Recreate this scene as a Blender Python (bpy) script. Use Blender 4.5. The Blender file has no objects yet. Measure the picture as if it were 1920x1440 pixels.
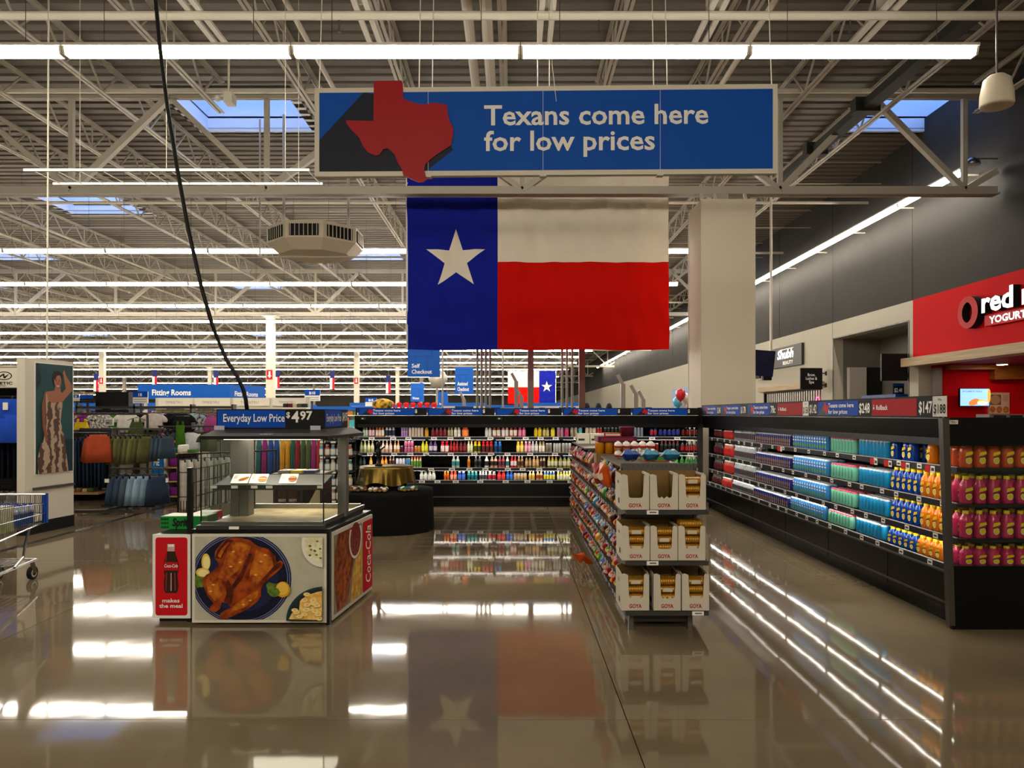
import bpy, math, random
from mathutils import Vector
RND = random.Random(11)
SC = bpy.context.scene
COL = SC.collection
PI = math.pi

# ------------------------------------------------------------------ camera, world, exposure
cam_d = bpy.data.cameras.new('camera')
cam_d.sensor_width = 36.0
cam_d.lens = 36.0 * 1400.0 / 1920.0
cam_d.shift_y = 55.0 / 1920.0
cam_d.clip_end = 400
cam = bpy.data.objects.new('camera', cam_d)
cam.location = (0, 0, 1.6)
cam.rotation_euler = (PI / 2, 0, 0)
COL.objects.link(cam)
SC.camera = cam

world = bpy.data.worlds.new('daylight')
SC.world = world
world.use_nodes = True
bgn = world.node_tree.nodes['Background']
bgn.inputs[0].default_value = (0.27, 0.46, 0.88, 1)
bgn.inputs[1].default_value = 1.9

vs = SC.view_settings
vs.view_transform = 'Standard'
vs.look = 'None'
vs.exposure = 1.2
vs.gamma = 1.0
vs.use_curve_mapping = False
SC.cycles.caustics_reflective = False
SC.cycles.caustics_refractive = False

LIGHT_POWER = 22.0            # radiance of the ceiling tube lenses
LED_POWER = 11.0               # radiance of the small strips inside the coolers

# ------------------------------------------------------------------ measuring helpers: photo pixel + distance -> metres
def px(x, Y): return (x - 960.0) * Y / 1400.0
def pz(y, Y): return 1.6 + (775.0 - y) * Y / 1400.0

# ------------------------------------------------------------------ materials
def lin(h):
    h = h.lstrip('#')
    o = []
    for i in (0, 2, 4):
        c = int(h[i:i + 2], 16) / 255.0
        o.append(c / 12.92 if c <= 0.04045 else ((c + 0.055) / 1.055) ** 2.4)
    return (o[0], o[1], o[2], 1.0)

MATS = {}
def mat(hexc, rough=0.5, metal=0.0, emit=0.0, var=0.0, scale=6.0, hex2=None, bump=0.0, kind=None, stretch=None, spec=None):
    """a procedural material; var/hex2: noise variation, bump: fine relief"""
    key = (hexc, rough, metal, emit, var, scale, hex2, bump, kind, stretch, spec)
    if key in MATS: return MATS[key]
    m = bpy.data.materials.new('surface_' + hexc.lstrip('#'))
    m.use_nodes = True
    nt = m.node_tree
    N, L = nt.nodes, nt.links
    b = N['Principled BSDF']
    c = lin(hexc)
    b.inputs['Base Color'].default_value = c
    b.inputs['Roughness'].default_value = rough
    b.inputs['Metallic'].default_value = metal
    if spec is None and not metal: spec = 0.5 if rough < 0.3 else 0.22
    if spec is not None: b.inputs['Specular IOR Level'].default_value = spec
    if emit:
        b.inputs['Emission Color'].default_value = c
        b.inputs['Emission Strength'].default_value = emit
    if kind == 'glass':
        out = N['Material Output']
        tr = N.new('ShaderNodeBsdfTransparent'); tr.inputs[0].default_value = c
        gl = N.new('ShaderNodeBsdfGlossy'); gl.inputs['Roughness'].default_value = 0.03
        lw = N.new('ShaderNodeLayerWeight'); lw.inputs[0].default_value = 0.5
        pw = N.new('ShaderNodeMath'); pw.operation = 'POWER'; pw.inputs[1].default_value = 4.0
        fr = N.new('ShaderNodeMath'); fr.operation = 'MULTIPLY_ADD'; fr.inputs[1].default_value = 0.35; fr.inputs[2].default_value = 0.025
        L.new(lw.outputs['Facing'], pw.inputs[0]); L.new(pw.outputs[0], fr.inputs[0])
        mx = N.new('ShaderNodeMixShader')
        L.new(fr.outputs[0], mx.inputs[0]); L.new(tr.outputs[0], mx.inputs[1]); L.new(gl.outputs[0], mx.inputs[2])
        L.new(mx.outputs[0], out.inputs[0])
        MATS[key] = m
        return m
    if var or hex2 or bump:
        tc = N.new('ShaderNodeTexCoord')
        mp = N.new('ShaderNodeMapping')
        L.new(tc.outputs['Object'], mp.inputs[0])
        if stretch: mp.inputs['Scale'].default_value = stretch
        if kind == 'wave':
            nz = N.new('ShaderNodeTexWave'); nz.inputs['Scale'].default_value = scale
            nz.inputs['Distortion'].default_value = 5.0; nz.inputs['Detail Scale'].default_value = 0.6
            fac = nz.outputs['Fac']
        elif kind == 'voronoi':
            nz = N.new('ShaderNodeTexVoronoi'); nz.inputs['Scale'].default_value = scale
            fac = nz.outputs['Distance']
        else:
            nz = N.new('ShaderNodeTexNoise'); nz.inputs['Scale'].default_value = scale
            nz.inputs['Detail'].default_value = 5
            fac = nz.outputs['Fac']
        L.new(mp.outputs[0], nz.inputs['Vector'])
        if var or hex2:
            c2 = lin(hex2) if hex2 else tuple(min(1, x * (1 - var)) for x in c[:3]) + (1,)
            c1 = c if hex2 else tuple(min(1, x * (1 + var)) for x in c[:3]) + (1,)
            cr = N.new('ShaderNodeValToRGB')
            cr.color_ramp.elements[0].position = 0.36; cr.color_ramp.elements[1].position = 0.64
            cr.color_ramp.elements[0].color = c1; cr.color_ramp.elements[1].color = c2
            L.new(fac, cr.inputs[0]); L.new(cr.outputs[0], b.inputs['Base Color'])
        if bump:
            bp = N.new('ShaderNodeBump'); bp.inputs['Strength'].default_value = bump
            bp.inputs['Distance'].default_value = 0.01
            L.new(fac, bp.inputs['Height']); L.new(bp.outputs[0], b.inputs['Normal'])
    MATS[key] = m
    return m

# ------------------------------------------------------------------ mesh builder
class MB:
    def __init__(s):
        s.v, s.f, s.m, s.mats = [], [], [], []
    def slot(s, m):
        if m not in s.mats: s.mats.append(m)
        return s.mats.index(m)
    def add(s, vs_, fs, m):
        o = len(s.v); k = s.slot(m)
        s.v += [tuple(p) for p in vs_]
        for f in fs:
            s.f.append([o + i for i in f]); s.m.append(k)
        return s
    def box(s, x0, y0, z0, x1, y1, z1, m):
        x0, x1 = min(x0, x1), max(x0, x1); y0, y1 = min(y0, y1), max(y0, y1); z0, z1 = min(z0, z1), max(z0, z1)
        return s.add([(x0, y0, z0), (x1, y0, z0), (x1, y1, z0), (x0, y1, z0), (x0, y0, z1), (x1, y0, z1), (x1, y1, z1), (x0, y1, z1)],
                     [(3, 2, 1, 0), (4, 5, 6, 7), (0, 1, 5, 4), (1, 2, 6, 5), (2, 3, 7, 6), (3, 0, 4, 7)], m)
    def hexa(s, lo, hi, m):
        """lo, hi: four points each (ccw from above)"""
        return s.add(list(lo) + list(hi), [(3, 2, 1, 0), (4, 5, 6, 7), (0, 1, 5, 4), (1, 2, 6, 5), (2, 3, 7, 6), (3, 0, 4, 7)], m)
    def bar(s, p, q, w, h, m, up=(0, 0, 1)):
        p, q = Vector(p), Vector(q); d = (q - p).normalized(); u = Vector(up)
        if abs(d.dot(u)) > 0.98: u = Vector((0, 1, 0)) if abs(d.y) < 0.9 else Vector((1, 0, 0))
        a = d.cross(u).normalized() * w / 2; b = a.cross(d).normalized() * h / 2
        return s.add([p - a - b, p + a - b, p + a + b, p - a + b, q - a - b, q + a - b, q + a + b, q - a + b],
                     [(0, 1, 2, 3), (7, 6, 5, 4), (0, 4, 5, 1), (1, 5, 6, 2), (2, 6, 7, 3), (3, 7, 4, 0)], m)
    def cyl(s, p, q, r, m, n=10, r2=None):
        p, q = Vector(p), Vector(q); d = (q - p).normalized()
        u = Vector((0, 0, 1)) if abs(d.z) < 0.9 else Vector((1, 0, 0))
        a = d.cross(u).normalized(); b = a.cross(d); r2 = r if r2 is None else r2
        vs_ = []
        for c, rr in ((p, r), (q, r2)):
            for i in range(n):
                t = 2 * PI * i / n
                vs_.append(c + a * math.cos(t) * rr + b * math.sin(t) * rr)
        fs = [(i, (i + 1) % n, n + (i + 1) % n, n + i) for i in range(n)] + [tuple(range(n))[::-1], tuple(range(n, 2 * n))]
        return s.add(vs_, fs, m)
    def tube(s, path, r, m, n=8):
        P = [Vector(p) for p in path]; vs_, fs = [], []
        for i, p in enumerate(P):
            d = (P[min(i + 1, len(P) - 1)] - P[max(i - 1, 0)]).normalized()
            u = Vector((0, 0, 1)) if abs(d.z) < 0.9 else Vector((0, 1, 0))
            a = d.cross(u).normalized(); b = a.cross(d)
            for k in range(n):
                t = 2 * PI * k / n
                vs_.append(p + a * math.cos(t) * r + b * math.sin(t) * r)
        for i in range(len(P) - 1):
            for k in range(n):
                fs.append((i * n + k, i * n + (k + 1) % n, (i + 1) * n + (k + 1) % n, (i + 1) * n + k))
        fs += [tuple(range(n))[::-1], tuple(range((len(P) - 1) * n, len(P) * n))]
        return s.add(vs_, fs, m)
    def lathe(s, prof, m, n=12, o=(0, 0, 0), sq=0.0):
        """prof: [(r, z[, material])] from bottom to top; sq > 0 squares the section"""
        vs_ = []
        for p in prof:
            for k in range(n):
                t = 2 * PI * (k + 0.5) / n
                cx, cy = math.cos(t), math.sin(t)
                f = 1.0 / max(abs(cx), abs(cy)) if sq else 1.0
                f = 1 + (f - 1) * sq
                vs_.append((o[0] + p[0] * cx * f, o[1] + p[0] * cy * f, o[2] + p[1]))
        for i in range(len(prof) - 1):
            mm = prof[i][2] if len(prof[i]) > 2 else m
            s.add([], [], mm)
        base = len(s.v); s.v += vs_
        for i in range(len(prof) - 1):
            mm = s.slot(prof[i][2] if len(prof[i]) > 2 else m)
            for k in range(n):
                s.f.append([base + i * n + k, base + i * n + (k + 1) % n, base + (i + 1) * n + (k + 1) % n, base + (i + 1) * n + k]); s.m.append(mm)
        s.f.append([base + k for k in range(n)][::-1]); s.m.append(s.slot(prof[0][2] if len(prof[0]) > 2 else m))
        e = base + (len(prof) - 1) * n
        s.f.append([e + k for k in range(n)]); s.m.append(s.slot(prof[-1][2] if len(prof[-1]) > 2 else m))
        return s
    def prism(s, pts, o, U, V, t, m, mside=None):
        """polygon pts (u,v) ccw on plane o,U,V extruded backwards by t"""
        o, U, V = Vector(o), Vector(U), Vector(V); Nn = U.cross(V).normalized(); n = len(pts)
        a = [o + U * p[0] + V * p[1] for p in pts]; b = [p - Nn * t for p in a]
        s.add(a + b, [tuple(range(n)), tuple(range(n, 2 * n))[::-1]], m)
        s.add(a + b, [(i, i + n, (i + 1) % n + n, (i + 1) % n) for i in range(n)], mside or m)
        return s
    def mesh(s, name, smooth=False):
        me = bpy.data.meshes.new(name)
        me.from_pydata(s.v, [], s.f)
        for m in s.mats: me.materials.append(m)
        me.polygons.foreach_set('material_index', s.m)
        if smooth: me.polygons.foreach_set('use_smooth', [True] * len(s.f))
        me.update()
        return me
    def build(s, name, parent=None, smooth=False, loc=None):
        return link(name, s.mesh(name, smooth), parent, loc)

def link(name, me, parent=None, loc=None, rz=0):
    o = bpy.data.objects.new(name, me); COL.objects.link(o)
    if parent is not None: o.parent = parent
    if loc is not None: o.location = loc
    if rz: o.rotation_euler = (0, 0, rz)
    return o
def tag(o, label=None, cat=None, group=None, kind=None):
    if label: o['label'] = label
    if cat: o['category'] = cat
    if group: o['group'] = group
    if kind: o['kind'] = kind
    return o
def thing(name, label, cat, loc=(0, 0, 0), rz=0, group=None):
    return tag(link(name, None, None, loc, rz), label, cat, group)
def dup(root, loc, rz=None, label=None, group=None, scale=None):
    r = root.copy(); COL.objects.link(r); r.location = loc
    if rz is not None: r.rotation_euler = (0, 0, rz)
    if scale is not None: r.scale = scale
    if label: r['label'] = label
    if group: r['group'] = group
    for ch in KIDS.setdefault(root.name, list(root.children)):
        c = ch.copy(); COL.objects.link(c); c.parent = r
        for g in KIDS.setdefault(ch.name, list(ch.children)):
            d = g.copy(); COL.objects.link(d); d.parent = c
    return r
KIDS = {}

# ------------------------------------------------------------------ flat print: layered shapes and lettering on one face
TXT = {}
def text_mesh(t, bold=0.0, shear=0.0):
    key = (t, bold, shear)
    if key not in TXT:
        cu = bpy.data.curves.new('letters', 'FONT'); cu.body = t; cu.size = 1.0; cu.resolution_u = 2
        cu.offset = bold; cu.shear = shear; cu.fill_mode = 'FRONT'
        ob = bpy.data.objects.new('letters', cu); COL.objects.link(ob)
        dg = bpy.context.evaluated_depsgraph_get()
        me = ob.evaluated_get(dg).to_mesh()
        vs_ = [(v.co.x, v.co.y) for v in me.vertices]; fs = [tuple(p.vertices) for p in me.polygons]
        ob.evaluated_get(dg).to_mesh_clear()
        COL.objects.unlink(ob); bpy.data.objects.remove(ob); bpy.data.curves.remove(cu)
        TXT[key] = (vs_, fs)
    return TXT[key]

class Print:
    """layers of flat shapes on the plane o + u*U + v*V (metres), facing U x V"""
    def __init__(s, o, U, V, step=0.0008):
        s.o, s.U, s.V = Vector(o), Vector(U), Vector(V); s.N = s.U.cross(s.V).normalized()
        s.b = MB(); s.k = 1; s.step = step
    def at(s, u, v): return s.o + s.U * u + s.V * v + s.N * (s.step * s.k)
    def poly(s, pts, m):
        a = sum(pts[i][0] * pts[(i + 1) % len(pts)][1] - pts[(i + 1) % len(pts)][0] * pts[i][1] for i in range(len(pts)))
        if a < 0: pts = pts[::-1]
        s.b.add([s.at(*p) for p in pts], [tuple(range(len(pts)))], m); s.k += 1; return s
    def rect(s, u0, v0, u1, v1, m, r=0.0):
        if not r: return s.poly([(u0, v0), (u1, v0), (u1, v1), (u0, v1)], m)
        pts = []
        for cx, cy, a in ((u1 - r, v1 - r, 0), (u0 + r, v1 - r, 90), (u0 + r, v0 + r, 180), (u1 - r, v0 + r, 270)):
            for i in range(4):
                t = math.radians(a + i * 30); pts.append((cx + r * math.cos(t), cy + r * math.sin(t)))
        return s.poly(pts, m)
    def ell(s, u, v, ru, rv, m, n=20, rot=0, a0=0, a1=360):
        pts = []
        for i in range(n + (a1 - a0 < 360)):
            t = math.radians(a0 + (a1 - a0) * i / n); x, y = ru * math.cos(t), rv * math.sin(t)
            pts.append((u + x * math.cos(rot) - y * math.sin(rot), v + x * math.sin(rot) + y * math.cos(rot)))
        return s.poly(pts, m)
    def text(s, t, u, v, size, m, bold=0.0, w=None, align='l', shear=0.0, rot=False):
        vs_, fs = text_mesh(t, bold, shear)
        if not vs_: return s
        x0 = min(p[0] for p in vs_); x1 = max(p[0] for p in vs_)
        sx = w / (x1 - x0) if w else size
        tw = (x1 - x0) * sx
        off = u - {'l': 0, 'c': tw / 2, 'r': tw}[align]
        if rot: pts = [s.at(u - p[1] * size, v + (p[0] - x0) * sx) for p in vs_]
        else: pts = [s.at(off + (p[0] - x0) * sx, v + p[1] * size) for p in vs_]
        s.b.add(pts, fs, m); s.k += 1; return s
    def build(s, name, parent=None): return s.b.build(name, parent)

# frequently used finishes
WHITE = mat('#e9e7e0', 0.45); OFFWHITE = mat('#d9d3c4', 0.5); BLACK = mat('#0b0b0c', 0.35); MATTE = mat('#121214', 0.7)
CHROME = mat('#9a9a9a', 0.28, 1.0); STEEL = mat('#5a5754', 0.45, 0.6); DGREY = mat('#3a3936', 0.5); MGREY = mat('#6b6862', 0.5)
BLUE = mat('#024fb2', 0.6, spec=.2); NAVY = mat('#12234f', 0.5); RED = mat('#c8101c', 0.55, spec=.15); PAPER = mat('#ece9e2', 0.6)
TEXT_W = mat('#f2f0ea', 0.5); SHADOWBLUE = mat('#171b2c', 0.5)
GLASS = mat('#f4f8f6', kind='glass'); TINT = mat('#cfd6d4', kind='glass')
LAMP = mat('#fff4e2', 0.4, emit=LIGHT_POWER); LED = mat('#fff7ea', 0.4, emit=LED_POWER)
PAINT = mat('#cfc9ba', 0.5); STEELWHITE = mat('#b4aea0', 0.5)

# ================================================================== THE BUILDING
# ------------------------------------------------------------------ floor: polished slabs with sawn joints
def floor_material():
    m = bpy.data.materials.new('polished_concrete'); m.use_nodes = True
    N, L = m.node_tree.nodes, m.node_tree.links
    b = N['Principled BSDF']
    g = N.new('ShaderNodeNewGeometry')
    n1 = N.new('ShaderNodeTexNoise'); n1.inputs['Scale'].default_value = 0.55; n1.inputs['Detail'].default_value = 6
    n2 = N.new('ShaderNodeTexNoise'); n2.inputs['Scale'].default_value = 14; n2.inputs['Detail'].default_value = 3
    L.new(g.outputs['Position'], n1.inputs['Vector']); L.new(g.outputs['Position'], n2.inputs['Vector'])
    r1 = N.new('ShaderNodeValToRGB')
    r1.color_ramp.elements[0].position = 0.3; r1.color_ramp.elements[1].position = 0.72
    r1.color_ramp.elements[0].color = lin('#6a5d48'); r1.color_ramp.elements[1].color = lin('#8a7a60')
    L.new(n1.outputs['Fac'], r1.inputs[0])
    mx = N.new('ShaderNodeMix'); mx.data_type = 'RGBA'; mx.blend_type = 'OVERLAY'
    mx.inputs[0].default_value = 0.05
    L.new(r1.outputs[0], mx.inputs[6]); L.new(n2.outputs['Color'], mx.inputs[7])
    # ghost of old square tiles in the middle aisle
    br = N.new('ShaderNodeTexBrick'); br.offset = 0.0
    br.inputs['Scale'].default_value = 1.0; br.inputs['Brick Width'].default_value = 0.31; br.inputs['Row Height'].default_value = 0.31
    br.inputs['Mortar Size'].default_value = 0.035; br.inputs['Mortar Smooth'].default_value = 0.3
    for k in (1, 2): br.inputs['Color%d' % k].default_value = (0.3, 0.3, 0.3, 1)
    br.inputs['Mortar'].default_value = (1, 1, 1, 1)
    L.new(g.outputs['Position'], br.inputs['Vector'])
    sp = N.new('ShaderNodeSeparateXYZ'); L.new(g.outputs['Position'], sp.inputs[0])
    def ramp(src, a, b_, c, d):
        r = N.new('ShaderNodeValToRGB'); e = r.color_ramp.elements
        mr = N.new('ShaderNodeMapRange'); mr.inputs['From Min'].default_value = a; mr.inputs['From Max'].default_value = d
        L.new(src, mr.inputs[0]); L.new(mr.outputs[0], r.inputs[0])
        e[0].position = 0; e[0].color = (0, 0, 0, 1); e[1].position = (b_ - a) / (d - a); e[1].color = (1, 1, 1, 1)
        k = e.new((c - a) / (d - a)); k.color = (1, 1, 1, 1); k = e.new(1); k.color = (0, 0, 0, 1)
        return r.outputs[0]
    fx = ramp(sp.outputs[0], -1.6, -1.0, 0.5, 0.9); fy = ramp(sp.outputs[1], 8.0, 8.8, 12.0, 12.4)
    mu = N.new('ShaderNodeMath'); mu.operation = 'MULTIPLY'; L.new(fx, mu.inputs[0]); L.new(fy, mu.inputs[1])
    mu2 = N.new('ShaderNodeMath'); mu2.operation = 'MULTIPLY'; L.new(mu.outputs[0], mu2.inputs[0]); mu2.inputs[1].default_value = 0.75
    m2 = N.new('ShaderNodeMix'); m2.data_type = 'RGBA'; m2.blend_type = 'MULTIPLY'
    L.new(mu2.outputs[0], m2.inputs[0]); L.new(mx.outputs[2], m2.inputs[6]); L.new(br.outputs[0], m2.inputs[7])
    L.new(m2.outputs[2], b.inputs['Base Color'])
    rr = N.new('ShaderNodeMapRange'); rr.inputs['To Min'].default_value = 0.02; rr.inputs['To Max'].default_value = 0.075
    L.new(n1.outputs['Fac'], rr.inputs[0]); L.new(rr.outputs[0], b.inputs['Roughness'])
    b.inputs['Specular IOR Level'].default_value = 0.4
    # slight unevenness so that reflections waver
    n3 = N.new('ShaderNodeTexNoise'); n3.inputs['Scale'].default_value = 2.2; n3.inputs['Detail'].default_value = 2
    L.new(g.outputs['Position'], n3.inputs['Vector'])
    bp = N.new('ShaderNodeBump'); bp.inputs['Strength'].default_value = 0.06; bp.inputs['Distance'].default_value = 0.012
    L.new(n3.outputs['Fac'], bp.inputs['Height']); L.new(bp.outputs[0], b.inputs['Normal'])
    return m
FLOOR_M = floor_material()
floor = tag(MB().box(-135, -8, -0.2, 16, 192, -0.025, mat('#2b2620', 0.9)).build('floor'), 'polished tan concrete shop floor with sawn joints', None, None, 'structure')
gap = 0.006
xs = [-135, -12.0, -7.8, -3.6, 0.6, 4.8, 16]; ys = [-8, -0.3, 3.9, 8.1, 12.3, 16.5, 192]
for i in range(len(xs) - 1):
    for j in range(len(ys) - 1):
        MB().box(xs[i] + gap / 2, ys[j] + gap / 2, -0.03, xs[i + 1] - gap / 2, ys[j + 1] - gap / 2, 0, FLOOR_M).build('slab', floor)
MB().box(-5.98, 5.0, -0.02, -5.88, 16.4, 0.0012, mat('#1d1a17', 0.25)).build('inlaid_strip', floor)

# ------------------------------------------------------------------ ceiling: ribbed deck with roof-light wells
DECK = 8.1
SKY = []          # x0, x1, y0, y1 of each roof light
for x, y in ((-5.8, 16.1), (8.6, 16.1), (-13.1, 23.3), (1.5, 23.3), (-20.4, 30.6), (-5.8, 30.6), (8.6, 30.6), (-13.1, 38), (-27.5, 38), (1.5, 38), (-20.4, 45.4), (-5.8, 45.4), (-35, 45.4),
             (-13.1, 53), (-27.5, 53), (-42, 53), (1.5, 53), (-20.4, 62), (-35, 62), (-5.8, 62), (-13.1, 72), (-27.5, 72), (-42, 72), (1.5, 72), (-20, 84), (-35, 84), (-50, 84), (-6, 84)):
    SKY.append((x - 1.2, x + 1.2, y - 1.1, y + 1.1))
deckm = mat('#736d62', 0.6)
d = MB(); y = -8.0; X0, X1 = -135, 10.0
P = 0.32
while y < 191:
    for ya, za, yb, zb in ((0, 0, 0.20, 0), (0.20, 0, 0.225, 0.07), (0.225, 0.07, 0.295, 0.07), (0.295, 0.07, 0.32, 0)):
        cuts = sorted((s[0], s[1]) for s in SKY if s[2] < y + (ya + yb) / 2 < s[3])
        x = X0
        for c in cuts + [(X1, X1)]:
            if c[0] > x: d.add([(x, y + ya, DECK + za), (x, y + yb, DECK + zb), (c[0], y + yb, DECK + zb), (c[0], y + ya, DECK + za)], [(0, 1, 2, 3)], deckm)
            x = c[1]
    y += P
ceiling = tag(d.build('ceiling'), 'ribbed off-white metal roof deck of the shop', None, None, 'structure')
well = mat('#eef2f6', 0.6)
w = MB(); T = 0.03
hx, hy = 1.2, 1.1
for a in ((-hx - .2, -hy - .2, hx + .2, -hy), (-hx - .2, hy, hx + .2, hy + .2), (-hx - .2, -hy, -hx, hy), (hx, -hy, hx + .2, hy)):
    w.box(a[0], a[1], 0.0, a[2], a[3], 1.0, well)
well_me = w.mesh('roof_light_well')
pane_me = MB().box(-hx, -hy, 0.93, hx, hy, 0.94, mat('#dfeaf8', kind='glass')).mesh('pane')
gb = MB()
for i in range(7): gb.bar((-hx + i * 0.4, -hy, .88), (-hx + i * 0.4, hy, .88), 0.018, 0.018, STEEL)
for i in range(6): gb.bar((-hx, -hy + i * 0.44, .86), (hx, -hy + i * 0.44, .86), 0.018, 0.018, STEEL)
grid_me = gb.mesh('safety_grid')
for s in SKY:
    c = ((s[0] + s[1]) / 2, (s[2] + s[3]) / 2, DECK)
    o = link('window_well', well_me, ceiling, c)
    link('pane', pane_me, o); link('safety_grid', grid_me, o)
# roof slab above the deck keeps daylight out except through the wells
r = MB(); ylist = sorted(set([-8.2, 192.2] + [v for s in SKY for v in (s[2], s[3])]))
for a, b in zip(ylist, ylist[1:]):
    cuts = sorted((s[0], s[1]) for s in SKY if s[2] < (a + b) / 2 < s[3]); x = -135.2
    for c in cuts + [(16.2, 16.2)]:
        if c[0] > x: r.box(x, a, DECK + 0.3, c[0], b, DECK + 0.34, deckm)
        x = c[1]
r.build('roof_slab', ceiling)

# ------------------------------------------------------------------ girders, joists, columns
GY = [14.5 + 18 * k for k in range(10)]
XR = 9.4
def girder_mesh(xl):
    g = MB(); zt0, zt1, zb0, zb1 = 7.70, 7.86, 5.83, 6.0
    for z0, z1 in ((zt0, zt1), (zb0, zb1)):          # back-to-back angles
        zz = z1 - 0.03 if z0 == zt0 else z0
        g.box(xl, -0.13, zz, XR, 0.13, zz + 0.03, STEELWHITE)
        g.box(xl, -0.05, z0, XR, -0.02, z1, STEELWHITE); g.box(xl, 0.02, z0, XR, 0.05, z1, STEELWHITE)
    nodes = [8.78, 5.2, 0.2, -4.76, -8.55]
    while nodes[-1] > xl + 4: nodes.append(nodes[-1] - 4.35)
    zt, zb = 7.74, 5.93
    for i, x in enumerate(nodes):
        g.bar((x, 0, zb), (x, 0, zt), 0.09, 0.09, STEELWHITE)
        if i + 1 < len(nodes):
            xm = (x + nodes[i + 1]) / 2
            g.bar((x, 0, zb), (xm, 0, zt), 0.1, 0.12, STEELWHITE, (0, 1, 0)); g.bar((nodes[i + 1], 0, zb), (xm, 0, zt), 0.12, 0.12, STEELWHITE, (0, 1, 0))
            g.bar((xm, 0, zt), (xm, 0, zt + .02), 0.3, 0.2, STEELWHITE)
    g.bar((8.78, 0, zb), (9.4, 0, 6.3), 0.12, 0.12, STEELWHITE, (0, 1, 0))
    return g.mesh('girder')
for i, gy in enumerate(GY):
    link('girder', girder_mesh(-16 - 14.5 * i), ceiling, (0, gy, 0))
jb = MB(); LJ = 18.0; zt, zb = 8.02, 7.42
for zz in (zt, zb):
    jb.box(-0.065, 0, zz, -0.012, LJ, zz + 0.012, STEELWHITE); jb.box(0.012, 0, zz, 0.065, LJ, zz + 0.012, STEELWHITE)
    for sx in (-0.02, 0.012): jb.box(sx, 0, zz - (0.05 if zz == zt else -0.012), sx + 0.008, LJ, zz + (0.0 if zz == zt else 0.06), STEELWHITE)
n = 15
for k in range(n):
    a = 0.3 + (LJ - 0.6) * k / n; b = 0.3 + (LJ - 0.6) * (k + 1) / n; mid = (a + b) / 2
    jb.bar((0, a, zt), (0, mid, zb + .03), 0.03, 0.03, STEELWHITE); jb.bar((0, mid, zb + .03), (0, b, zt), 0.03, 0.03, STEELWHITE)
    if k % 2: jb.bar((0, mid, zb), (0, mid, zt), 0.025, 0.025, STEELWHITE)
joist_me = jb.mesh('joist')
for i, gy in enumerate([-3.5] + GY[:-1]):
    xmax = 9.0; xmin = -(gy + 18) * 0.7 - 1
    x = xmax
    while x > max(xmin, -120):
        if not any(s[0] - 0.1 < x < s[1] + 0.1 for s in SKY if gy < s[2] < gy + 18): link('joist', joist_me, ceiling, (x, gy, 0))
        x -= 1.83
# horizontal bridging rods and pipes under the joists
bm_ = MB()
for gy in [-3.5] + GY[:4]:
    for t in (0.25, 0.5, 0.75):
        for z in (7.44, 7.98): bm_.cyl((-60, gy + 18 * t, z), (XR, gy + 18 * t, z), 0.018, STEELWHITE, 5)
tag(bm_.build('bridging', ceiling), kind='stuff')
pm = MB()
pm.cyl((-14, 9.5, 6.66), (9.4, 9.5, 6.66), 0.055, PAINT, 10); pm.build('sprinkler_pipe', ceiling)
pm = MB(); pm.box(-14, 14.0, 7.62, 9.4, 14.06, 7.68, PAINT); pm.build('conduit', ceiling)
for x, z, rr in ((-0.62, 7.2, 0.075), (-0.36, 7.2, 0.085), (-3.1, 7.25, 0.04), (3.6, 7.25, 0.045)):
    MB().cyl((x, 4, z), (x, 14.3, z), rr, PAINT, 12).build('pipe', ceiling)
for y0 in (19.5, 25.6, 37, 43, 56, 61):
    MB().cyl((-50, y0, 7.1), (9.3, y0, 7.1), 0.04, PAINT, 8).build('sprinkler_pipe', ceiling)
for x in (-2.2, 1.1, 4.3, 7.1):          # sprinkler drops with deflector
    s_ = MB(); s_.cyl((x, 9.5, 6.6), (x, 9.5, 6.46), 0.012, STEEL, 6); s_.cyl((x, 9.5, 6.46), (x, 9.5, 6.45), 0.03, STEEL, 10); s_.build('sprinkler_head', ceiling)
bb = MB(); bb.box(6.18, 7.5, 6.98, 6.42, 18.2, 7.12, mat('#25241f', 0.6))
bb.build('cable_tray', ceiling)
for yy in (13.2, 15.4):
    MB().box(6.08, yy, 6.95, 6.52, yy + 0.22, 7.2, mat('#25241f', 0.6)).build('tray_bracket', ceiling)
# short bright unistrut pieces hanging under the joists near the entrance
for x, y in ((-4.05, 9.7), (-1.9, 9.7), (0.45, 9.9), (2.6, 9.9), (4.8, 9.9)):
    t_ = MB()
    for dx in (-0.07, 0.07): t_.box(x + dx - 0.035, y - 1.6, 6.72, x + dx + 0.035, y + 0.9, 6.76, WHITE)
    t_.box(x - 0.1, y - .3, 6.76, x + .1, y - .26, 7.43, STEELWHITE)
    t_.build('support_rail', ceiling)

COLM = mat('#d8d0bd', 0.5)
for gy in GY[1:6]:
    for k in range(6):
        x = -10.5 - 17.2 * k
        if x < -0.72 * gy: break
        c = thing('column_post', 'x', 'column', (x, gy, 0))
        c['label'] = 'square cream steel column under a roof girder'; c['group'] = 'cream columns under the girders'; c['kind'] = 'structure'; del c['category']
        MB().box(-0.16, -0.16, 0, 0.16, 0.16, 5.84, COLM).build('shaft', c)
        pl = MB().box(-0.3, -0.3, 5.78, 0.3, 0.3, 5.83, COLM).build('cap_plate', c)
        if gy < 60:
            p = Print((-0.13, -0.165, 0), (1, 0, 0), (0, 0, 1)); z = pz(712, gy) if gy < 40 else pz(720, gy)
            p.rect(0, z, 0.26, z + 0.42, RED).poly([(0.09, z + .36), (0.17, z + .36), (0.17, z + .18), (0.22, z + .18), (0.13, z + .06), (0.04, z + .18), (0.09, z + .18)], TEXT_W)
            p.build('extinguisher_sign', c)
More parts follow.
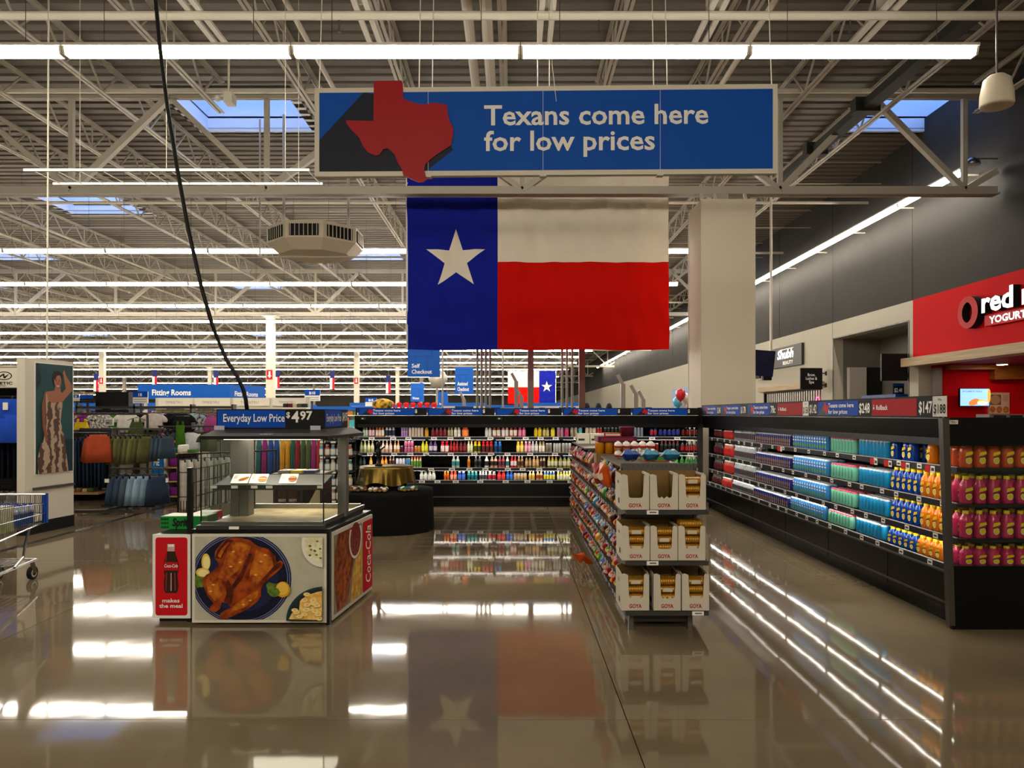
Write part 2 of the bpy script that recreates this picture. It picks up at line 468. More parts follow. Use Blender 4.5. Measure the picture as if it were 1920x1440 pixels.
# ------------------------------------------------------------------ clad pillar behind the cooler corner
pil = thing('pillar', 'wide square cream clad pillar behind the corner of the coolers', 'pillar', (px(1365, 14), 14.5, 0))
pil['kind'] = 'structure'; del pil['category']
pc = mat('#e3d8c3', 0.6, spec=.2)
MB().box(-0.5, -0.5, 0, 0.5, 0.5, 5.62, pc).build('cladding', pil)
for a in (-1, 1):
    for b in (-1, 1): MB().box(a * 0.5, b * 0.5, 0, a * 0.512, b * 0.512, 5.63, OFFWHITE).build('corner_trim', pil)
MB().box(-0.12, -0.12, 5.62, 0.12, 0.12, 5.83, STEELWHITE).build('column_head', pil)
for x in (-0.45, -0.2, 0.38):
    MB().bar((x, -0.4, 5.6), (x + 0.05, -0.1, 5.83), 0.05, 0.05, WHITE).build('bracket', pil)

# ------------------------------------------------------------------ walls
GREYW = mat('#302e2b', 0.75, var=0.06, scale=1.5, spec=.2); WHITEW = mat('#b4af9f', 0.7)
WX = 9.5
def wall(name, boxes, label=None):
    b = MB()
    for q in boxes: b.box(*q)
    return tag(b.build(name), label, None, None, 'structure')
AL0, AL1, ALZ = 17.85, 22.1, 3.8     # alcove
SH0, SH1, SHZ = 10.2, 17.45, 2.72    # red shop front opening
DO0, DO1, DOZ = 22.9, 28.2, 2.38     # shuttered shop front
wall_right = wall('wall_right', [
    (WX, -8, 4.28, WX + .3, 192, 8.4, GREYW),
    (WX, 17.7, ALZ, WX + .3, 192, 4.28, WHITEW), (WX, 17.6, 0, WX + .3, AL0, ALZ, WHITEW),
    (WX, AL1, 0, WX + .3, DO0, ALZ, WHITEW), (WX, DO0, DOZ, WX + .3, DO1, ALZ, WHITEW), (WX, DO1, 0, WX + .3, 192, ALZ, WHITEW),
    (WX, 17.45, 0, WX + .3, 17.6, 4.28, WHITEW), (WX, 17.6, ALZ, WX + .3, 17.7, 4.28, WHITEW),
    (WX, -8, 0, WX + .3, SH0, 4.28, WHITEW), (WX, SH0, SHZ, WX + .3, SH1, 4.28, WHITEW)], 'tall side wall, dark grey above a white band with shop fronts')
for yy in [17.72 + 4.4 * k for k in range(-4, 16)]:
    MB().box(WX - 0.008, yy, 4.28, WX, yy + 0.02, 8.1, mat('#2c2a27', 0.6)).build('panel_joint', wall_right)
for yy in (22.13,): MB().box(WX - 0.006, yy, ALZ + .0, WX, yy + 0.015, 4.28, mat('#8d897d', 0.6)).build('panel_joint', wall_right)
# alcove lining
ALC = mat('#77756c', 0.6)
wall('wall_alcove', [(WX + .3, AL1, 0, 10.9, AL1 + .2, ALZ, ALC), (10.9, AL0 - .2, 0, 11.1, AL1 + .2, ALZ, ALC), (WX + .3, AL0 - .2, 0, 10.9, AL0, ALZ, ALC), (WX + .3, AL0 - .2, ALZ, 11.1, AL1 + .2, ALZ + .2, ALC),
                     (WX - .012, AL1 - .03, 0, WX, AL1, ALZ + .03, BLACK), (WX - .012, AL0, ALZ, WX, AL1, ALZ + .03, BLACK), (WX - .012, AL0, 0, WX, AL0 + .03, ALZ, BLACK)], 'grey painted recess in the side wall')
wall('wall_back', [(-135, 190, 0, 10, 190.4, 8.4, mat('#8f8a7e', 0.6))], 'pale far end wall of the shop')
wall('wall_left', [(-135.4, -8, 0, -135, 190, 8.4, mat('#8f8a7e', 0.6))], 'pale far side wall of the shop')
wall('wall_front', [(-135, -8.4, 0, 16, -8, 8.4, mat('#b9b4a6', 0.6))], 'entrance wall of the shop')
wall('wall_shop', [(16, -8, 0, 16.3, 30, 8.4, WHITEW), (WX + .3, 29.8, 0, 16, 30, 8.4, WHITEW)], 'outer wall behind the shop units')

# ------------------------------------------------------------------ ceiling light rows
lens = MB(); hl = 1.19
lens.add([(-hl, -0.065, .085), (hl, -0.065, .085), (-hl, -0.045, 0.0), (hl, -0.045, 0.0), (-hl, 0.045, 0.0), (hl, 0.045, 0.0), (-hl, .065, .085), (hl, .065, .085)],
         [(0, 2, 3, 1), (2, 4, 5, 3), (4, 6, 7, 5), (0, 6, 4, 2), (1, 3, 5, 7)], LAMP)
lens_me = lens.mesh('lens')
hou = MB(); hou.box(-1.215, -0.085, .085, 1.215, .085, .115, WHITE)
hou_me = hou.mesh('housing')
br_me = []
for s in (-1, 1):
    br = MB(); br.add([(s * 1.215, -0.05, 0), (s * 1.215, 0.05, 0), (s * 1.215, 0.07, .085), (s * 1.215, -0.07, .085),
            (s * 1.19, -0.05, 0), (s * 1.19, 0.05, 0), (s * 1.19, 0.07, .085), (s * 1.19, -0.07, .085)],
           [(0, 1, 2, 3), (7, 6, 5, 4), (0, 4, 5, 1), (1, 5, 6, 2), (2, 6, 7, 3), (3, 7, 4, 0)], OFFWHITE)
    br_me.append(br.mesh('end_cap'))
hang_me = [MB().cyl((s, 0, .125), (s, 0, 1.95), 0.004, STEEL, 4).mesh('hanger') for s in (-0.8, 0.8)]
LZ = 5.42
arm_me = [MB().bar((s, -.08, .1), (s, -.546, .1), .03, .03, PAINT).mesh('wall_arm') for s in (-.8,)]
ROWS = [-6.4, -1.8, 8.0] + [17.8 + 4.55 * k for k in range(6)] + [46, 51.2, 57.2, 65.6, 79, 95, 118, 155]
def fixture(x, y, rz, label, group, z=LZ, arm=False):
    t = thing('strip_light', label, 'ceiling light', (x, y, z), rz, group)
    link('lens', lens_me, t); link('housing', hou_me, t); [link('end_cap', q, t) for q in br_me]; [link('wall_arm', q, t) for q in arm_me] if arm else [link('hanger', q, t) for q in hang_me]
far = MB(); ORD = 'first second third fourth fifth sixth seventh eighth ninth tenth'.split()
for y in ROWS:
    xr = 4.97
    x = xr - 1.22
    while x > max(-(0.70 * abs(y) + 7), -132):
        if y < 58:
            fixture(x, y, 0, 'white strip light over the entrance doors' if y < 5 else 'white strip light in the row just in front of the roof girder' if y < 10 else 'white strip light in the %s row behind the large flag' % ORD[int((y - 17.7) / 4.55)], 'strip lights near the entrance' if y < 10 else 'strip lights across the sales floor')
        else:
            far.add([(x - hl, y - .06, LZ), (x + hl, y - .06, LZ), (x + hl, y + .06, LZ), (x - hl, y + .06, LZ), (x - hl, y - .06, LZ + .05), (x + hl, y - .06, LZ + .05)],
                    [(3, 2, 1, 0), (0, 1, 5, 4)], LAMP)
            far.box(x - 1.2, y - .08, LZ + .055, x + 1.2, y + .08, LZ + .11, WHITE)
        x -= 2.44
tag(far.build('strip_light_mass'), 'far rows of strip lights deep in the shop', 'ceiling light', None, 'stuff')
for k in range(26):
    fixture(8.95, 16.0 + 2.44 * k, PI / 2, 'white strip light in the line along the grey side wall', 'strip lights along the side wall', 6.35, True)

# ================================================================== HANGING BANNER
def texas(k=1.0, ox=0, oy=0):
    pts = [(185, 470), (195, 460), (340, 460), (348, 470), (350, 562), (385, 575), (430, 590), (470, 595), (520, 585), (560, 590), (597, 600), (600, 640), (612, 690), (632, 730), (628, 790), (618, 825), (580, 850), (540, 875), (500, 905), (475, 930), (468, 960), (478, 1000), (482, 1015), (465, 1030), (440, 1032), (400, 1015), (350, 990), (345, 960), (320, 920), (300, 870), (265, 840), (240, 842), (215, 875), (195, 880), (150, 860), (120, 820), (100, 775), (55, 730), (25, 690), (30, 680), (182, 685)]
    return [((x - 330) * k + ox, (745 - y) * k + oy) for x, y in pts][::-1]
BY = 7.0
bx0, bx1 = px(589, BY), px(1453, BY); bz0, bz1 = pz(330, BY), pz(164, BY)
BW, BH = bx1 - bx0, bz1 - bz0
ban = thing('hanging_banner', 'long blue hanging banner with a red state outline and white slogan', 'banner', ((bx0 + bx1) / 2, BY, bz0), -0.021)
fr = MB(); fr.box(-BW / 2, -0.03, 0, BW / 2, 0.03, BH, OFFWHITE); fr.build('frame', ban)
b = 0.045
p = Print((-BW / 2, -0.031, 0), (1, 0, 0), (0, 0, 1))
p.rect(b, b, BW - b, BH - b, BLUE)
s = BY / 1400
def bu(x): return (x - 589) * s
def bv(y): return (330 - y) * s
p.poly([(b, b), (bu(800), b), (bu(850), bv(282)), (bu(800), bv(200)), (bu(690), BH - b - .005), (bu(682), BH - b), (b, bv(262))], SHADOWBLUE)
p.build('printed_panel', ban)
p2 = Print((-BW / 2, -0.0335, 0), (1, 0, 0), (0, 0, 1))
p2.text('Texans come here', bu(908), bv(236), 0.262, TEXT_W, 0.018, w=bu(1325) - bu(908))
p2.text('for low prices', bu(908), bv(284), 0.262, TEXT_W, 0.018, w=bu(1226) - bu(908))
p2.build('lettering', ban)
st = MB(); st.prism(texas(s / 3, bu(640 + 110), bv(248)), (-BW / 2, -0.05, 0), (1, 0, 0), (0, 0, 1), 0.012, mat('#a3141c', 0.45)); st.build('state_cutout', ban)
for xx in (803, 1018, 1236):
    MB().box(bu(xx) - BW / 2 - 0.002, -0.033, 0.02, bu(xx) - BW / 2 + 0.002, -0.0315, BH - .02, OFFWHITE).build('panel_seam', ban)
    MB().box(bu(xx) - BW / 2 - 0.03, -0.035, -0.012, bu(xx) - BW / 2 + 0.03, 0.035, 0.012, OFFWHITE).build('clip', ban)
for xx in (596, 785, 810, 1008, 1030, 1225, 1250, 1444):
    MB().cyl((bu(xx) - BW / 2, 0, BH - .005), (bu(xx) - BW / 2, 0.35, 8.12 - bz0), 0.005, OFFWHITE, 5).build('suspension_wire', ban)

# ================================================================== LARGE FLAG
def star_pts(cx, cy, r, rot=90):
    o = []
    for i in range(10):
        t = math.radians(rot + 36 * i); q = r if i % 2 == 0 else r * 0.382
        o.append((cx + q * math.cos(t), cy + q * math.sin(t)))
    return o
def flag(name, label, xl, xr, zb_, zt_, Y, mirrored, nu=90, nv=60):
    W, H = xr - xl, zt_ - zb_
    t = thing(name, label, 'flag', ((xl + xr) / 2, Y, zb_))
    fb, fw, fr_ = mat('#18239a', 0.8, spec=.1), mat('#efe6d6', 0.8, spec=.1), mat('#d80f04', 0.8, spec=.1)
    def disp(u, v):
        return W * (0.008 * math.sin(u * 41 + 1.3 * math.sin(v * 5)) * (0.35 + 0.65 * v) + 0.004 * math.sin(u * 17 - v * 3) + 0.0045 * math.sin(v * 28 + 2.5 * math.sin(u * 9)) + 0.0026 * math.sin(u * 90 + v * 22)) + 0.0025 * abs(math.sin(u * PI * 3)) ** 30 * W
    def P3(u, v, off=0):
        uu = 1 - u if mirrored else u
        sag = 0.006 * H * math.sin(u * PI * 3) ** 2
        return ((u - 0.5) * W * (1 - 0.006 * math.sin(v * PI)), disp(uu, v) - off, v * H - sag * (1 - v))
    third = 0.345
    def panel(nm, m, u0, u1, v0, v1):
        if mirrored: u0, u1 = 1 - u1, 1 - u0
        k = MB(); a = max(4, int(nu * (u1 - u0))); c = max(4, int(nv * (v1 - v0)))
        vs_ = [P3(u0 + (u1 - u0) * i / a, v0 + (v1 - v0) * j / c) for j in range(c + 1) for i in range(a + 1)]
        fs = [(j * (a + 1) + i, j * (a + 1) + i + 1, (j + 1) * (a + 1) + i + 1, (j + 1) * (a + 1) + i) for j in range(c) for i in range(a)]
        return k.add(vs_, fs, m).build(nm, t, True)
    panel('blue_field', fb, 0, third, 0, 1); panel('white_stripe', fw, third, 1, 0.5, 1); panel('red_stripe', fr_, third, 1, 0, 0.5)
    k = MB(); cu, cv = third / 2 + 0.012, 0.515
    if mirrored: cu = 1 - cu
    sp = star_pts(0, 0, 1.0); r = 0.118
    N_ = 8
    for i in range(10):
        A, B = sp[i], sp[(i + 1) % 10]; idx = {}; vs_ = []
        for a in range(N_ + 1):
            for c in range(N_ + 1 - a):
                x = (A[0] * a + B[0] * c) / N_; y = (A[1] * a + B[1] * c) / N_
                idx[a, c] = len(vs_); vs_.append(P3(cu + x * r, cv + y * r * W / H, 0.006 if W < 3 else 0.012))
        fs = []
        for a in range(N_):
            for c in range(N_ - a):
                fs.append((idx[a, c], idx[a + 1, c], idx[a, c + 1]))
                if a + c < N_ - 1: fs.append((idx[a + 1, c], idx[a + 1, c + 1], idx[a, c + 1]))
        k.add(vs_, fs, fw)
    k.build('star', t, True)
    hx = -0.5 if not mirrored else 0.5
    hem = MB(); hem.box(hx * W - 0.02, -0.012, 0, hx * W + 0.02, 0.012, H, WHITE); hem.build('hem', t)
    rod = MB(); rod.cyl((-W / 2 - .1, 0, H), (W / 2 + .1, 0, H), 0.02, STEELWHITE, 8); rod.build('rod', t)
    for x in (-W / 2, 0, W / 2): MB().cyl((x, 0, H), (x, 0, 8.08 - zb_), 0.006, STEELWHITE, 5).build('suspension_wire', t)
    return t
FY = 15.7
flag('state_flag', 'huge blue, white and red flag with a white star behind the banner', px(763, FY), px(1255, FY), pz(655, FY), pz(655, FY) + 3.68, FY, False)
flag('state_flag', 'smaller lone star flag seen from behind over the checkouts', px(952, 42), px(1042, 42), pz(757, 42), pz(695, 42), 42, True, 40, 26)

# ================================================================== HOT FOOD MERCHANDISER
K = thing('hot_food_merchandiser', 'glass-sided hot food display cabinet with roast chicken picture panels', 'display cabinet', (0, 0, 0))
A, B, C_, D = (-2.42, 5.66), (-1.395, 5.66), (-1.29, 6.76), (-2.36, 6.76)
def ring(i):  # inset footprint
    return [(A[0] + i, A[1] + i), (B[0] - i, B[1] + i), (C_[0] - i, C_[1] - i), (D[0] + i, D[1] - i)]
def slab(b, i, z0, z1, m, i2=None):
    q0, q1 = ring(i), ring(i if i2 is None else i2)
    return b.hexa([(x, y, z0) for x, y in q0], [(x, y, z1) for x, y in q1], m)
DK = mat('#1b1b1b', 0.4)
slab(MB(), 0.015, 0.035, 0.70, DK).build('base_cabinet', K)
slab(MB(), 0.05, 0.0, 0.035, BLACK).build('plinth', K)
slab(slab(MB(), -0.012, 0.70, 0.722, BLACK), 0.05, 0.722, 0.745, DK).build('ledge', K)
slab(MB(), 0.09, 0.745, 0.752, mat('#a08a64', 0.7, hex2='#c9b48c', scale=5, bump=.4)).build('paper_liner', K)
# front ledge shelf strip
MB().box(-2.38, 5.62, 0.725, -1.42, 5.70, 0.755, mat('#33322f', 0.4)).build('front_rail', K)
Print((-2.13, 5.619, 0.727), (1, 0, 0), (0, 0, 1)).rect(0, 0, 0.075, 0.022, PAPER).build('price_tag', K)
# corner and middle posts
for nm, x0, x1, y0, y1 in (('post', px(432, 6.15), px(448, 6.15), 6.15, 6.3), ('post', px(448, 6.16), px(466, 6.16), 6.16, 6.29), ('post', px(633, 6.15), px(649, 6.15), 6.15, 6.25)):
    MB().box(x0, y0, 0.75, x1, y1, 1.42, mat('#6d6a66', 0.4, 0.5)).build(nm, K)
# glass panes
GI = 0.045
q = ring(GI)
def pane(p0, p1, z0, z1, parent, m=GLASS, name='glass_pane', t=0.006):
    return MB().bar((p0[0], p0[1], (z0 + z1) / 2), (p1[0], p1[1], (z0 + z1) / 2), t, z1 - z0, m).build(name, parent)
pane(q[0], q[1], 0.755, 1.41, K); pane(q[1], q[2], 0.755, 1.41, K); pane(q[3], q[0], 0.755, 1.41, K)
for a in (q[0], q[1]): MB().box(a[0] - .004, a[1] - .004, .75, a[0] + .004, a[1] + .004, 1.41, BLACK).build('glass_edge', K)
MB().bar((q[1][0], q[1][1], .765), (q[2][0], q[2][1], .765), .02, .03, CHROME).build('glass_rail', K)
MB().bar((q[0][0], q[0][1], .763), (q[1][0], q[1][1], .763), .02, .02, STEEL).build('glass_rail', K)
MB().box(-2.3, 6.68, .75, -1.36, 6.72, .79, CHROME).build('back_rail', K)
# inner card shelf
sh = MB(); SHB = mat('#2b2a28', 0.35)
sh.hexa([(-2.345, 5.86, 1.02), (-1.49, 5.86, 1.02), (-1.49, 6.2, 1.08), (-2.345, 6.2, 1.08)], [(-2.345, 5.86, 1.032), (-1.49, 5.86, 1.032), (-1.49, 6.2, 1.092), (-2.345, 6.2, 1.092)], SHB)
sh.box(-2.345, 5.845, 1.0, -1.49, 5.86, 1.04, SHB)
shelf = sh.build('card_shelf', K)
for x in (395, 434, 471, 499, 595): Print((px(x, 5.85), 5.844, 1.012), (1, 0, 0), (0, 0, 1)).rect(0, 0, 0.052, 0.022, PAPER).build('price_tag', shelf)
sl = Vector((0, 0.34, 0.06)).normalized()
for x0, kind in ((436, 0), (470, 1), (526, 2)):
    c = MB(); o = Vector((px(x0, 5.95), 5.9, 1.048)); U = Vector((1, 0, 0)); V = Vector((0.0, 0.10, 0.075)).normalized()
    c.prism([(0, 0), (0.135, 0), (0.135, 0.11), (0, 0.11)], o, U, V, 0.004, PAPER); card = c.build('menu_card', K)
    p = Print(o, U, V)
    for i in range(4): p.rect(0.012, 0.09 - i * 0.012, 0.05 - 0.004 * i, 0.093 - i * 0.012, DGREY)
    bun = mat('#b9652a', 0.6)
    if kind == 0: p.ell(0.095, 0.05, 0.042, 0.016, bun, rot=0.45).ell(0.095, 0.054, 0.04, 0.008, mat('#8b1d12', 0.5), rot=0.45).ell(0.095, 0.057, 0.034, 0.003, mat('#e0b020', 0.5), rot=0.45)
    elif kind == 1: p.ell(0.1, 0.04, 0.034, 0.022, mat('#d08b4a', 0.6)).ell(0.1, 0.058, 0.034, 0.02, bun).ell(0.098, 0.05, 0.03, 0.006, mat('#f0d9a8', 0.6))
    else: p.ell(0.1, 0.05, 0.034, 0.034, bun).rect(0.067, 0.04, 0.133, 0.05, mat('#5a2a18', 0.6)).ell(0.1, 0.07, 0.026, 0.012, mat('#d98a45', 0.6))
    p.build('printed_food', card)
# canopy with sloping roof
cq0 = [(-2.335, 5.58), (-1.375, 5.58), (-1.315, 6.62), (-2.3, 6.72)]
cq1 = [(-2.28, 5.76), (-1.44, 5.76), (-1.40, 6.55), (-2.26, 6.6)]
can = MB(); cm = mat('#45433f', 0.4)
can.hexa([(x, y, 1.405) for x, y in cq0], [(x, y, 1.43) for x, y in cq0], BLACK)
can.hexa([(x, y, 1.43) for x, y in cq0], [(x, y, 1.478) for x, y in cq1], cm)
canopy = can.build('canopy', K)
MB().box(-2.24, 5.8, 1.395, -1.5, 6.5, 1.405, mat('#fff1d8', 0.4, emit=3.0)).build('heat_lamp', canopy)
p = Print((px(482, 5.6), 5.598, 1.432), (1, 0, 0), (0, 0.966, 0.257))
p.rect(0, 0.0, 0.12, 0.06, PAPER).rect(0.006, 0.008, 0.114, 0.052, mat('#6b5f55', 0.5)).rect(0.025, 0.06, 0.1, 0.1, PAPER).rect(0.03, 0.066, 0.095, 0.094, mat('#6b5f55', 0.5)).text('CAUTION HOT', 0.01, 0.02, 0.03, PAPER, 0.02, w=0.1)
p.build('caution_sticker', canopy)
# sign box
sg = MB(); sb = [(px(406, 5.76), 5.76), (px(608, 5.76), 5.76), (px(652, 6.5), 6.5), (px(440, 6.5), 6.5)]
sg.hexa([(x, y, 1.478) for x, y in sb], [(x, y, 1.632) for x, y in sb], mat('#161616', 0.6, spec=.15))
sign = sg.build('price_sign', K)
p = Print((sb[0][0], 5.758, 1.478), (1, 0, 0), (0, 0, 1)); k = 5.76 / 1400
SIGNBLUE = mat('#0b4ab0', 0.6, spec=.12)
p.rect(2 * k, 3 * k, 129 * k, 0.146, SIGNBLUE).text('Everyday Low Price', 13 * k, 0.058, 0.085, TEXT_W, 0.012, w=115 * k)
p.text('$', 131 * k, 0.09, 0.06, TEXT_W, 0.02).text('4', 141 * k, 0.055, 0.118, TEXT_W, 0.03, w=14 * k).text('97', 157 * k, 0.075, 0.09, TEXT_W, 0.03, w=23 * k)
p.build('lettering', sign)
sd = (Vector((sb[2][0], sb[2][1], 0)) - Vector((sb[1][0], sb[1][1], 0))); ln = sd.length
p = Print((sb[1][0] + .002, sb[1][1], 1.478), sd.normalized(), (0, 0, 1))
p.rect(0.01, 0.015, ln * .7, 0.146, SIGNBLUE).text('Everyday Low Price', 0.06, 0.058, 0.085, TEXT_W, 0.012, w=ln * .6).text('$4.97', ln * .73, 0.06, 0.1, TEXT_W, 0.03, w=ln * .24)
p.build('lettering', sign)
for x in (402, 582): MB().box(px(x, 5.74), 5.735, 1.472, px(x + 19, 5.74), 5.745, 1.505, mat('#b9b9cc', 0.2)).build('sign_holder', sign)
# ---- picture panel, front.  crop coordinates of the photograph scaled to metres
x0, x1, z0, z1 = -2.415, -1.4, 0.02, 0.69
fp = MB(); fp.box(x0, 5.636, z0, x1, 5.658, z1, mat('#d6d2c2', 0.5)); front = fp.build('picture_panel', K)
kx, kz = (x1 - x0) / 780.0, (z1 - z0) / 540.0
def cu(c): return [((x - 315) * kx, (1355 - y) * kz) for x, y in c]
p = Print((x0, 5.636, z0), (1, 0, 0), (0, 0, 1))
p.rect(0.02, 0.02, x1 - x0 - .02, z1 - z0 - .02, mat('#b9b7a2', 0.6, var=.08, scale=9, bump=.1))
def clip_ell(cx, cy, rx, ry, m, n=56, box=(334, 832, 1078, 1336)):
    pts = []
    for i in range(n):
        t = 2 * PI * i / n; pts.append((min(max(cx + rx * math.cos(t), box[0]), box[2]), min(max(cy + ry * math.sin(t), box[1]), box[3])))
    p.poly(cu(pts), m)
NB = mat('#1b2148', 0.35); NB2 = mat('#0e122c', 0.35); RIM = mat('#8b93b8', 0.4)
for r, m in ((292, NB), (284, RIM), (281, NB), (272, RIM), (269, NB2), (215, NB)): clip_ell(600, 1085, r, r * 0.95, m)
LEM = mat('#e8c452', 0.5); LEM2 = mat('#f3e39a', 0.5); LEAF = mat('#3f5a1c', 0.6, hex2='#6d8a2c', scale=30)
clip_ell(372, 1095, 40, 45, LEAF, 12); clip_ell(345, 1110, 24, 34, LEAF, 10)
for a in ((398, 985, 26, 52), (380, 1048, 40, 28)): clip_ell(*a, LEM, 20); clip_ell(a[0] + 3, a[1] + 3, a[2] * .75, a[3] * .78, LEM2, 18)
CHK = mat('#551804', 0.35, hex2='#ab4a12', scale=11, bump=.5); CHK2 = mat('#85300a', 0.35, hex2='#c4701c', scale=17, bump=.4); CHD = mat('#360f04', 0.4, hex2='#6a2208', scale=16)
p.poly(cu([(450, 960), (452, 920), (480, 880), (515, 842), (560, 838), (600, 838), (650, 850), (700, 888), (760, 905), (800, 945), (808, 985), (832, 974), (848, 990), (838, 1020), (800, 1055), (765, 1085), (738, 1112), (716, 1150), (719, 1188), (700, 1222), (640, 1272), (560, 1312), (505, 1332), (483, 1328), (480, 1300), (505, 1280), (545, 1262), (522, 1236), (492, 1228), (482, 1268), (455, 1288), (418, 1282), (424, 1255), (442, 1235), (408, 1190), (385, 1132), (378, 1092), (400, 1062), (440, 1040), (472, 1000), (462, 975)]), CHK)
p.poly(cu([(530, 870), (600, 862), (660, 890), (640, 960), (580, 1040), (520, 1090), (470, 1080), (500, 1000), (520, 930)]), CHK2)
p.poly(cu([(690, 910), (780, 950), (790, 1010), (740, 1070), (690, 1120), (640, 1110), (660, 1020), (680, 960)]), CHK2)
p.poly(cu([(400, 1080), (450, 1060), (490, 1100), (500, 1180), (450, 1220), (410, 1170)]), CHK2)
p.poly(cu([(705, 1150), (700, 1200), (620, 1260), (540, 1290), (560, 1250), (640, 1190)]), CHK2)
p.poly(cu([(510, 1110), (530, 1090), (560, 1170), (545, 1240), (505, 1222), (520, 1170)]), CHD)
p.poly(cu([(650, 930), (668, 935), (612, 1080), (560, 1150), (550, 1130), (600, 1050)]), CHD)
p.poly(cu([(800, 1000), (832, 985), (838, 1005), (770, 1060), (745, 1092), (740, 1075)]), CHD)
p.poly(cu([(452, 960), (470, 905), (520, 850), (560, 850), (515, 905), (490, 965)]), CHD)
p.poly(cu([(470, 945), (490, 905), (530, 862), (545, 865), (508, 910), (485, 960)]), CHK2)
for cx, cy in ((560, 920), (600, 985), (545, 1010), (720, 980), (745, 940), (690, 1060), (445, 1120), (430, 1160), (620, 1240), (660, 1215)): clip_ell(cx, cy, 10, 5, mat('#efae58', 0.3), 8)
clip_ell(805, 1150, 50, 40, LEAF, 9); clip_ell(848, 1148, 42, 48, mat('#d99a1e', 0.5), 20); clip_ell(846, 1144, 34, 38, mat('#e7bd4c', 0.5), 18); clip_ell(800, 1165, 34, 30, LEAF, 7); clip_ell(775, 1125, 24, 22, LEAF, 7)
bowl = mat('#e6e2d2', 0.4); 
clip_ell(1078, 872, 122, 140, bowl, 40); clip_ell(1078, 872, 104, 118, mat('#d8cf9e', 0.5, hex2='#efe8cc', scale=26, bump=.4), 36)
for i in range(9): clip_ell(1000 + RND.random() * 70, 850 + RND.random() * 110, 8, 6, LEAF, 6)
clip_ell(1088, 1330, 218, 202, mat('#1e3a3c', 0.4), 44); clip_ell(1088, 1330, 205, 190, mat('#23292a', 0.4), 44)
MAC = mat('#d9a23c', 0.5, hex2='#f0cf78', scale=20); MAC2 = mat('#f2dc96', 0.5)
p.poly(cu([(885, 1325), (905, 1285), (945, 1270), (950, 1215), (990, 1180), (1050, 1160), (1077, 1155), (1077, 1330)]), MAC)
for i in range(34):
    x, y = 905 + RND.random() * 160, 1165 + RND.random() * 155
    if (x - 885) / 190 + (1330 - y) / 170 * 0.95 < 1.45 and x > 885 + (1330 - y) * 0.55: clip_ell(x, y, 20, 12, MAC2, 10); clip_ell(x + 2, y - 2, 9, 5, MAC, 8)
p.build('roast_chicken_picture', front)
# ---- side picture panel
sB, sC = Vector((-1.388, 5.70, 0.02)), Vector((-1.278, 6.74, 0.02)); U = (sC - sB).normalized(); SL = (sC - sB).length
sp_ = MB(); Nn = U.cross(Vector((0, 0, 1)))
sp_.prism([(0, 0), (SL, 0), (SL, 0.67), (0, 0.67)], sB + Nn * 0.018, U, (0, 0, 1), 0.018, mat('#d6d2c2', 0.5)); side = sp_.build('picture_panel', K)
p = Print(sB + Nn * 0.018, U, (0, 0, 1))
a = SL * 0.70
p.rect(0.03, 0.03, a, 0.64, mat('#8f8670', 0.6, var=.1))
p.poly([(0.10, 0.03), (0.35, 0.05), (0.45, 0.25), (0.55, 0.45), (0.5, 0.64), (0.12, 0.64), (0.05, 0.5), (0.04, 0.28)], mat('#5c1c08', 0.4, hex2='#b0521c', scale=16, bump=.6))
p.poly([(0.42, 0.03), (a, 0.04), (a, 0.5), (0.6, 0.42), (0.5, 0.3)], mat('#c9861e', 0.5, hex2='#ecc860', scale=16, bump=.4))
p.poly([(0.1, 0.03), (0.3, 0.1), (0.42, 0.35), (0.33, 0.42), (0.2, 0.3)], mat('#6f2408', 0.4, hex2='#c05c18', scale=18, bump=.6))
p.ell(0.55, 0.54, 0.17, 0.17, PAPER, 28, a0=150, a1=390).ell(0.55, 0.53, 0.14, 0.14, mat('#5c0f10', 0.35, hex2='#a03028', scale=40, bump=.5), 24)
p.rect(a + 0.02, 0.03, SL - .02, 0.64, RED, 0.02)
p.text('Coca-Cola', SL * 0.93, 0.09, 0.21, TEXT_W, 0.01, w=0.5, shear=0.25, rot=True)
p.build('fried_chicken_picture', side)
# ---- corner post
MB().box(-1.405, 5.64, 0.0, -1.378, 5.7, 0.71, BLACK).build('corner_post', K)
# ---- bottle panel cabinet at the end
E = thing('drink_counter', 'narrow red soft drink counter beside the hot food cabinet', 'counter', (0, 0, 0))
ex0, ex1, ey = px(286, 5.7), px(357, 5.7), 5.7
MB().box(ex0 + .012, ey + .022, 0.03, ex1 + .005, 6.7, 0.655, DK).build('body', E)
MB().box(ex0 + .03, ey + .05, 0.0, ex1 - .02, 6.66, 0.03, BLACK).build('plinth', E)
MB().box(ex0 + .005, ey + .018, 0.655, ex1 + .02, 6.72, 0.672, BLACK).build('top', E)
pn = MB().box(ex0, ey, 0.035, ex1, ey + .02, 0.675, WHITE).build('picture_panel', E)
w_, h_ = ex1 - ex0, 0.64
p = Print((ex0, ey, 0.035), (1, 0, 0), (0, 0, 1))
p.rect(0.022, 0.022, w_ - .022, h_ - .022, RED, 0.02)
def bc(c): return [((x - 78) / 228.0 * w_, (1342 - y) / 537.0 * h_) for x, y in c]
COLA = mat('#2a0a06', 0.2); GLS = mat('#7b2a22', 0.2); LGT = mat('#caa9a0', 0.2)
half = [(168, 866), (168, 890), (166, 912), (158, 945), (148, 975), (143, 1005), (146, 1040), (152, 1065), (148, 1095), (146, 1130), (149, 1165), (158, 1180)]
full = half + [(190 + (190 - x), y) for x, y in half[::-1]]
p.poly(bc(full), COLA)
p.poly(bc([(168, 866), (168, 912), (212, 912), (212, 866)]), LGT).poly(bc([(172, 868), (172, 884), (208, 884), (208, 868)]), PAPER)
